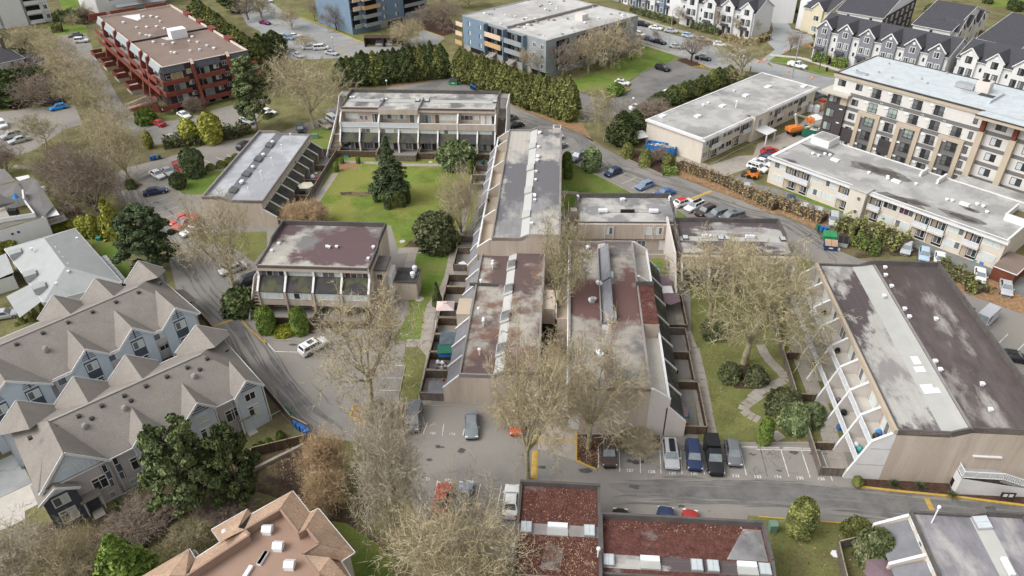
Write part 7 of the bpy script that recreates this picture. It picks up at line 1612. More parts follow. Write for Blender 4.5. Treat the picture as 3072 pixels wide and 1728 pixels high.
def crown(n,h,rad,lo=.3,r=(.9,1.6),taper=.5):
 out = []
 for k in range(n):
  f = lo + (1 - lo) * (k + .5) / n; a = k * 2.4 + rnd.uniform(-.4,.4); q = rad * (1 - taper * max(0,(f - lo) / (1 - lo)) ** 1.5) * rnd.uniform(.35,1.); s = rnd.uniform(*r)
  out.append((q * math.cos(a),q * math.sin(a),f * h - s * .3,s))
 return out
pine('wide grey green pine with bare lower trunks by the lane, left of the lot',T(0,1,1490,1230),T(0,1,1400,600),640,'pineA','leaf_fir',crown(110,11,4.6,.22,(.45,.95)),11,10,trunks=3)
pine('bushy pine before the front townhouse doors',T(0,3,1880,830),T(0,2,1780,1290),780,'pineB','leaf_pine',crown(120,10,4.7,.3,(.4,.9)),10,10.2)
pine('darker pine beside the bushy one near the garden fence',T(0,3,2350,720),T(0,2,2300,1330),560,'pineC','leaf_cedar_dark',crown(80,9,4.,.25,(.4,.9)),9,8.6)
pine('tall ragged pine beside the right corner of the red block',T(0,0,2490,1260),T(0,0,2300,550),430,'pineD','leaf_pine',crown(90,15,3.4,.2,(.5,1.0),.65),15,8.4)
pine('dark pine at the top edge beyond the cedar row',T(0,0,2230,120),T(0,0,2200,-100),240,'pineE','leaf_cedar_dark',crown(24,9,3.,.3),9,7.6)
# clipped and garden shrubs
def egg(label,b,t,w,mat='leaf_clipped',shp=S_EGG,key='egg',n=7000,size=.13,lump=.05,group='clipped evergreen shrubs',name='clipped_shrub',jit=.55): return leafy(label,b,t,w,key,mat,shp,n,size,name,'shrub',group,jit,lump)
egg('big clipped globe left of the board fence under the detached block',T(1,2,140,425),T(1,2,120,192),172)
egg('big clipped globe right of the board fence under the detached block',T(1,2,462,440),T(1,2,450,198),158)
egg('clipped dark column behind another on the triangular lawn',T(2,1,582,225),T(2,1,582,86),88,shp=S_COL,key='col'); egg('clipped dark column standing nearer on the triangular lawn',T(2,1,592,336),T(2,1,596,182),84,shp=S_COL,key='col')
egg('large clipped drum with a browned top by the green utility box',T(2,1,820,258),T(2,1,830,50),160,'leaf_laurel',S_COL,'col',7000,.16)
for L_,x,y,t,w_ in (('clipped dome nearest the lane kerb corner',1165,130,0,118),('clipped dome before the blue skip',1336,212,60,122),('clipped drum above a low square hedge by the blue skip',1558,245,105,125)): egg(L_,T(2,1,x,y),T(2,1,x,t),w_,shp=S_DOME,key='dome',mat='leaf_cedar')
for L_,x,y,t,w_ in (('dark yew column left of the lawn fir',1192,562,400,66),('dark yew column in front of the lawn fir',1302,632,495,68),('dark yew column right of the lawn fir',1490,575,405,62),('dark yew column tucked behind the lawn fir trunk',1440,610,480,70),('small clipped column at the left end of the courtyard bed',805,270,180,50),('small clipped column by the teal crate',858,192,128,42),('small clipped column in the middle of the back lawn strip',1016,192,122,42),('bright clipped column right of the glossy tree',2100,292,160,62),('dark clipped column behind the bright one by the glossy tree',2125,262,150,50),('dark square hedge beside the golden shrub',1945,995,850,110)): egg(L_,T(1,1,x,y),T(1,1,x,t),w_,'leaf_cedar_dark' if 'dark' in L_ else 'leaf_clipped',S_COL,'col')
egg('narrow dark cone on the strip lawn beside the detached block',T(1,2,1780,175),T(1,1,1768,1345),108,'leaf_cedar_dark',S_CONE,'cone')
egg('large split clipped topiary on the bottom lawn',T(3,3,392,1035),T(3,3,390,690),240,'leaf_cedar',S_COL,'colb',12000,.14)
egg('golden green clipped column at the corner of the courtyard by the stalls',T(3,3,55,165),T(3,2,55,1265),135,'leaf_clipped',S_COL,'col')
egg('small clipped ball by the corner fence of the balcony block',T(3,3,955,578),T(3,3,955,478),100,'leaf_cedar',S_BALL,'ball',4000)
egg('round dark bush on the lawn beside the dark blue saloon',T(0,1,1735,430),T(0,1,1735,275),158,'leaf_cedar_dark',S_BALL,'ball',4000,.13)
egg('tall grey green rounded conifer by the red pickup',T(0,1,1885,305),T(0,1,1875,50),200,'leaf_fir',S_EGG,'eggb',7000,.16,.12)
for L_,x,y,t in (('flat topped bonsai bush nearest the rounded conifer',2040,250,195),('flat topped bonsai bush in the middle of the kerb line',2140,225,165),('flat topped bonsai bush beside the stall lines',2215,195,135),('flat topped bonsai bush by the block corner',2280,150,100)): egg(L_,T(0,1,x,y),T(0,1,x,t),95,'leaf_cedar',S_MND,'mnd',3500,.14,.15)
egg('low dark shrubs on the kerbed tree island',T(0,1,1270,430),T(0,1,1260,350),110,'leaf_cedar_dark',S_MND,'mnd',3500,.14,.2); egg('dark bush at the kerb left of the detached block stair',T(0,2,2330,240),T(0,2,2330,30),260,'leaf_cedar_dark',S_EGG,'eggc',7000,.2,.3)
leafy('glossy broadleaf tree before the far terrace block',T(1,1,1965,225),T(1,1,1960,-10),290,'mag','leaf_laurel',S_BALL,9000,.22,'broadleaf_tree','tree',None,.9,.3,.14)
leafy('golden leaved shrub mound at the near corner of the courtyard lawn',T(1,1,1760,1000),T(1,1,1760,690),320,'gold','leaf_rhodo',S_EGG,10000,.17,'shrub','shrub',None,.9,.25)
leafy('rhododendron mound behind another in the courtyard bed',T(3,2,270,1190),T(3,2,260,1010),330,'rho','leaf_rhodo',S_MND,9000,.15,'shrub','shrub',None,.8,.3)
leafy('dense round rhododendron in front in the courtyard bed',T(3,2,350,1345),T(3,2,350,1135),300,'rho2','leaf_laurel',S_MND,9000,.14,'shrub','shrub',None,.7,.18)
leafy('dark rhododendron at the right of the courtyard bed',T(3,2,530,1300),T(3,2,530,1120),200,'rho','leaf_laurel',S_MND,9000,.15,'shrub','shrub',None,.8,.3)
for L_,x,y,t,w_ in (('olive bush under the sprawling courtyard tree, far one',2000,450,340,240),('dark evergreen bush under the sprawling courtyard tree, near one',2150,880,740,200),('dark evergreen bush under the sprawling courtyard tree, right one',2400,920,770,190)): leafy(L_,T(2,2,x,y),T(2,2,x,t),w_,'rho','leaf_rhodo',S_MND,9000,.15,'shrub','shrub',None,.8,.3)
leafy('big olive shrub inside the bottom right patio fence',T(3,3,1120,1270),T(3,3,1120,990),330,'ol','leaf_rhodo',S_MND,9000,.16,'shrub','shrub',None,.9,.3); leafy('low olive shrub by the kerb above the bottom right patio',T(3,3,970,1050),T(3,3,970,925),260,'ol','leaf_cedar',S_MND,9000,.16,'shrub','shrub',None,.9,.3); leafy('small shrub at the corner of the bottom right block',T(3,3,1340,975),T(3,3,1340,920),100,'ol','leaf_cedar',S_MND,9000,.16,'shrub','shrub',None,.9,.3)
leafy('lime green ground cover between the two clipped globes',T(1,2,315,440),T(1,2,315,385),210,'lime','leaf_lime',S_MND,2500,.16,'shrub','shrub',None,.9,.25)
def yucca(label,p):
 o = thing('yucca',label,'plant',gp(p),rnd.uniform(0,6),'spiky yuccas in the mulch bed')
 b = MB()
 for k in range(46):
  a = k * 2.4; e = .15 + 1.2 * (k / 46); L = 1.0; x,y = math.cos(a),math.sin(a); w_ = .05
  c = Vector((x * math.sin(e) * L * .55,y * math.sin(e) * L * .55,math.cos(e) * L * .55 + .15)); t = Vector((x * math.sin(e) * L,y * math.sin(e) * L,math.cos(e) * L * .8 + .1)); s = Vector((-y,x,0)) * w_
  b.poly([(0,0,.1),tuple(c - s),tuple(t),tuple(c + s)])
 b.build('leaves',MATS['leaf_fir'],o)
yucca('spiky yucca left of the pair in the bed by the end wall',T(3,3,1315,580)); yucca('spiky yucca right of the pair in the bed by the end wall',T(3,3,1565,600)); yucca('small spiky yucca overhanging the yellow kerb by the white stair',T(3,3,1875,690))
# columns and hedges of the left-hand gardens
for i,(x,y,t,w_) in enumerate(((215,350,235,60),(165,370,340,60),(312,330,220,56),(355,300,175,56),(430,260,135,56),(490,200,135,40),(560,160,85,44),(610,150,45,62),(660,150,30,60),(750,160,0,95),(840,150,10,90),(910,110,-10,60),(270,330,300,50))):
 egg('%s narrow cedar in the garden row behind the rear townhouses' % ORD[i].split(' ')[0],T(0,2,x,y),T(0,2,x,t),w_ * 1.15,'leaf_cedar',S_CONE,'cone',group='narrow cedars behind the rear townhouses',name='narrow_cedar')
for i,(x,y,t,w_) in enumerate(((1070,1390,1280,70),(1125,1390,1280,70),(1195,1370,1310,60))): egg(('left','middle','right')[i] + ' narrow cedar at the gable end of the rear townhouses',T(0,1,x,y),T(0,1,x,t),w_,'leaf_cedar',S_CONE,'cone',group='narrow cedars at the rear townhouse gable',name='narrow_cedar')
for i,(x,y,t,w_) in enumerate(((40,1080,900,130),(120,1060,900,130),(220,960,850,90),(310,940,830,110),(430,880,820,90),(550,850,780,110),(650,820,735,120),(720,830,740,100))): egg(ORD[i] + 'golden green cedar in the hedge between the two white houses',T(0,1,x,y),T(0,1,x,t),w_,'leaf_golden',S_COL,'gcol',5000,.16,.2,'golden cedars between the white houses','golden_cedar')
for i,(x,y,t,w_) in enumerate(((840,900,690,110),(930,900,680,110),(1010,880,700,110))): egg(('left ','middle ','right ')[i] + 'golden tipped cedar beside the garden shed',T(0,1,x,y),T(0,1,x,t),w_,'leaf_golden',S_COL,'gcol',5000,.16,.2,'golden tipped cedars by the shed','golden_cedar')
egg('tall golden cedar rising behind the wide pine',T(0,1,1120,900),T(0,1,1090,520),200,'leaf_golden',S_CONE,'gcone',7000,.2,.25,None,'golden_cedar')
for L_,x,y,t,w_ in (('single narrow cedar at the end of the low west hedge',1440,1430,1258,88),('left golden cedar column by the red sedan',1850,1380,1150,150),('right golden twin cedar by the red block lot',2065,1375,1085,175)): egg(L_,T(0,0,x,y),T(0,0,x,t),w_,'leaf_golden',S_COL,'gcol',5000,.16,.2,None,'golden_cedar')
for x,y,t,w_,n_ in ((1160,830,690,100,'taller'),(1260,830,740,90,'shorter')): egg(n_ + ' small conical shrub beside the front townhouse steps',T(0,3,x,y),T(0,3,x,t),w_,'leaf_cedar_dark',S_CONE,'cone',group='conical shrubs by the townhouse steps')
for i,(x,y) in enumerate(((80,220),(160,190),(270,120),(30,250))): egg(('second ','third ','rightmost ','leftmost ')[i] + 'round green shrub between fence and path by the lane bins',T(1,3,x,y),T(1,3,x,y - 75),90,'leaf_clipped',S_MND,'mndc',3500,.13,.15,'shrubs inside the lane fence')
def hedge(label,pts,wd,h,mat='leaf_cedar',dens=70,size=.16,cat='hedge',group=None,rough=.12):
 P = [gp(p) for p in pts]; c0_ = P[0]; Cs = []; Ns = []; o = thing('hedge',label,cat,c0_,0,group); core = MB()
 for a,b in zip(P,P[1:]):
  d = b - a; L = d.length; u = d / L; s = Vector((-u.y,u.x,0)); m = int(dens * L * (wd + 2 * h) / 3) + 20
  for _ in range(m):
   t = rnd.uniform(0,L); q = rnd.uniform(0,wd + 2 * h)
   if q < h: y,z,nn = -wd / 2,q,-s
   elif q < h + wd: y,z,nn = q - h - wd / 2,h,Vector((0,0,1))
   else: y,z,nn = wd / 2,q - h - wd,s
   wob = 1 + rough * math.sin(t * 1.9 + z) + rough * .7 * math.sin(t * 4.7 + y * 3); p = a - c0_ + u * t + s * y * wob + Vector((0,0,z * wob)); Cs.append((p.x + rnd.gauss(0,.06),p.y + rnd.gauss(0,.06),p.z + rnd.gauss(0,.06))); Ns.append(tuple(nn + Vector((0,0,.3))))
  core.bar(a - c0_ + Vector((0,0,h * .42)),b - c0_ + Vector((0,0,h * .42)),wd * .8,h * .8)
 put('foliage',cards('foliage',np.array(Cs),np.array(Ns),size,MATS[mat],.6,.6),o); core.build('stems',MATS['bark_dark'],o); return o
hedge('clipped box hedge beside the navy dumpster',TT(3,1,(930,960),(1080,1040),(1180,1070)),2.2,1.6,'leaf_clipped')
hedge('low square hedge at the foot of the clipped drum',TT(2,1,(1500,290),(1640,290)),2.6,1.2,'leaf_clipped')
hedge('brown leafless hedgerow between the lane and the gravel, left part',TT(2,1,(1660,230),(1850,300),(2100,390),(2330,500),(2600,640)),2.4,1.6,'leaf_dry',55,.13,rough=.25)
hedge('brown leafless hedgerow between the lane and the gravel, right part',TT(3,1,(30,540),(250,620),(480,700),(640,760)),3.0,1.6,'leaf_dry',55,.13,rough=.25)
hedge('olive hedgerow behind the dumpsters along the gravel lane',TT(3,1,(800,800),(980,870),(1200,920),(1420,1030)),4.2,1.9,'leaf_cedar',45,.2,rough=.25)
hedge('low olive shrubs along the lane behind the balcony block, left part',TT(3,1,(1730,1190),(1880,1270),(2050,1350)),3.6,1.2,'leaf_cedar',45,.18,rough=.25)
hedge('low olive shrubs along the lane behind the balcony block, right part',TT(3,1,(2000,1390),(2140,1420)) + TT(3,2,(2160,20),),3.0,1.2,'leaf_cedar',45,.18,rough=.25)
hedge('low dark hedge between the west drive and the lot',TT(0,0,(1600,1420),(1950,1380),(2250,1320),(2420,1270)),3.0,2.2,'leaf_cedar_dark',40,.22,rough=.25)
hedge('dark clipped hedge above the lawn at the top left',TT(0,0,(530,220),(720,205),(850,230)),3.2,3.6,'leaf_cedar_dark',45,.25); hedge('lower clipped hedge on the lawn at the top left',TT(0,0,(510,310),(610,300)),3.,2.4,'leaf_cedar',45,.22); hedge('clipped hedge at the left edge above the slate roofed house',TT(0,0,(-20,400),(90,390)),2.6,2.4,'leaf_cedar_dark',45,.22)
for i,(x,y,t,w_) in enumerate(((60,900,690,260),(200,860,680,230),(330,760,650,200),(120,1000,830,260),(250,560,420,160),(180,470,330,150),(20,1000,850,200),(330,560,470,110))):
 leafy(('low middle','central','right','lower','upper right','upper','left edge','topmost small')[i] + ' dark broadleaf bush behind the slate roofed house',T(0,0,x,y),T(0,0,x,t),w_,'lau','leaf_cedar_dark',S_EGG,7000,.3,'shrub','shrub','dark bushes behind the slate roofed house',.9,.3)
leafy('clipped green shrub mass at the foot of the red block',T(0,0,1420,1180),T(0,0,1420,1050),200,'lau2','leaf_clipped',S_MND,6000,.2,'shrub','shrub',None,.8,.2)
hedge('clipped green hedge before the grey gabled row, left part',TT(3,0,(535,585),(690,615)),2.4,2.2,'leaf_clipped',45,.2); hedge('clipped green hedge before the grey gabled row, right part',TT(3,0,(715,630),(860,650)),2.4,2.2,'leaf_clipped',45,.2)
hedge('dark hedge before the white gabled row',TT(2,0,(1790,265),(1900,300),(2060,340)),2.4,1.8,'leaf_cedar_dark',40,.22,rough=.25); hedge('dark hedge before the grey and white row',TT(2,0,(1200,110),(1450,185),(1620,235)),2.0,1.6,'leaf_cedar_dark',40,.22,rough=.25); hedge('brown hedge at the corner of the white gabled row',TT(2,0,(2100,370),(2300,440),(2520,380)),2.4,1.4,'leaf_dry',40,.22,rough=.25)
for i,(x,y,t,w_) in enumerate(((2450,90,-10,70),(2500,105,10,80),(2220,30,-30,70))): egg(('left of two ','right of two ','lone ')[i] + 'round green bush on the far lawn at the top right',T(3,0,x,y),T(3,0,x,t),w_,'leaf_cedar_dark',S_EGG,'eggd',5000,.3,.2,'round bushes on the far lawn')
egg('dark red brown tree between two dark roofs at the top right',T(3,0,850,130),T(3,0,850,-60),130,'leaf_dry',S_EGG,'egge',5000,.4,.3,None,'bare_tree'); egg('dark green bush between two dark roofed rows',T(3,0,1680,120),T(3,0,1680,40),110,'leaf_cedar_dark',S_EGG,'eggd',5000,.3,.2,None)
egg('brown hedge strip between the pale and white gabled rows',T(3,0,2110,400),T(3,0,2110,300),90,'leaf_dry',S_EGG,'egge',5000,.3,.2,None)
# grass and scattered leaves on the lawns
def turf(pts,n,hgt=.07,mat='lawn_lush'):
 P = [gp(p) for p in pts]; c0_ = sum(P,Vector()) / len(P); xs = [p.x for p in P]; ys = [p.y for p in P]; C = []
 while len(C) < n:
  x,y = rnd.uniform(min(xs),max(xs)),rnd.uniform(min(ys),max(ys)); ins = False
  for a,b in zip(P,P[1:] + P[:1]):
   if (a.y > y) != (b.y > y) and x < (b.x - a.x) * (y - a.y) / (b.y - a.y) + a.x: ins = not ins
  if ins: C.append((x,y,.045))
 return np.array(C)
C = np.concatenate([turf(DD((1745,880),(2075,900),(2150,1110),(1757,1112)),500),turf(TT(3,3,(-60,900),(860,960),(1200,1400),(300,1440)),160),turf(TT(1,2,(965,1150),(1470,1130),(1490,1390),(1130,1380)),700),turf(TT(2,3,(690,80),(1090,180),(870,415),(680,340)),500),turf(TT(2,2,(345,250),(585,250),(580,800),(320,820)),700),turf(TT(2,1,(1660,320),(2100,430),(2576,600),(2560,690),(2100,480)),700),turf(TT(1,3,(100,400),(500,250),(560,600),(500,660)),350)])
o = put('fallen_leaves',cards('fallen_leaves',C,np.tile([0,0,1.],(len(C),1)),.09,MATS['leaf_fall'],.7,.4)); o['kind'] = 'stuff'; o['label'] = 'dry leaves scattered on lawns and planting beds'

# ================================================================ vehicles
PAINT = {'white': (.80,.80,.80),'silver': (.46,.47,.49),'grey': (.16,.165,.175),'black': (.018,.019,.022),'navy': (.025,.04,.10),'red': (.42,.035,.03),'maroon': (.15,.03,.04),'blue': (.05,.13,.36),'skyblue': (.03,.30,.72),'paleblue': (.20,.28,.42),'brick': (.50,.13,.10),'purple': (.16,.02,.09),'brown': (.08,.055,.05),'steel': (.20,.22,.24),'tan': (.40,.33,.25),'iceblue': (.42,.55,.68),'orange': (.62,.10,.03)}
for k_,c_ in PAINT.items(): M('paint_' + k_ + '_car',c_,rough=.28,var=.04,spec=.5)
M('tyre',(.02,.02,.02),rough=.9,var=.1); M('rim',(.33,.34,.35),rough=.35,metal=.6,var=.05); M('lamp_clear',(.75,.77,.78),rough=.15,var=.02); M('lamp_red',(.45,.02,.02),rough=.25,var=.02); M('car_glass',(.045,.055,.065),rough=.06,var=.15,spec=.8); M('screen_glass',(.19,.22,.235),rough=.07,var=.2,spec=.8)
SED = [(-.5,.80,.46),(-.475,.93,.60),(-.36,1,.645),(-.1,1,.62),(.2,1,.60),(.40,.97,.54),(.475,.87,.47),(.5,.76,.38)]
SUVS = [(-.5,.84,.50),(-.485,.95,.60),(-.36,1,.62),(0,1,.60),(.24,1,.59),(.42,.97,.545),(.485,.87,.48),(.5,.78,.38)]
CAR = {  # length, width, height, stations, glasshouse base rear/front, roof rear/front, roof width
 'saloon': (4.75,1.82,1.45,SED,-.37,.22,-.22,.07,.70),'hatchback': (4.25,1.77,1.50,SUVS,-.46,.25,-.34,.08,.72),'suv': (4.65,1.88,1.70,SUVS,-.475,.24,-.42,.10,.76),'coupe': (4.55,1.84,1.36,SED,-.40,.20,-.20,.04,.66),
 'minivan': (5.0,1.95,1.75,SUVS,-.48,.33,-.45,.17,.80),'jeep': (4.3,1.85,1.85,SUVS,-.48,.16,-.475,.09,.88),'pickup': (5.75,1.98,1.85,SUVS,-.10,.22,-.06,.10,.78),'van': (5.4,2.0,2.25,SUVS,-.49,.40,-.485,.26,.86),'wagon': (4.8,1.84,1.55,SUVS,-.48,.22,-.42,.08,.74)}
def lerp3(a,b,t): return Vector(a) + (Vector(b) - Vector(a)) * t
def car_meshes(kind,paint):
 def make():
  L,W,H,st,br,bf,rr,rf,rw = CAR[kind]; hw = W / 2; zb = .17 if kind not in ('jeep','pickup','suv') else .24; m = {}
  b = MB(); rings = []
  for x,w_,z in st:
   z *= H if kind not in ('van','minivan','pickup','jeep') else {'van': 1.75,'minivan': 1.62,'pickup': 1.80,'jeep': 1.75}[kind]; w_ *= hw
   half = [(w_ * .86,zb),(w_ * .97,zb + .10),(w_,zb + .32),(w_ * .995,z - .16),(w_ * .95,z - .05),(w_ * .80,z),(0,z + .025)]
   rings.append([(x * L,y,zz) for y,zz in half] + [(x * L,-y,zz) for y,zz in half[-2::-1]])
  i0 = len(b.v); n = len(rings[0])
  for r in rings: b.v += r
  for a in range(len(rings) - 1):
   for k in range(n - 1): b.f.append((i0 + a * n + k,i0 + (a + 1) * n + k,i0 + (a + 1) * n + k + 1,i0 + a * n + k + 1)); b.m.append(0)
  b.f.append(tuple(range(i0,i0 + n))); b.m.append(0); b.f.append(tuple(range(i0 + n * (len(rings) - 1) + n - 1,i0 + n * (len(rings) - 1) - 1,-1))); b.m.append(0)
  zbelt = {'van': 1.02,'minivan': .98,'pickup': 1.06,'jeep': 1.02}.get(kind,.60 * H)
  wb,wr = hw * .93,hw * rw
  P = {'rbl': (br * L,wb,zbelt),'rbr': (br * L,-wb,zbelt),'fbl': (bf * L,wb * .96,zbelt - .02),'fbr': (bf * L,-wb * .96,zbelt - .02),'rtl': (rr * L,wr,H - .05),'rtr': (rr * L,-wr,H - .05),'ftl': (rf * L,wr,H - .04),'ftr': (rf * L,-wr,H - .04)}
  mid = ((rr + rf) / 2 * L)
  b.quad(P['rbl'],P['fbl'],P['ftl'],P['rtl']); b.quad(P['fbr'],P['rbr'],P['rtr'],P['ftr']); b.quad(P['fbl'],P['fbr'],P['ftr'],P['ftl']); b.quad(P['rbr'],P['rbl'],P['rtl'],P['rtr'])
  a_,c_ = (mid,wr * .55,H + .01),(mid,-wr * .55,H + .01)
  b.poly([P['rtl'],P['ftl'],(rf * L - .1,wr * .6,H),(rr * L + .1,wr * .6,H)]); b.poly([(rr * L + .1,wr * .6,H),(rf * L - .1,wr * .6,H),(rf * L - .1,-wr * .6,H),(rr * L + .1,-wr * .6,H)]); b.poly([(rr * L + .1,-wr * .6,H),(rf * L - .1,-wr * .6,H),P['ftr'],P['rtr']]); b.poly([P['ftl'],P['ftr'],(rf * L - .1,-wr * .6,H),(rf * L - .1,wr * .6,H)]); b.poly([P['rtr'],P['rtl'],(rr * L + .1,wr * .6,H),(rr * L + .1,-wr * .6,H)])
  if kind == 'pickup':
   b.box(-.49 * L,hw * .82,1.0,-.1 * L,hw * .96,1.22).box(-.49 * L,-hw * .96,1.0,-.1 * L,-hw * .82,1.22).box(-.495 * L,-hw * .9,.9,-.48 * L,hw * .9,1.2)
  m['body'] = b.mesh('body',MATS['paint_' + paint + '_car'],True)
  try: m['body'].set_sharp_from_angle(angle=R(40))
  except Exception: pass
  def glass(q,name,a0=.06,a1=.94,b0=.10,b1=.90,mt='car_glass'):
   q = [Vector(x) for x in q]; nrm = (q[1] - q[0]).cross(q[3] - q[0]).normalized() * .012
   f = lambda s,t: lerp3(lerp3(q[0],q[1],s),lerp3(q[3],q[2],s),t) + nrm
   return MB().quad(f(a0,b0),f(a1,b0),f(a1,b1),f(a0,b1)).mesh(name,MATS[mt])
  m['windscreen'] = glass((P['fbr'],P['fbl'],P['ftl'],P['ftr'])[::1],'windscreen',.04,.96,.04,.94,'screen_glass'); m['windscreen'].flip_normals() if 0 else None
  m['rear_window'] = glass((P['rbl'],P['rbr'],P['rtr'],P['rtl']),'rear_window',.08,.92,.25 if kind in ('suv','hatchback','minivan','jeep','van') else .08,.9)
  cuts = {'pickup': ((.08,.5),(.54,.92)),'van': ((.70,.95),),'coupe': ((.2,.9),)}.get(kind,((.07,.36),(.39,.66),(.69,.95)) if kind in ('suv','minivan','wagon','jeep') else ((.10,.5),(.53,.93)))
  m['side'] = [(glass((P['fbl'],P['rbl'],P['rtl'],P['ftl']),'side_window',1 - b_,1 - a_,.12,.88),glass((P['rbr'],P['fbr'],P['ftr'],P['rtr']),'side_window',a_,b_,.12,.88)) for a_,b_ in cuts]
  r = .36 if kind in ('suv','pickup','jeep') else .32
  t = MB(); k = len(t.v); N = 14; prof = [(r * .6,-.11),(r * .97,-.11),(r,-.07),(r,.07),(r * .97,.11),(r * .6,.11)]
  for pr,y in prof:
   for q in range(N): a = 2 * math.pi * q / N; t.v.append((pr * math.cos(a),y,pr * math.sin(a)))
  for a in range(len(prof) - 1):
   for q in range(N): p = (q + 1) % N; t.f.append((k + a * N + q,k + a * N + p,k + (a + 1) * N + p,k + (a + 1) * N + q)); t.m.append(0)
  m['tyre'] = t.mesh('wheel',MATS['tyre']); m['rim'] = MB().tube((0,-.10,0),(0,.10,0),r * .62,r * .62,10).mesh('rim',MATS['rim']); m['r'] = r
  zf = st[-1][2] * (H if kind not in ('van','minivan','pickup','jeep') else 1.7)
  m['headlight'] = MB().box(-.10,-.2,-.06,.06,.2,.07).mesh('headlight',MATS['lamp_clear']); m['taillight'] = MB().box(-.05,-.14,-.10,.06,.14,.10).mesh('taillight',MATS['lamp_red']); m['mirror'] = MB().box(-.06,-.09,-.05,.06,.09,.06).mesh('mirror',MATS['paint_' + paint + '_car'])
  m['bumper'] = MB().box(-.04,-hw * .78,zb,.03,hw * .78,zb + .16).mesh('grille',MATS['black'])
  return m
 return cached(('car',kind,paint),make)
def car(label,rear,front,kind,paint,cat='car',group='parked cars',small=False,off=0.,roof=None):
 a,b = gp(rear),gp(front); d = (b - a); d = d / max(.01,d.length); c = (a + b) / 2 + d * off; L,W,H = CAR[kind][:3]; st = CAR[kind][3]
 o = thing({'pickup': 'pickup_truck','van': 'van','minivan': 'minivan'}.get(kind,'parked_car'),label,cat,(c.x,c.y,.01),math.atan2(d.y,d.x),group); m = car_meshes(kind,paint)
 put('body',m['body'],o); put('windscreen',m['windscreen'],o); put('rear_window',m['rear_window'],o)
 for l,r in m['side']: put('side_window',l,o); put('side_window',r,o)
 for x in (-.30,.315):
  for s in (-1,1):
   wl = put('wheel',m['tyre'],o,(x * L,s * (W / 2 - .10),m['r']));
   if not small: put('rim',m['rim'],wl,(0,s * .025,0))
 hz = .40 * (H if H < 1.72 else 1.7)
 for s in (-1,1):
  put('headlight',m['headlight'],o,(L * .472,s * W * .36,hz + .06)); put('taillight',m['taillight'],o,(-L * .487,s * W * .38,hz + .12));
  if not small: put('mirror',m['mirror'],o,(CAR[kind][5] * L * .82,s * (W / 2 + .06),hz + .36))
 put('grille',m['bumper'],o,(L * .5,0,.12))
 if roof == 'box':
  rb = MB().slabx([(-.36,0),(-.30,.22),(.30,.22),(.36,0)],-1.0,1.0).build('roof_box',MATS['black'],o,loc=(-.5,.1,H + .05))
 if roof == 'canopy': MB().slabx([(-.92,.0),(-.80,.72),(.80,.72),(.92,.0)],-.49 * L,-.105 * L).build('canopy',MATS['paint_black_car'],o,loc=(0,0,1.2))
 if roof == 'red': MB().box(CAR[kind][6] * L + .02,-W * .33,0,CAR[kind][7] * L - .02,W * .33,.03).build('roof_panel',MATS['red'],o,loc=(0,0,H))
 if roof == 'glass': MB().box(-.55,-.42,0,.35,.42,.02).build('sunroof',MATS['car_glass'],o,loc=(-.35,0,H + .005))
 if roof == 'bars': [bx(o,'roof_bar','black',-1.5,s * .55 - .03,H + .0,.3,s * .55 + .03,H + .06) for s in (-1,1)]
 return o
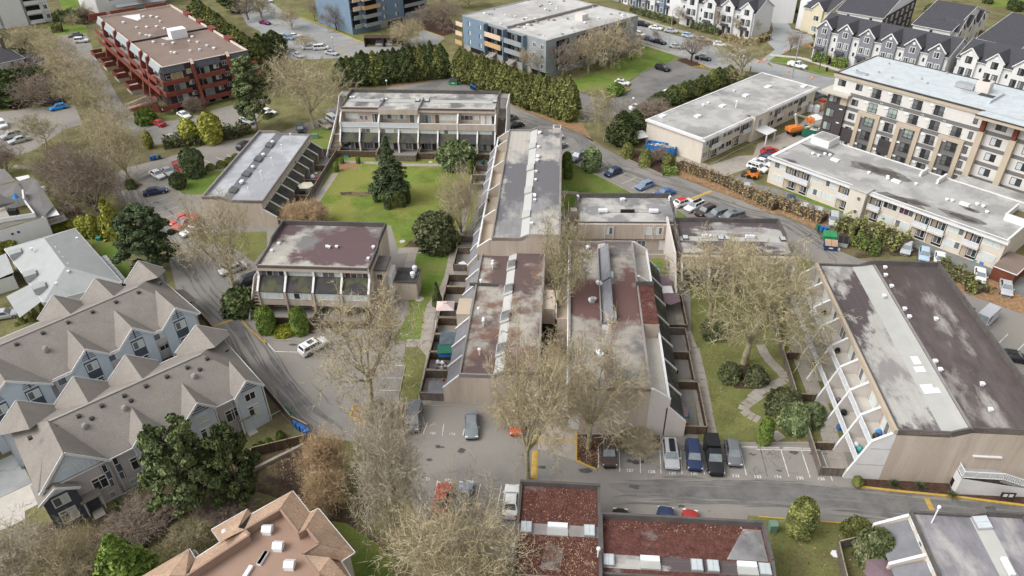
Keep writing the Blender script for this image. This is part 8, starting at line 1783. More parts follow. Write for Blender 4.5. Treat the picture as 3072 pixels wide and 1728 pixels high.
V = [
 ('dark brown car under bare branches at the mulch bed, end stall',T(2,3,965,190),T(2,3,990,385),'suv','brown',None),
 ('silver car with a black roof box in stall 129',T(2,3,1565,190),T(2,3,1595,435),'suv','silver','box'),
 ('navy car in stall 130 beside the black pickup',T(2,3,1785,205),T(2,3,1812,435),'suv','navy',None),
 ('black pickup truck with a canopy over its bed',T(2,3,1965,180),T(2,3,2020,485),'pickup','black','canopy'),
 ('dark grey hatchback at the right of the black pickup',T(2,3,2165,190),T(2,3,2198,388),'hatchback','grey',None),
 ('red car beside the blue one under the bottom bare trees',T(1,3,1800,850),T(1,3,1850,610),'saloon','red',None),
 ('blue car between the red and white cars of the bottom lot',T(1,3,2015,860),T(1,3,2058,590),'saloon','paleblue','glass'),
 ('white car nearest the leafy roof in the bottom lot',T(1,3,2480,865),T(1,3,2500,640),'saloon','white',None),
 ('dark grey van parked nose down by the kerbed shrub bed',T(1,2,1575,1190),T(1,2,1535,1400),'minivan','grey',None),
 ('grey green car behind twigs against the near left block',T(1,2,2110,1300),T(1,2,2110,1430),'saloon','steel',None),
 ('orange red car half hidden in twigs at the alley mouth',T(1,2,2535,1260),T(1,2,2540,1430),'hatchback','orange',None),
 ('black car whose roof shows behind the long dark parapet, left',T(2,3,1095,1045),T(2,3,1095,940),'saloon','black',None),
 ('navy car whose roof shows behind the long dark parapet',T(2,3,1530,1030),T(2,3,1530,930),'suv','navy',None),
 ('bright red car whose roof shows behind the long dark parapet',T(2,3,1765,1050),T(2,3,1765,955),'saloon','red',None),
 ('white car with a dark glass roof in the lot before the detached block',T(1,2,490,660),T(1,2,690,550),'suv','white','glass'),
 ('silver car beneath the fine pale tree by the detached block',T(0,1,2370,1195),T(0,1,2140,1275),'saloon','silver',None),
 ('black car beside the stair of the detached block',T(0,1,2480,1330),T(0,1,2300,1390),'suv','black',None),
 ('pale red saloon first of the three cars left of the fine pale tree',T(0,1,1820,720),T(0,1,1660,795),'saloon','brick',None),
 ('pale red pickup with a white bonnet edge between saloon and white car',T(0,1,1910,745),T(0,1,1700,850),'pickup','brick',None),
 ('white saloon with sunroof last of the three cars by the fine pale tree',T(0,1,1960,820),T(0,1,1770,905),'saloon','white','glass'),
 ('long dark blue saloon parked across the lane end of the stalls',T(0,1,1400,505),T(0,1,1610,465),'saloon','navy',None),
 ('car under a white cover on the small lot by the island tree',T(0,1,1480,295),T(0,1,1570,350),'saloon','white',None),
 ('silver coupe between the covered car and the red pickup',T(0,1,1600,265),T(0,1,1660,320),'coupe','silver',None),
 ('red pickup by the grey green rounded conifer',T(0,1,1710,215),T(0,1,1800,295),'pickup','red',None),
 ('black car peeping past the corner of the wet roofed block',T(0,1,2330,70),T(0,1,2430,20),'suv','black',None),
 ('pale beige wagon behind the tan tree',T(1,0,650,1200),T(1,0,745,1255),'wagon','tan','bars'),
 ('white minivan beside the left stair of the far terrace block',T(1,0,735,1150),T(1,0,825,1205),'minivan','white',None),
 ('dark car beyond the end of the wet roofed block',T(1,0,455,1240),T(1,0,462,1300),'suv','black',None),
 ('dark grey car at the right stair of the far terrace block',T(2,0,-20,1175),T(2,0,60,1150),'suv','grey',None),
 ('black coupe behind the tall middle block',T(2,0,30,1240),T(2,0,140,1215),'coupe','black',None),
 ('white van half behind the tall middle block',T(2,1,420,-20),T(2,1,490,-45),'minivan','white',None),
 ('dark grey car beside the white van behind the tall block',T(2,1,445,70),T(2,1,550,30),'saloon','grey',None),
 ('grey green pickup between the clipped columns and the drum shrub',T(2,1,745,125),T(2,1,640,180),'pickup','steel',None),
 ('dark blue hatchback alone on the slanted stalls',T(2,1,1085,275),T(2,1,965,325),'hatchback','navy',None),
 ('pale blue hatchback in the middle of the slanted stalls',T(2,1,1400,405),T(2,1,1265,455),'hatchback','paleblue',None),
 ('bright blue sports saloon behind the short wing',T(2,1,1600,480),T(2,1,1440,520),'coupe','blue',None),
 ('white hatchback with a red roof beside the yellow bump',T(2,1,1640,615),T(2,1,1765,575),'hatchback','white','red'),
 ('white car with a black roof box beside the red roofed hatchback',T(2,1,1880,600),T(2,1,1740,665),'wagon','white','box'),
 ('dark maroon car third in the row behind the wing',T(2,1,1985,655),T(2,1,1850,710),'suv','brown','bars'),
 ('dark grey car fourth in the row behind the wing',T(2,1,2100,690),T(2,1,1950,735),'suv','grey',None),
 ('dark grey minivan last in the row behind the wing',T(2,1,2235,720),T(2,1,2110,750),'minivan','grey','glass'),
 ('white car nearest the orange loader in the alley',T(2,1,2345,235),T(2,1,2490,285),'suv','white','bars'),
 ('white car behind the nearest one in the alley',T(2,1,2400,185),T(2,1,2540,230),'saloon','white',None),
 ('dark blue car between white and red cars in the alley',T(2,1,2470,140),T(2,1,2620,185),'saloon','navy',None),
 ('red car at the far end of the alley row',T(3,1,60,105),T(3,1,180,90),'hatchback','red',None),
 ('silver car behind the brown hedgerow below the loader',T(2,1,2312,410),T(2,1,2310,505),'saloon','silver',None),
 ('white car on the gravel nearest the stair bay',T(3,1,445,605),T(3,1,435,715),'saloon','white',None),
 ('dusty silver car second on the gravel behind the hedgerow',T(3,1,590,650),T(3,1,570,745),'saloon','silver',None),
 ('silver blue car on the gravel above the green dumpster',T(3,1,735,710),T(3,1,730,815),'wagon','silver',None),
 ('small blue car on the gravel behind the brown hedge',T(3,1,320,555),T(3,1,310,620),'hatchback','navy',None),
 ('pale silver car with its back to the cream block',T(3,1,1445,1000),T(3,1,1420,1080),'hatchback','silver',None),
 ('pale blue car just above the balcony block parapet',T(3,1,1605,1060),T(3,1,1600,1140),'hatchback','iceblue',None),
 ('white car seen through twigs at the balcony block corner',T(3,1,1755,1100),T(3,1,1750,1190),'saloon','white',None),
 ('white car with a dark spoiler on the gravel',T(3,1,2140,1245),T(3,1,2140,1360),'saloon','white',None),
 ('silver car at the right edge of the gravel lane',T(3,1,2385,1350),T(3,1,2400,1490),'saloon','silver',None),
 ('pale green van in the first stall behind the balcony block',T(3,2,2240,300),T(3,2,2130,400),'van','silver',None),
 ('dark car with a green cover behind the balcony block',T(3,2,2360,690),T(3,2,2560,720),'saloon','black',None),
 ('dark grey saloon before the lawn hedges at the top left',T(0,0,790,345),T(0,0,670,362),'saloon','grey',None),
 ('white boxy jeep beside the red block',T(0,0,725,415),T(0,0,865,405),'jeep','white',None),
 ('maroon car parked alone at the west yard hedge',T(0,0,125,1000),T(0,0,175,1065),'saloon','maroon',None),
 ('brown pickup behind the bright blue car',T(0,0,560,995),T(0,0,460,1010),'pickup','brown',None),
 ('bright blue hatchback in the west yard',T(0,0,640,1040),T(0,0,500,1070),'hatchback','skyblue',None),
 ('white car cut by the left edge of the west yard',T(0,0,0,1190),T(0,0,60,1260),'suv','white',None),
 ('silver car first of two in the west yard',T(0,0,200,1310),T(0,0,40,1350),'suv','silver',None),
 ('silver car second of two in the west yard',T(0,0,275,1350),T(0,0,105,1395),'saloon','silver',None),
 ('red saloon on the lot at the foot of the red block',T(0,0,1580,1225),T(0,0,1490,1190),'saloon','red',None),
 ('white saloon by the parkade of the red block',T(0,0,1740,1110),T(0,0,1825,1150),'saloon','white',None),
 ('silver car behind the low hedge of the west lot',T(0,0,1730,1345),T(0,0,1650,1335),'saloon','silver',None),
 ('white car behind the ragged pine, upper one',T(0,0,2410,960),T(0,0,2490,1000),'suv','white',None),
 ('white car behind the ragged pine, lower one',T(0,0,2350,1170),T(0,0,2430,1200),'saloon','silver',None),
 ('white car between the ragged pine and the tan tree',T(1,0,100,1090),T(1,0,195,1110),'saloon','white',None),
 ('white car half hidden at the left of the tan tree',T(1,0,-20,960),T(1,0,50,1000),'suv','white',None),
 ('black car at the top edge beyond the cedar row',T(0,0,2240,120),T(0,0,2345,130),'saloon','black',None),
 ('purple car in the apartment lot by the cedar row',T(1,0,75,225),T(1,0,155,240),'saloon','purple',None),
 ('white car at the very top of the apartment lot',T(1,0,85,30),T(1,0,175,20),'saloon','white',None),
 ('silver car left of the round island in the apartment lot',T(1,0,250,350),T(1,0,330,380),'saloon','silver',None),
 ('steel blue car before the round island of the apartment lot',T(1,0,320,370),T(1,0,370,385),'saloon','paleblue',None),
 ('white car right of the round island in the apartment lot',T(1,0,375,365),T(1,0,430,360),'saloon','white',None),
 ('white car above the crown of the tan tree, first',T(1,0,500,475),T(1,0,590,470),'saloon','white',None),
 ('white car above the crown of the tan tree, second',T(1,0,620,480),T(1,0,690,475),'minivan','white',None),
 ('silver car above the crown of the tan tree, lower left',T(1,0,415,540),T(1,0,460,560),'saloon','silver',None),
 ('silver car by the hedge corner of the apartment lot',T(1,0,720,520),T(1,0,800,535),'saloon','silver',None),
 ('black car on the small lot beside the lawn bank',T(2,0,1445,660),T(2,0,1565,695),'suv','black','bars'),
 ('white hatchback with dark roof by the kerbed island',T(2,0,1055,810),T(2,0,1175,825),'hatchback','white','glass'),
 ('white car nosing out of the cedar row',T(2,0,1510,930),T(2,0,1590,905),'saloon','white',None),
 ('white car at the end of the brown hedge on the small lot',T(2,0,1225,1060),T(2,0,1310,1045),'saloon','white',None),
 ('black car parked first along the far kerb of the street',T(2,0,1265,245),T(2,0,1370,260),'suv','black',None),
 ('white saloon parked second along the far kerb of the street',T(2,0,1380,275),T(2,0,1500,295),'saloon','white',None),
 ('silver car veiled by twigs at the far kerb of the street',T(2,0,1530,305),T(2,0,1645,320),'saloon','silver',None),
 ('pale blue car under twigs at the far kerb of the street',T(2,0,1700,350),T(2,0,1810,370),'hatchback','iceblue',None),
 ('white outlined car further along the far kerb of the street',T(2,0,1835,390),T(2,0,1950,400),'saloon','tan',None),
 ('white car last along the far kerb of the street',T(2,0,1995,440),T(2,0,2120,450),'hatchback','white',None),
 ('white car first along the near kerb of the street',T(2,0,1240,335),T(2,0,1330,355),'hatchback','white',None),
 ('dark blue car second along the near kerb of the street',T(2,0,1315,380),T(2,0,1420,405),'saloon','navy',None),
 ('black car third along the near kerb of the street',T(2,0,1430,410),T(2,0,1515,430),'saloon','black',None),
 ('silver car fourth along the near kerb of the street',T(2,0,1580,455),T(2,0,1690,475),'saloon','silver',None),
 ('dark car at the drive mouth under the dark tree',T(2,0,1850,570),T(2,0,1940,585),'saloon','black',None),
 ('white van in the road behind the big limbed tree',T(2,0,2310,560),T(2,0,2140,530),'van','white',None),
 ('white pickup driving past the clipped green hedges',T(3,0,285,625),T(3,0,485,675),'pickup','white',None),
 ('dark blue car beside the cream block end',T(3,0,520,950),T(3,0,565,935),'suv','navy',None),
 ('dark car behind the boarded crate',T(3,0,570,985),T(3,0,690,970),'suv','black',None),
 ('white car beside the boarded crate',T(3,0,690,1030),T(3,0,735,985),'saloon','white',None),
 ('silver saloon at the left edge beside the bungalow garage',T(0,2,-30,310),T(0,2,140,280),'saloon','silver',None)]
for L_,a_,b_,k_,c_,r_ in V: car(L_,a_,b_,k_,c_,{'pickup': 'truck','van': 'van','minivan': 'van'}.get(k_,'car'),'vehicles parked and driving',small=a_[1] < 330,roof=r_)

# ================================================================ bins, plant, yard things
def bin_(label,p,mat,group,rz=0.,h=1.1,lid=None):
 o = thing('wheelie_bin',label,'bin',gp(p),rz,group)
 put('body',cached(('bin',mat),lambda: MB().prism([(-.28,-.33),(.28,-.33),(.28,.33),(-.28,.33)],.1,.98).box(-.3,-.36,.9,.3,.34,.98).mesh('body',MATS[mat])),o)
 put('lid',cached(('lid',lid or mat),lambda: MB().slabx([(-.38,0),(-.33,.07),(.3,.13),(.36,.02)],-.31,.31).mesh('lid',MATS[lid or mat])),o,(0,0,.985))
 for s in (-1,1): put('wheel',cached(('bw',),lambda: MB().tube((-.04,0,0),(.04,0,0),.12,.12,8).mesh('wheel',MATS['black'])),o,(s * .26,.3,.12))
 return o
for i,(x,y) in enumerate(((325,1230),(350,1262),(385,1300))): bin_('%s dark green bin against the lane fence' % ('first','second','third')[i],T(1,2,x,y),'bin_green','bins along the lane fence',R(40))
for i,(x,y) in enumerate(((420,1355),(455,1385),(490,1405),(525,1435))): bin_('%s blue bin against the lane fence' % ('first','second','third','last')[i],T(1,2,x,y),'bin_blue','bins along the lane fence',R(40))
for i,(x,y,m) in enumerate(((1468,165,'bin_blue'),(1502,155,'bin_blue'),(1545,150,'bin_navy'))): bin_(('first blue bin beside the lane under the west hedge','second blue bin beside the lane under the west hedge','navy bin with green lid beside the lane')[i],T(0,1,x,y),m,'bins by the west hedge',.3,lid='bin_green' if i == 2 else None)
for i,(x,y) in enumerate(((2105,855),(2122,865),(2142,875))): bin_('%s blue bin at the back lot hedge' % ('left','middle','right')[i],T(1,0,x,y),'bin_navy','bins at the back lot hedge',.2,lid='bin_blue')
for i,(x,y,m) in enumerate(((582,835,'bin_green'),(618,850,'bin_blue'),(655,860,'bin_blue'))): bin_(('dark green bin beside two blue ones by the dumpsters','first blue bin by the green dumpster','second blue bin touching the green dumpster')[i],T(3,1,x,y),m,'bins by the dumpsters',.3)
def dumpster(label,p,mat,rz,w=1.9,lidm='black',open_=False,d=1.5,h=1.25,logo=None):
 o = thing('dumpster',label,'dumpster',gp(p),rz,None)
 MB().prism([(-w / 2,-d / 2),(w / 2,-d / 2),(w / 2,d / 2),(-w / 2,d / 2)],.15,[h * .8,h * .8,h * 1.15,h * 1.15]).build('body',MATS[mat],o)
 for x in (-w / 4,w / 4): MB().slabx([(-d / 2 - .06,h * .8 + .02),(-d / 2 - .06,h * .8 + .1),(d / 2,h * 1.15 + .1),(d / 2,h * 1.15 + .02)],x - w / 4 + .03,x + w / 4 - .03).build('lid',MATS[lidm],o)
 for x in (-w / 2 - .08,w / 2): bx(o,'lifting_sleeve',mat,x,-.5,h * .45,x + .08,.5,h * .6)
 for x in (-w / 3,w / 3):
  for y in (-d / 3,d / 3): bx(o,'caster','black',x - .07,y - .1,0,x + .07,y + .1,.15)
 if logo: bx(o,'sticker','white_trim',-.35,-d / 2 - .012,.45,.35,-d / 2 - .004,.7)
 return o
dumpster('green dumpster with a sloping lid beside the lane hedge',T(3,1,690,930),'dumpster_green',R(-12),2.3,'dumpster_green'); dumpster('navy dumpster in front of the green one',T(3,1,700,1020),'bin_navy',R(-14),2.2,'sand_crate',logo=True); dumpster('grey dumpster tipped open among black bags',T(3,1,815,990),'galv',R(-25),1.8,'black')
dumpster('green dumpster alone in the back lot corner',T(1,0,1935,815),'dumpster_green',R(-10),2.4,'metal_dark',logo=True)
for i,(x,y) in enumerate(((780,1035),(860,960),(745,1035))): o = thing('rubbish_bag',('white rubbish bag at the foot of the navy dumpster','black rubbish bag behind the tipped dumpster','small white bag under the navy dumpster corner')[i],'bag',gp(T(3,1,x,y)),0,'rubbish by the dumpsters'); MB().lathe([(.15,0),(.32,.12),(.34,.3),(.2,.48),(.06,.6)],9).build('bag',MATS['vent_white' if i != 1 else 'black'],o)
o = thing('bin_shelter','dark timber bin shelter with two openings in the apartment lot','shelter',gp(T(1,0,1265,440)),R(-2)); c = MB(); c.box(-6,1.4,0,6,1.6,2.8).box(-6,-1.6,0,-5.8,1.4,2.8).box(5.8,-1.6,0,6,1.4,2.8).box(-.2,-1.6,0,.2,1.4,2.8); c.build('wall',MATS['clad_brown'],o)
for k in range(5): bx(o,'roof_beam','timber',-6.1,-1.6 + .75 * k,2.8,6.1,-1.3 + .75 * k,3.0)
for x in (-3,3): q = dumpster('%s dumpster inside the dark bin shelter' % ('left' if x < 0 else 'right'),T(1,0,1220 if x < 0 else 1315,440),'galv',R(-2),2.2,'metal_dark',logo=True)
# open skips
def skip(label,p,q,wd,h,mat,fill,name='skip'):
 a,b = gp(p),gp(q); d = b - a; L = d.length; c = (a + b) / 2; o = thing(name,label,'skip',c,math.atan2(d.y,d.x)); t = .1; m = MB()
 m.box(-L / 2,-wd / 2,.2,L / 2,-wd / 2 + t,h).box(-L / 2,wd / 2 - t,.2,L / 2,wd / 2,h).box(-L / 2,-wd / 2 + t,.2,-L / 2 + t,wd / 2 - t,h).box(L / 2 - t,-wd / 2 + t,.2,L / 2,wd / 2 - t,h).box(-L / 2 + t,-wd / 2 + t,.2,L / 2 - t,wd / 2 - t,.35)
 m.build('body',MATS[mat],o)
 n = max(4,int(L / .8))
 for k in range(n + 1): x = -L / 2 + .1 + (L - .2) * k / n; bx(o,'rib',mat,x - .05,-wd / 2 - .08,.2,x + .05,-wd / 2 - .002,h - .05)
 f = MB()
 for k in range(46):
  x,y = rnd.uniform(-L / 2 + .4,L / 2 - .4),rnd.uniform(-wd / 2 + .4,wd / 2 - .4); z = h - .55 + rnd.uniform(0,.55) * (fill > .5); s = rnd.uniform(.15,.5); f.bar((x - s,y - s * .4,z),(x + s,y + s * .5,z + rnd.uniform(0,.3)),rnd.uniform(.1,.5),rnd.uniform(.05,.3),rnd.randrange(4))
 q_ = f.build('rubble',[MATS['sand_crate'],MATS['white_trim'],MATS['concrete'],MATS['timber_cap']],o); q_['kind'] = 'stuff'; return o
skip('long blue roll off skip beside the cream block end wall',T(2,1,1350,60),T(2,1,1630,110),2.6,1.9,'dumpster_blue',.3); skip('dark green skip heaped with building rubble below the tall block',T(3,0,430,1300),T(3,0,660,1340),2.8,2.0,'bin_green',1)
o = thing('crate','tall boarded crate of rubbish beside the cream block','crate',gp(T(3,0,620,1050)),R(35)); MB().box(-1.6,-1.2,0,1.6,-1.05,2.2).box(-1.6,1.05,0,1.6,1.2,2.2).box(-1.6,-1.05,0,-1.45,1.05,2.2).box(1.45,-1.05,0,1.6,1.05,2.2).build('boarding',MATS['sand_crate'],o); bx(o,'contents','red',-1,-.6,1.4,.2,.5,2.4)
for i,(x,y,m,n_) in enumerate(((500,1075,'vent_white','white water tank beside the cream block'),(565,1080,'vent_white','white water tank right of the other tank'))): o = thing('water_tank',n_,'tank',gp(T(3,0,x,y)),0,'white tanks by the alley'); MB().lathe([(.75,0),(.8,.1),(.8,1.5),(.6,1.75),(.15,1.85)],12).build('tank',MATS[m],o)
o = thing('barrel','blue barrel by the white tanks','barrel',gp(T(3,0,460,1055))); MB().lathe([(.4,0),(.45,.2),(.4,1.2)],10).build('drum',MATS['blue'],o)
o = thing('plastic_crate','yellow bin standing by the end of the cream block','bin',gp(T(3,0,510,1015))); MB().box(-.5,-.4,0,.5,.4,1.2).box(-.55,-.45,1.2,.55,.45,1.35).build('bin',MATS['yellow'],o)
# boom lift
f_ = gp(T(3,0,360,1300)); o = thing('boom_lift','orange boom lift with a cream folded arm beside the rubble skip','lift',f_,R(20)); MB().box(-1.6,-1.0,.6,1.6,1.0,1.1).build('chassis',MATS['metal_dark'],o)
MB().slabx([(-1.0,0),(-1.05,.5),(-.8,1.1),(.8,1.1),(1.05,.5),(1.,0)],-1.9,1.1).build('turret',MATS['orange'],o,loc=(0,0,1.15)); bx(o,'engine_cover','orange',-2.4,-1.0,1.3,-1.91,1.0,2.1)
for x in (-1.1,1.1):
 for y in (-1.0,1.0): MB().tube((x,y - .18,.45),(x,y + .18,.45),.45,.45,12).build('wheel',MATS['tyre'],o)
MB().bar((.2,0,2.1),(-1.0,0,5.2),.4,.45).bar((-1.0,0,5.2),(3.0,0,3.6),.35,.4).build('arm',MATS['cloth_cream'],o); MB().box(2.9,-.8,2.6,3.0,.8,3.7).box(4.1,-.8,2.6,4.2,.8,3.7).box(3,-.8,2.6,4.1,.8,2.7).bar((3,-.8,3.7),(4.1,-.8,3.7),.06,.06).bar((3,.8,3.7),(4.1,.8,3.7),.06,.06).build('basket',MATS['orange'],o)
o = thing('canopy_tent','white canopy over debris by the red portable cabin','canopy',gp(T(3,0,540,1240)),R(30)); MB().quad((-1.6,-1.2,2.6),(1.6,-1.2,2.6),(1.6,1.2,3.0),(-1.6,1.2,3.0)).quad((-1.6,-1.2,2.5),(-1.6,1.2,2.9),(1.6,1.2,2.9),(1.6,-1.2,2.5)).build('canopy',MATS['white_trim'],o); MB().bar((-1.5,-1.1,0),(-1.5,-1.1,2.6),.08,.08).bar((1.5,-1.1,0),(1.5,-1.1,2.6),.08,.08).bar((1.5,1.1,0),(1.5,1.1,2.9),.08,.08).bar((-1.5,1.1,0),(-1.5,1.1,2.9),.08,.08).build('post',MATS['galv'],o)
o = thing('portable_toilet','red portable cabin with a white roof below the tall block','cabin',gp(T(3,0,640,1260)),R(30)); MB().box(-.6,-.6,0,.6,.6,2.1).build('cabin',MATS['red'],o); MB().slabx([(-.65,2.1),(0,2.4),(.65,2.1)],-.65,.65).build('roof',MATS['white_trim'],o); bx(o,'door','white_trim',-.4,-.63,.1,.4,-.605,1.9)
# skid steer
o = thing('skid_steer','orange skid steer loader beside the parked white cars','loader',gp(T(2,1,2370,330)),R(150)); MB().slabx([(-.8,.4),(-.8,1.3),(.8,1.3),(.8,.4)],-1.2,.7).build('body',MATS['orange'],o); MB().box(-.6,-.6,1.3,.5,.6,2.1).build('cab',MATS['black'],o)
for x in (-.7,.55):
 for y in (-.9,.9): MB().tube((x,y - .16,.42),(x,y + .16,.42),.42,.42,12).build('wheel',MATS['tyre'],o)
MB().bar((-1,-.75,1.6),(1.5,-.75,.5),.14,.2).bar((-1,.75,1.6),(1.5,.75,.5),.14,.2).build('lift_arm',MATS['orange'],o); MB().slabx([(-.9,0),(-.9,0)],0,0) if 0 else None; bx(o,'bucket','metal_dark',1.5,-.95,.1,2.2,.95,.7)
# cones and orange ribbon
CN = [(3,0,78,590),(3,0,15,605),(3,0,300,700),(3,0,525,765),(3,0,262,500),(2,0,2430,605),(2,0,2500,585)]
for i,(c,r,x,y) in enumerate(CN):
 o = thing('traffic_cone',('orange cone by the grass tip at the corner','orange cone just left of the grass tip','orange cone beside the pole in the road','orange cone in the road below the kerb bin','orange cone at the side street corner','orange cone near the person','orange cone by the street corner lawn')[i],'cone',gp(T(c,r,x,y)),0,'orange traffic cones'); MB().box(-.3,-.3,0,.3,.3,.06).lathe([(.22,.06),(.05,1.0)],10).build('cone',MATS['cone_orange'],o); MB().lathe([(.17,.45),(.125,.62)],10).build('collar',MATS['white_trim'],o)
o = thing('barrier_ribbon','orange netting ribbon strung along the clipped green hedges','ribbon',gp(T(3,0,400,470))); c0_ = gp(T(3,0,400,470)); c = MB(); P_ = [gp(T(3,0,*q)) - c0_ for q in ((400,470),(500,530),(600,570),(700,600),(790,620),(880,640))]
for a,b in zip(P_,P_[1:]): c.bar(a + Vector((0,0,2.5)),b + Vector((0,0,2.5)),.05,.16)
c.build('ribbon',MATS['cone_orange'],o); [bx(o,'stake','timber_cap',p.x - .04,p.y - .04,0,p.x + .04,p.y + .04,2.55) for p in P_]
# street lamps and poles
def lamp(label,p,h=8,arm=2.,rz=0.,mat='galv',name='street_lamp',head=True):
 o = thing(name,label,'lamp post' if head else 'pole',gp(p),rz,None); MB().tube((0,0,0),(0,0,h),.12,.08,8).build('post',MATS[mat],o)
 if arm: MB().tube((0,0,h - .1),(arm,0,h + .4),.06,.05,6).build('arm',MATS[mat],o)
 if head: bx(o,'lamp_head',mat,arm - .1,-.15,h + .3,arm + .6,.15,h + .48)
lamp('black street lamp post before the clipped green hedge',T(3,0,598,665),10,0,0,'metal_dark',head=False); o = thing('utility_pole','tall grey wooden pole in the street with a crossarm','pole',gp(T(3,0,335,750)),R(-30)); MB().tube((0,0,0),(0,0,13),.17,.12,8).build('post',MATS['galv'],o); MB().box(-1.3,-.07,12.2,1.3,.07,12.4).build('crossarm',MATS['timber_old'],o); MB().tube((0,0,10.5),(3.2,0,11.4),.06,.05,6).build('lamp_arm',MATS['galv'],o)
lamp('street lamp with a bent arm in the verge by the near kerb',T(2,0,1565,485),12,2.4,R(40)); o = thing('litter_bin','black litter bin on the grass strip by the kerb','bin',gp(T(3,0,668,688))); MB().lathe([(.3,0),(.34,.9),(.3,1.1)],10).build('bin',MATS['black'],o)
def globe(label,p,h=3.2): o = thing('garden_lamp',label,'lamp',gp(p),0,'white globe lamps'); MB().tube((0,0,0),(0,0,h),.05,.05,6).build('post',MATS['galv'],o); MB().lathe([(.05,h),(.24,h + .12),(.3,h + .28),(.22,h + .45),(.06,h + .54)],10).build('globe',MATS['vent_white'],o)
for L_,p in (('globe lamp at the edge of the apartment lot island',T(1,0,418,300)),('globe lamp by the hedge corner of the apartment lot',T(1,0,775,470)),('globe lamp behind the far terrace block roof',T(1,0,1298,900)),('globe lamp by the white car at the small lot',T(2,0,1215,1075)),('globe lamp in the bed by the yellow forked kerb',T(2,0,1860,600)),('globe lamp in front of the blue tower',T(1,0,1465,360))): globe(L_,p)
# utility boxes
def ubox(label,p,mat='dumpster_green',s=(1.1,.9,1.3),rz=0.): o = thing('utility_box',label,'utility box',gp(p),rz,None); bx(o,'cabinet',mat,-s[0] / 2,-s[1] / 2,0,s[0] / 2,s[1] / 2,s[2]); MB().slabx([(-s[1] / 2 - .05,s[2]),(0,s[2] + .12),(s[1] / 2 + .05,s[2])],-s[0] / 2 - .05,s[0] / 2 + .05).build('lid',MATS[mat],o)
M('utility_green',(.17,.27,.20),rough=.6,var=.08)
ubox('pale green utility box beside the large clipped drum',T(2,1,742,238),'utility_green',(.9,.8,1.2),.3); ubox('green utility box among the grey twigs of the kerbed bed',T(1,2,1352,1310),'utility_green',(1.6,1.4,1.0)); ubox('green utility box on the lawn by the left stair',T(1,0,598,1335),'utility_green',(1.5,.9,1.1)); ubox('grey meter box on the verge by the west lot',T(0,1,1032,280),'metal_dark',(1.1,.8,1.3),.4)
ubox('pale green box at the right end of the long parapet',T(2,3,2560,1010),'utility_green',(.8,.8,1.3))
o = thing('crate','teal crate on the lawn strip before the left patios','crate',gp(T(1,1,902,135)),0); MB().box(-.5,-.35,0,.5,.35,.08).box(-.5,-.35,.08,-.45,.35,.5).box(.45,-.35,.08,.5,.35,.5).box(-.45,-.35,.08,.45,-.3,.5).box(-.45,.3,.08,.45,.35,.5).build('crate',MATS['teal'],o)
for L_,p,r_ in (('pale manhole cover on the courtyard lawn',T(1,1,1440,950),.55),('pale manhole cover on the strip lawn beside the detached block',T(1,2,1608,122),.7),('pale manhole cover by the bright clipped column',T(1,1,2048,252),.5),('pale manhole cover on the far lawn strip',T(1,1,1712,182),.45)): o = thing('manhole_cover',L_,'manhole cover',gp(p),0,'pale manhole covers on lawns'); MB().lathe([(r_,0),(r_,.07),(r_ * .85,.09)],14).build('lid',MATS['concrete_pale'],o)
o = thing('boulder','flat white stone on the bottom lawn','stone',gp(T(3,3,752,1240))); MB().prism([(-.5,.1),(-.3,-.35),(.15,-.45),(.5,-.1),(.3,.4),(-.2,.45)],0,.14).build('stone',MATS['vent_white'],o)
# wheel stops
P_ = TT(3,3,(45,208),(210,215),(250,215),(430,220),(440,222),(600,228)) + TT(2,3,(2262,205),(2420,210))
for i in range(0,8,2): a,b = gp(P_[i]),gp(P_[i + 1]); o = thing('wheel_stop',('second wheel stop from the left above the empty stalls','third wheel stop from the left above the empty stalls','last wheel stop nearest the concrete walk','wheel stop beside the dark grey hatchback')[i // 2],'wheel stop',(a + b) / 2,math.atan2((b - a).y,(b - a).x),'concrete wheel stops'); MB().slabx([(-.12,0),(-.08,.15),(.08,.15),(.12,0)],-(b - a).length / 2,(b - a).length / 2).build('block',MATS['concrete_pale'],o)
# parasols, tables, patio things
def parasol(label,p,z,r,mat,h=2.2,n=6,fold=False,rz=0.):
 o = thing('parasol',label,'parasol',gp(p,z),rz); o.location.z = 0 if z < 3.5 else 0; q = gp(p,h if not fold else 1.2); o.location = (q.x,q.y,0)
 MB().tube((0,0,0),(0,0,h),.03,.03,6).build('pole',MATS['timber_cap'],o)
 if fold: MB().lathe([(.12,.7),(.25,.9),(.16,1.6),(.05,2.3)],9).build('canopy',MATS[mat],o); return
 for k in range(n): a,b = 2 * math.pi * k / n,2 * math.pi * (k + 1) / n; MB().poly([(0,0,h + .35),(r * math.cos(a),r * math.sin(a),h),(r * math.cos(b),r * math.sin(b),h)]).build('canopy_panel',MATS[mat],o)
parasol('wide pale cream parasol in an awning patio by the courtyard path',T(1,1,505,405),2,1.7,'cloth_cream'); parasol('brown hexagonal parasol with pale patches beside the near right block',T(2,2,1565,105),2,2.0,'plum',rz=.5); parasol('dusky plum parasol above the first brown one',T(2,1,1500,1340),2,1.8,'plum',8 and 2.2,8); parasol('plum parasol in the toy strewn patio near the stalls',T(2,2,1655,1200),2,1.5,'plum',rz=.3); parasol('folded cream parasol in the near left patio',T(1,2,1768,380),2,1,'cloth_cream',fold=True); parasol('purple parasol at the very bottom by the right patio',T(3,3,1210,1420),2,1.9,'plum')
parasol('folded plum parasol among the toys near the stalls',T(2,2,1675,1090),2,1,'plum',fold=True)
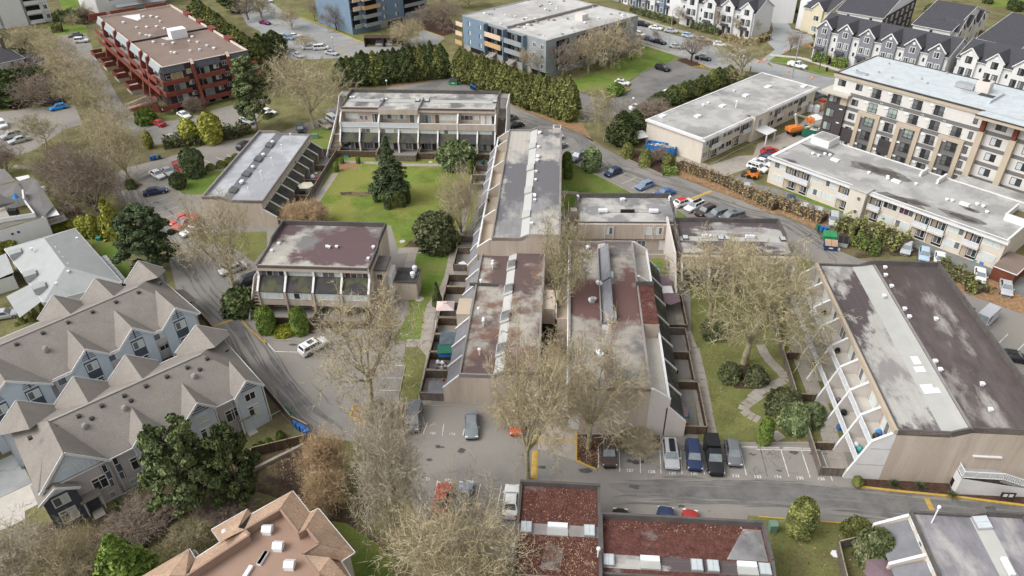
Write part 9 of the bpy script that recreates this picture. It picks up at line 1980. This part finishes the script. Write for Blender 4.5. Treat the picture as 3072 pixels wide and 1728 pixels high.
def canvas(label,p,w_,d,mat,h=2.3,rz=0.,flat=False):
 q = gp(p,h); o = thing('gazebo',label,'gazebo',(q.x,q.y,0),rz)
 if flat: MB().box(-w_ / 2,-d / 2,h,w_ / 2,d / 2,h + .06).build('canopy',MATS[mat],o)
 else:
  c = [(-w_ / 2,-d / 2),(w_ / 2,-d / 2),(w_ / 2,d / 2),(-w_ / 2,d / 2)]
  for k in range(4): a,b = c[k],c[(k + 1) % 4]; MB().quad((*a,h),(*b,h),(b[0] * .2,b[1] * .2,h + .6),(a[0] * .2,a[1] * .2,h + .6)).build('canopy_panel',MATS[mat],o)
  bx(o,'cap',mat,-w_ * .1,-d * .1,h + .55,w_ * .1,d * .1,h + .75)
 for x in (-1,1):
  for y in (-1,1): MB().tube((x * w_ * .46,y * d * .46,0),(x * w_ * .46,y * d * .46,h),.04,.04,5).build('post',MATS['metal_dark'],o)
canvas('pale pink gazebo over a patio beside the near left block',T(1,2,1855,185),2.8,2.6,'cloth_pink'); canvas('white flat canopy beside the brown hexagonal parasol',T(2,2,1530,30),2.4,2.0,'white_trim',flat=True)
canvas('white tarpaulin shelter by the cream block end wall',T(2,0,1290,1300),3.6,4,'white_trim',1.6,.4); canvas('grey tarpaulin roof in the near left patio',T(1,2,1905,500),3.2,3.0,'tarp',2.0,flat=True); canvas('dark tarpaulin sheet over the shelter frame in the near left patio',T(1,2,1885,600),3.2,2.2,'bin_green',1.9,flat=True)
o = thing('tarpaulin','bright blue tarpaulin edge on the shelter patio wall','tarpaulin',gp(T(1,2,1880,655),1.5)); o.location.z = 0; bx(o,'sheet','blue',-1.4,-.2,1.2,1.4,.2,1.6)
o = thing('shed','small grey garden shed in the corner patio of the near left block','shed',gp(T(1,2,1805,1060)),R(-4)); MB().box(-1.4,-.9,0,1.4,.9,1.5).build('wall',MATS['timber_old'],o); MB().slabx([(-1.05,1.45),(1.05,1.75),(1.05,1.83),(-1.05,1.53)],-1.55,1.55).build('roof',MATS['awning_grey'],o)
def clutter(spec):
 for L_,p,mat,s,kind in spec:
  o = thing(kind[0],L_,kind[1],gp(p,.3),rnd.uniform(0,3),'odds and ends in the patios'); o.location.z = kind[2] if len(kind) > 2 else 0.02
  if kind[1] in ('bag','ball'): MB().lathe([(s * .4,0),(s * .9,s * .4),(s,s),(s * .6,s * 1.6),(s * .15,s * 1.9)],9).build('body',MATS[mat],o)
  elif kind[1] == 'chair': MB().box(-s / 2,-s / 2,s * .8,s / 2,s / 2,s * .9).box(-s / 2,s * .42,s * .9,s / 2,s / 2,s * 1.8).build('seat',MATS[mat],o); [bx(o,'leg',mat,x * s * .45 - .03,y * s * .45 - .03,0,x * s * .45 + .03,y * s * .45 + .03,s * .8) for x in (-1,1) for y in (-1,1)]
  elif kind[1] == 'barbecue': MB().box(-s,-s * .5,.5,s,s * .5,.95).slabx([(-s * .5,.95),(-s * .3,1.25),(s * .3,1.25),(s * .5,.95)],-s,s).build('hood',MATS[mat],o); [bx(o,'leg',mat,x * s * .8 - .04,-.1,0,x * s * .8 + .04,.1,.5) for x in (-1,1)]
  elif kind[1] == 'table': bx(o,'table_top',mat,-s,-s * .6,.68,s,s * .6,.74); [bx(o,'leg',mat,x * s * .85 - .04,y * s * .5 - .04,0,x * s * .85 + .04,y * s * .5 + .04,.68) for x in (-1,1) for y in (-1,1)]
  elif kind[1] == 'bench': bx(o,'plank',mat,-s,-.17,.4,s,.17,.46); [bx(o,'leg',mat,x * s * .8 - .05,-.15,0,x * s * .8 + .05,.15,.4) for x in (-1,1)]
  else: MB().box(-s,-s * .7,0,s,s * .7,s * 1.1).build('box',MATS[mat],o); bx(o,'lid',mat,-s * 1.05,-s * .75,s * 1.1,s * 1.05,s * .75,s * 1.22)
BAG,BOX,CH,BQ,TB,BALL,BN = ('bag','bag'),('storage_box','box'),('garden_chair','chair'),('barbecue','barbecue'),('garden_table','table'),('ball','ball'),('bench','bench')
clutter([('white sack upper left in the crammed patio',T(1,2,1785,730),'vent_white',.38,BAG),('white sack upper right in the crammed patio',T(1,2,1830,735),'vent_white',.36,BAG),('grey sack below the white ones in the crammed patio',T(1,2,1825,785),'galv',.36,BAG),('dark sack at the left of the crammed patio',T(1,2,1775,800),'bin_navy',.36,BAG),('pink bag in the middle of the crammed patio',T(1,2,1858,765),'cloth_pink',.26,BAG),('brown carton in the crammed patio',T(1,2,1858,830),'sand_crate',.3,BOX),('red tube in the crammed patio',T(1,2,1905,785),'red',.26,BOX),('white carton low in the crammed patio',T(1,2,1805,838),'vent_white',.3,BOX),('yellow carton at the right of the crammed patio',T(1,2,1888,815),'yellow',.24,BOX),('teal box at the top right of the crammed patio',T(1,2,1898,750),'teal',.24,BOX),
 ('orange chair in the corner patio of the near left block',T(1,2,1855,930),'orange',.55,CH),('white chair by the shed in the corner patio',T(1,2,1858,990),'vent_white',.4,CH),('white picnic table in the far left patio',T(1,1,2030,1190),'white_trim',.95,TB),('white bench left of the picnic table',T(1,1,1995,1195),'white_trim',.8,BN),('white bench right of the picnic table',T(1,1,2066,1195),'white_trim',.8,BN),('grey box under the near left block flue',T(1,1,1990,1420),'galv',.5,BOX),
 ('black barbecue under cover beside the near right block',T(2,2,1590,825),'black',.9,BQ),('blue box upper in the near right patios',T(2,2,1595,630),'blue',.35,BOX),('blue crate beside the fence in the near right patios',T(2,2,1570,730),'blue',.45,BOX),('white bin in the near right patios',T(2,2,1535,770),'vent_white',.35,BOX),('blue toy slide in the toy strewn patio',T(2,2,1735,1215),'blue',.35,BOX),('green toy in the toy strewn patio',T(2,2,1735,1250),'dumpster_green',.3,BOX),('teal toy in the toy strewn patio',T(2,2,1730,1285),'teal',.32,BOX),('orange toy in the toy strewn patio',T(2,2,1735,1310),'orange',.28,BOX),('yellow toy by the folded plum parasol',T(2,2,1645,1120),'yellow',.25,BOX),('grey seat by the folded plum parasol',T(2,2,1675,1140),'galv',.5,CH),('blue chair on the near right deck',T(2,2,1415,90),'blue',.4,('garden_chair','chair',5.56)),
 ('pink ball in an awning patio',T(1,1,620,330),'pink',.3,BALL),('white bundle in an awning patio',T(1,1,575,330),'vent_white',.55,BAG),('pink seat in the last awning patio',T(1,1,425,530),'pink',.5,CH),('black barbecue in the last awning patio',T(1,1,480,505),'black',.6,BQ),('white board in an awning patio',T(1,1,605,295),'cloth_cream',.4,BOX),
 ('dark barbecue in the far end patio of the middle block',T(1,1,2225,200),'bin_green',.6,BQ),('round pale table in the middle block patio',T(1,1,2260,245),'galv',.6,TB),('white table in the second patio of the middle block',T(1,1,2225,325),'vent_white',.55,TB),('white chair in the far end patio of the middle block',T(1,1,2198,215),'vent_white',.45,CH),
 ('black sofa at the front of the last balcony yard',T(3,3,1010,340),'black',.9,('garden_sofa','bench')),('blue box in the last balcony yard',T(3,3,920,145),'bin_blue',.45,BOX),('blue box in the balcony yard above the last',T(3,2,810,1360),'bin_blue',.45,BOX),('white stacked chairs in the last balcony yard',T(3,3,885,90),'vent_white',.45,CH),('black barbecue at the end of the last balcony yard',T(3,3,1000,270),'metal_dark',.6,BQ),('red pot in a balcony yard',T(3,2,660,800),'red',.3,BALL),
 ('teal toy heap in the bottom right patio',T(3,3,1060,1285),'teal',.5,BOX),('blue striped cushion in the bottom right patio',T(3,3,1125,1290),'iceblue' if 'iceblue' in MATS else 'screen',.5,BOX),('white crate in the bottom right patio',T(3,3,1265,1370),'vent_white',.3,BOX),
 ('red folded parasol heap before the long cream block',T(3,1,2005,1035),'red',.7,BAG),('teal tub by the red heap',T(3,1,1970,1030),'teal',.4,BOX),('blue tub at the corner of the long cream block',T(3,1,2175,1150),'blue',.4,BOX),('green tub at the corner of the long cream block',T(3,1,2110,1125),'teal',.35,BOX),('white chair on the porch by the stair bay, left',T(3,1,1070,690),'vent_white',.5,CH),('white chair on the porch by the stair bay, right',T(3,1,1115,710),'vent_white',.5,CH),('brown bench by the long cream block',T(3,1,1310,830),'timber',.8,BN),('black table on the middle porch of the cream block',T(3,1,1690,910),'black',.6,TB),('dark green bin on the middle porch of the cream block',T(3,1,1640,910),'bin_green',.4,BOX),
 ('grey barbecue in the left patio of the far terrace block',T(1,0,900,1420),'metal_dark',.7,BQ),('white chair in the left patio of the far terrace block',T(1,0,940,1430),'vent_white',.5,CH),('black planter on the far terrace deck',T(1,0,1000,1145),'black',.5,('planter','box',5.46)),('blue bin on the far terrace deck',T(1,0,1770,1160),'blue',.4,('storage_box','box',5.46)),('black barbecue on the far terrace deck',T(1,0,1810,1160),'black',.5,('barbecue','barbecue',5.46)),('teal tub on the peach terrace of the middle block',T(1,1,2380,205),'teal',.4,('planter','box',5.41)),('dark crates on the peach terrace of the middle block',T(1,1,2375,235),'black',.35,('storage_box','box',5.41)),('black seat on the peach terrace near its end',T(1,1,2275,800),'black',.5,('garden_chair','chair',5.41)),
 ('white chair in the garden of the cream street block',T(2,0,2245,1320),'vent_white',.45,CH),('blue crate among the dark bags behind the shed',T(0,1,950,920),'teal',.5,BOX)])
# upper balcony things
for L_,x,y,z,m in (('bundle of sticks on an upper white balcony',12.6,-1.2,5.36,'timber_cap'),('dark pot on an upper white balcony',17.8,-1.4,5.36,'black'),('dark bin on an upper white balcony',9.3,-1.0,5.36,'black'),('mixed clutter on the last upper white balcony',33.6,-1.3,5.36,'metal_dark'),('blue crate on the last upper white balcony',33.0,-.8,5.36,'blue'),('purple towel bundle on a lower white balcony',24.8,-2.6,2.66,'plum'),('dark bicycle bundle on a lower white balcony',27,-2.5,2.66,'black'),('pale stacked boxes on the last lower white balcony',32.6,-2.6,2.66,'screen'),('teal box on the last lower white balcony',33.3,-2.4,2.66,'teal')):
 q = F9.W(x,y,z); o = thing('balcony_clutter',L_,'clutter',q,rnd.uniform(0,2),'things on the white balconies'); MB().lathe([(.2,0),(.36,.15),(.38,.5),(.24,.75),(.08,.85)],8).build('body',MATS[m],o)
# the person by the big limbed tree
p = gp(T(2,0,2350,690)); o = thing('person','person in dark trousers and a yellow vest standing in the street','person',p,R(-60))
me = bpy.data.meshes.new('body'); vs = [(0,0,.95),(0,.09,.9),(0,.12,.5),(0,.13,.08),(.12,.13,.04),(0,-.09,.9),(0,-.13,.5),(.03,-.15,.08),(.14,-.15,.04),(0,0,1.2),(0,0,1.42),(0,0,1.52),(0,0,1.66),(0,0,1.74),(0,.18,1.4),(.05,.25,1.12),(.14,.24,.88),(.18,.24,.8),(0,-.18,1.4),(.04,-.26,1.12),(.1,-.25,.88),(.13,-.25,.8)]
es = [(0,1),(1,2),(2,3),(3,4),(0,5),(5,6),(6,7),(7,8),(0,9),(9,10),(10,11),(11,12),(12,13),(10,14),(14,15),(15,16),(16,17),(10,18),(18,19),(19,20),(20,21)]
rad_ = [.15,.10,.075,.05,.04,.10,.075,.05,.04,.15,.14,.06,.10,.075,.065,.05,.04,.035,.065,.05,.04,.035]
me.from_pydata(vs,es,[]); bo = put('body',me,o); me.materials.append(MATS['jeans']); sk = bo.modifiers.new('skin','SKIN')
for v_,r_ in zip(me.skin_vertices[0].data,rad_): v_.radius = (r_,r_)
me.skin_vertices[0].data[0].use_root = True; bo.modifiers.new('sub','SUBSURF').levels = 1
MB().lathe([(.19,.92),(.2,1.15),(.2,1.42),(.08,1.5)],12).build('vest',MATS['yellow'],o); MB().lathe([(.09,1.56),(.112,1.65),(.1,1.74),(.03,1.79)],12).build('head',MATS['skin'],o); MB().lathe([(.118,1.69),(.115,1.76),(.04,1.82)],12).build('hard_hat',MATS['white_trim'],o)
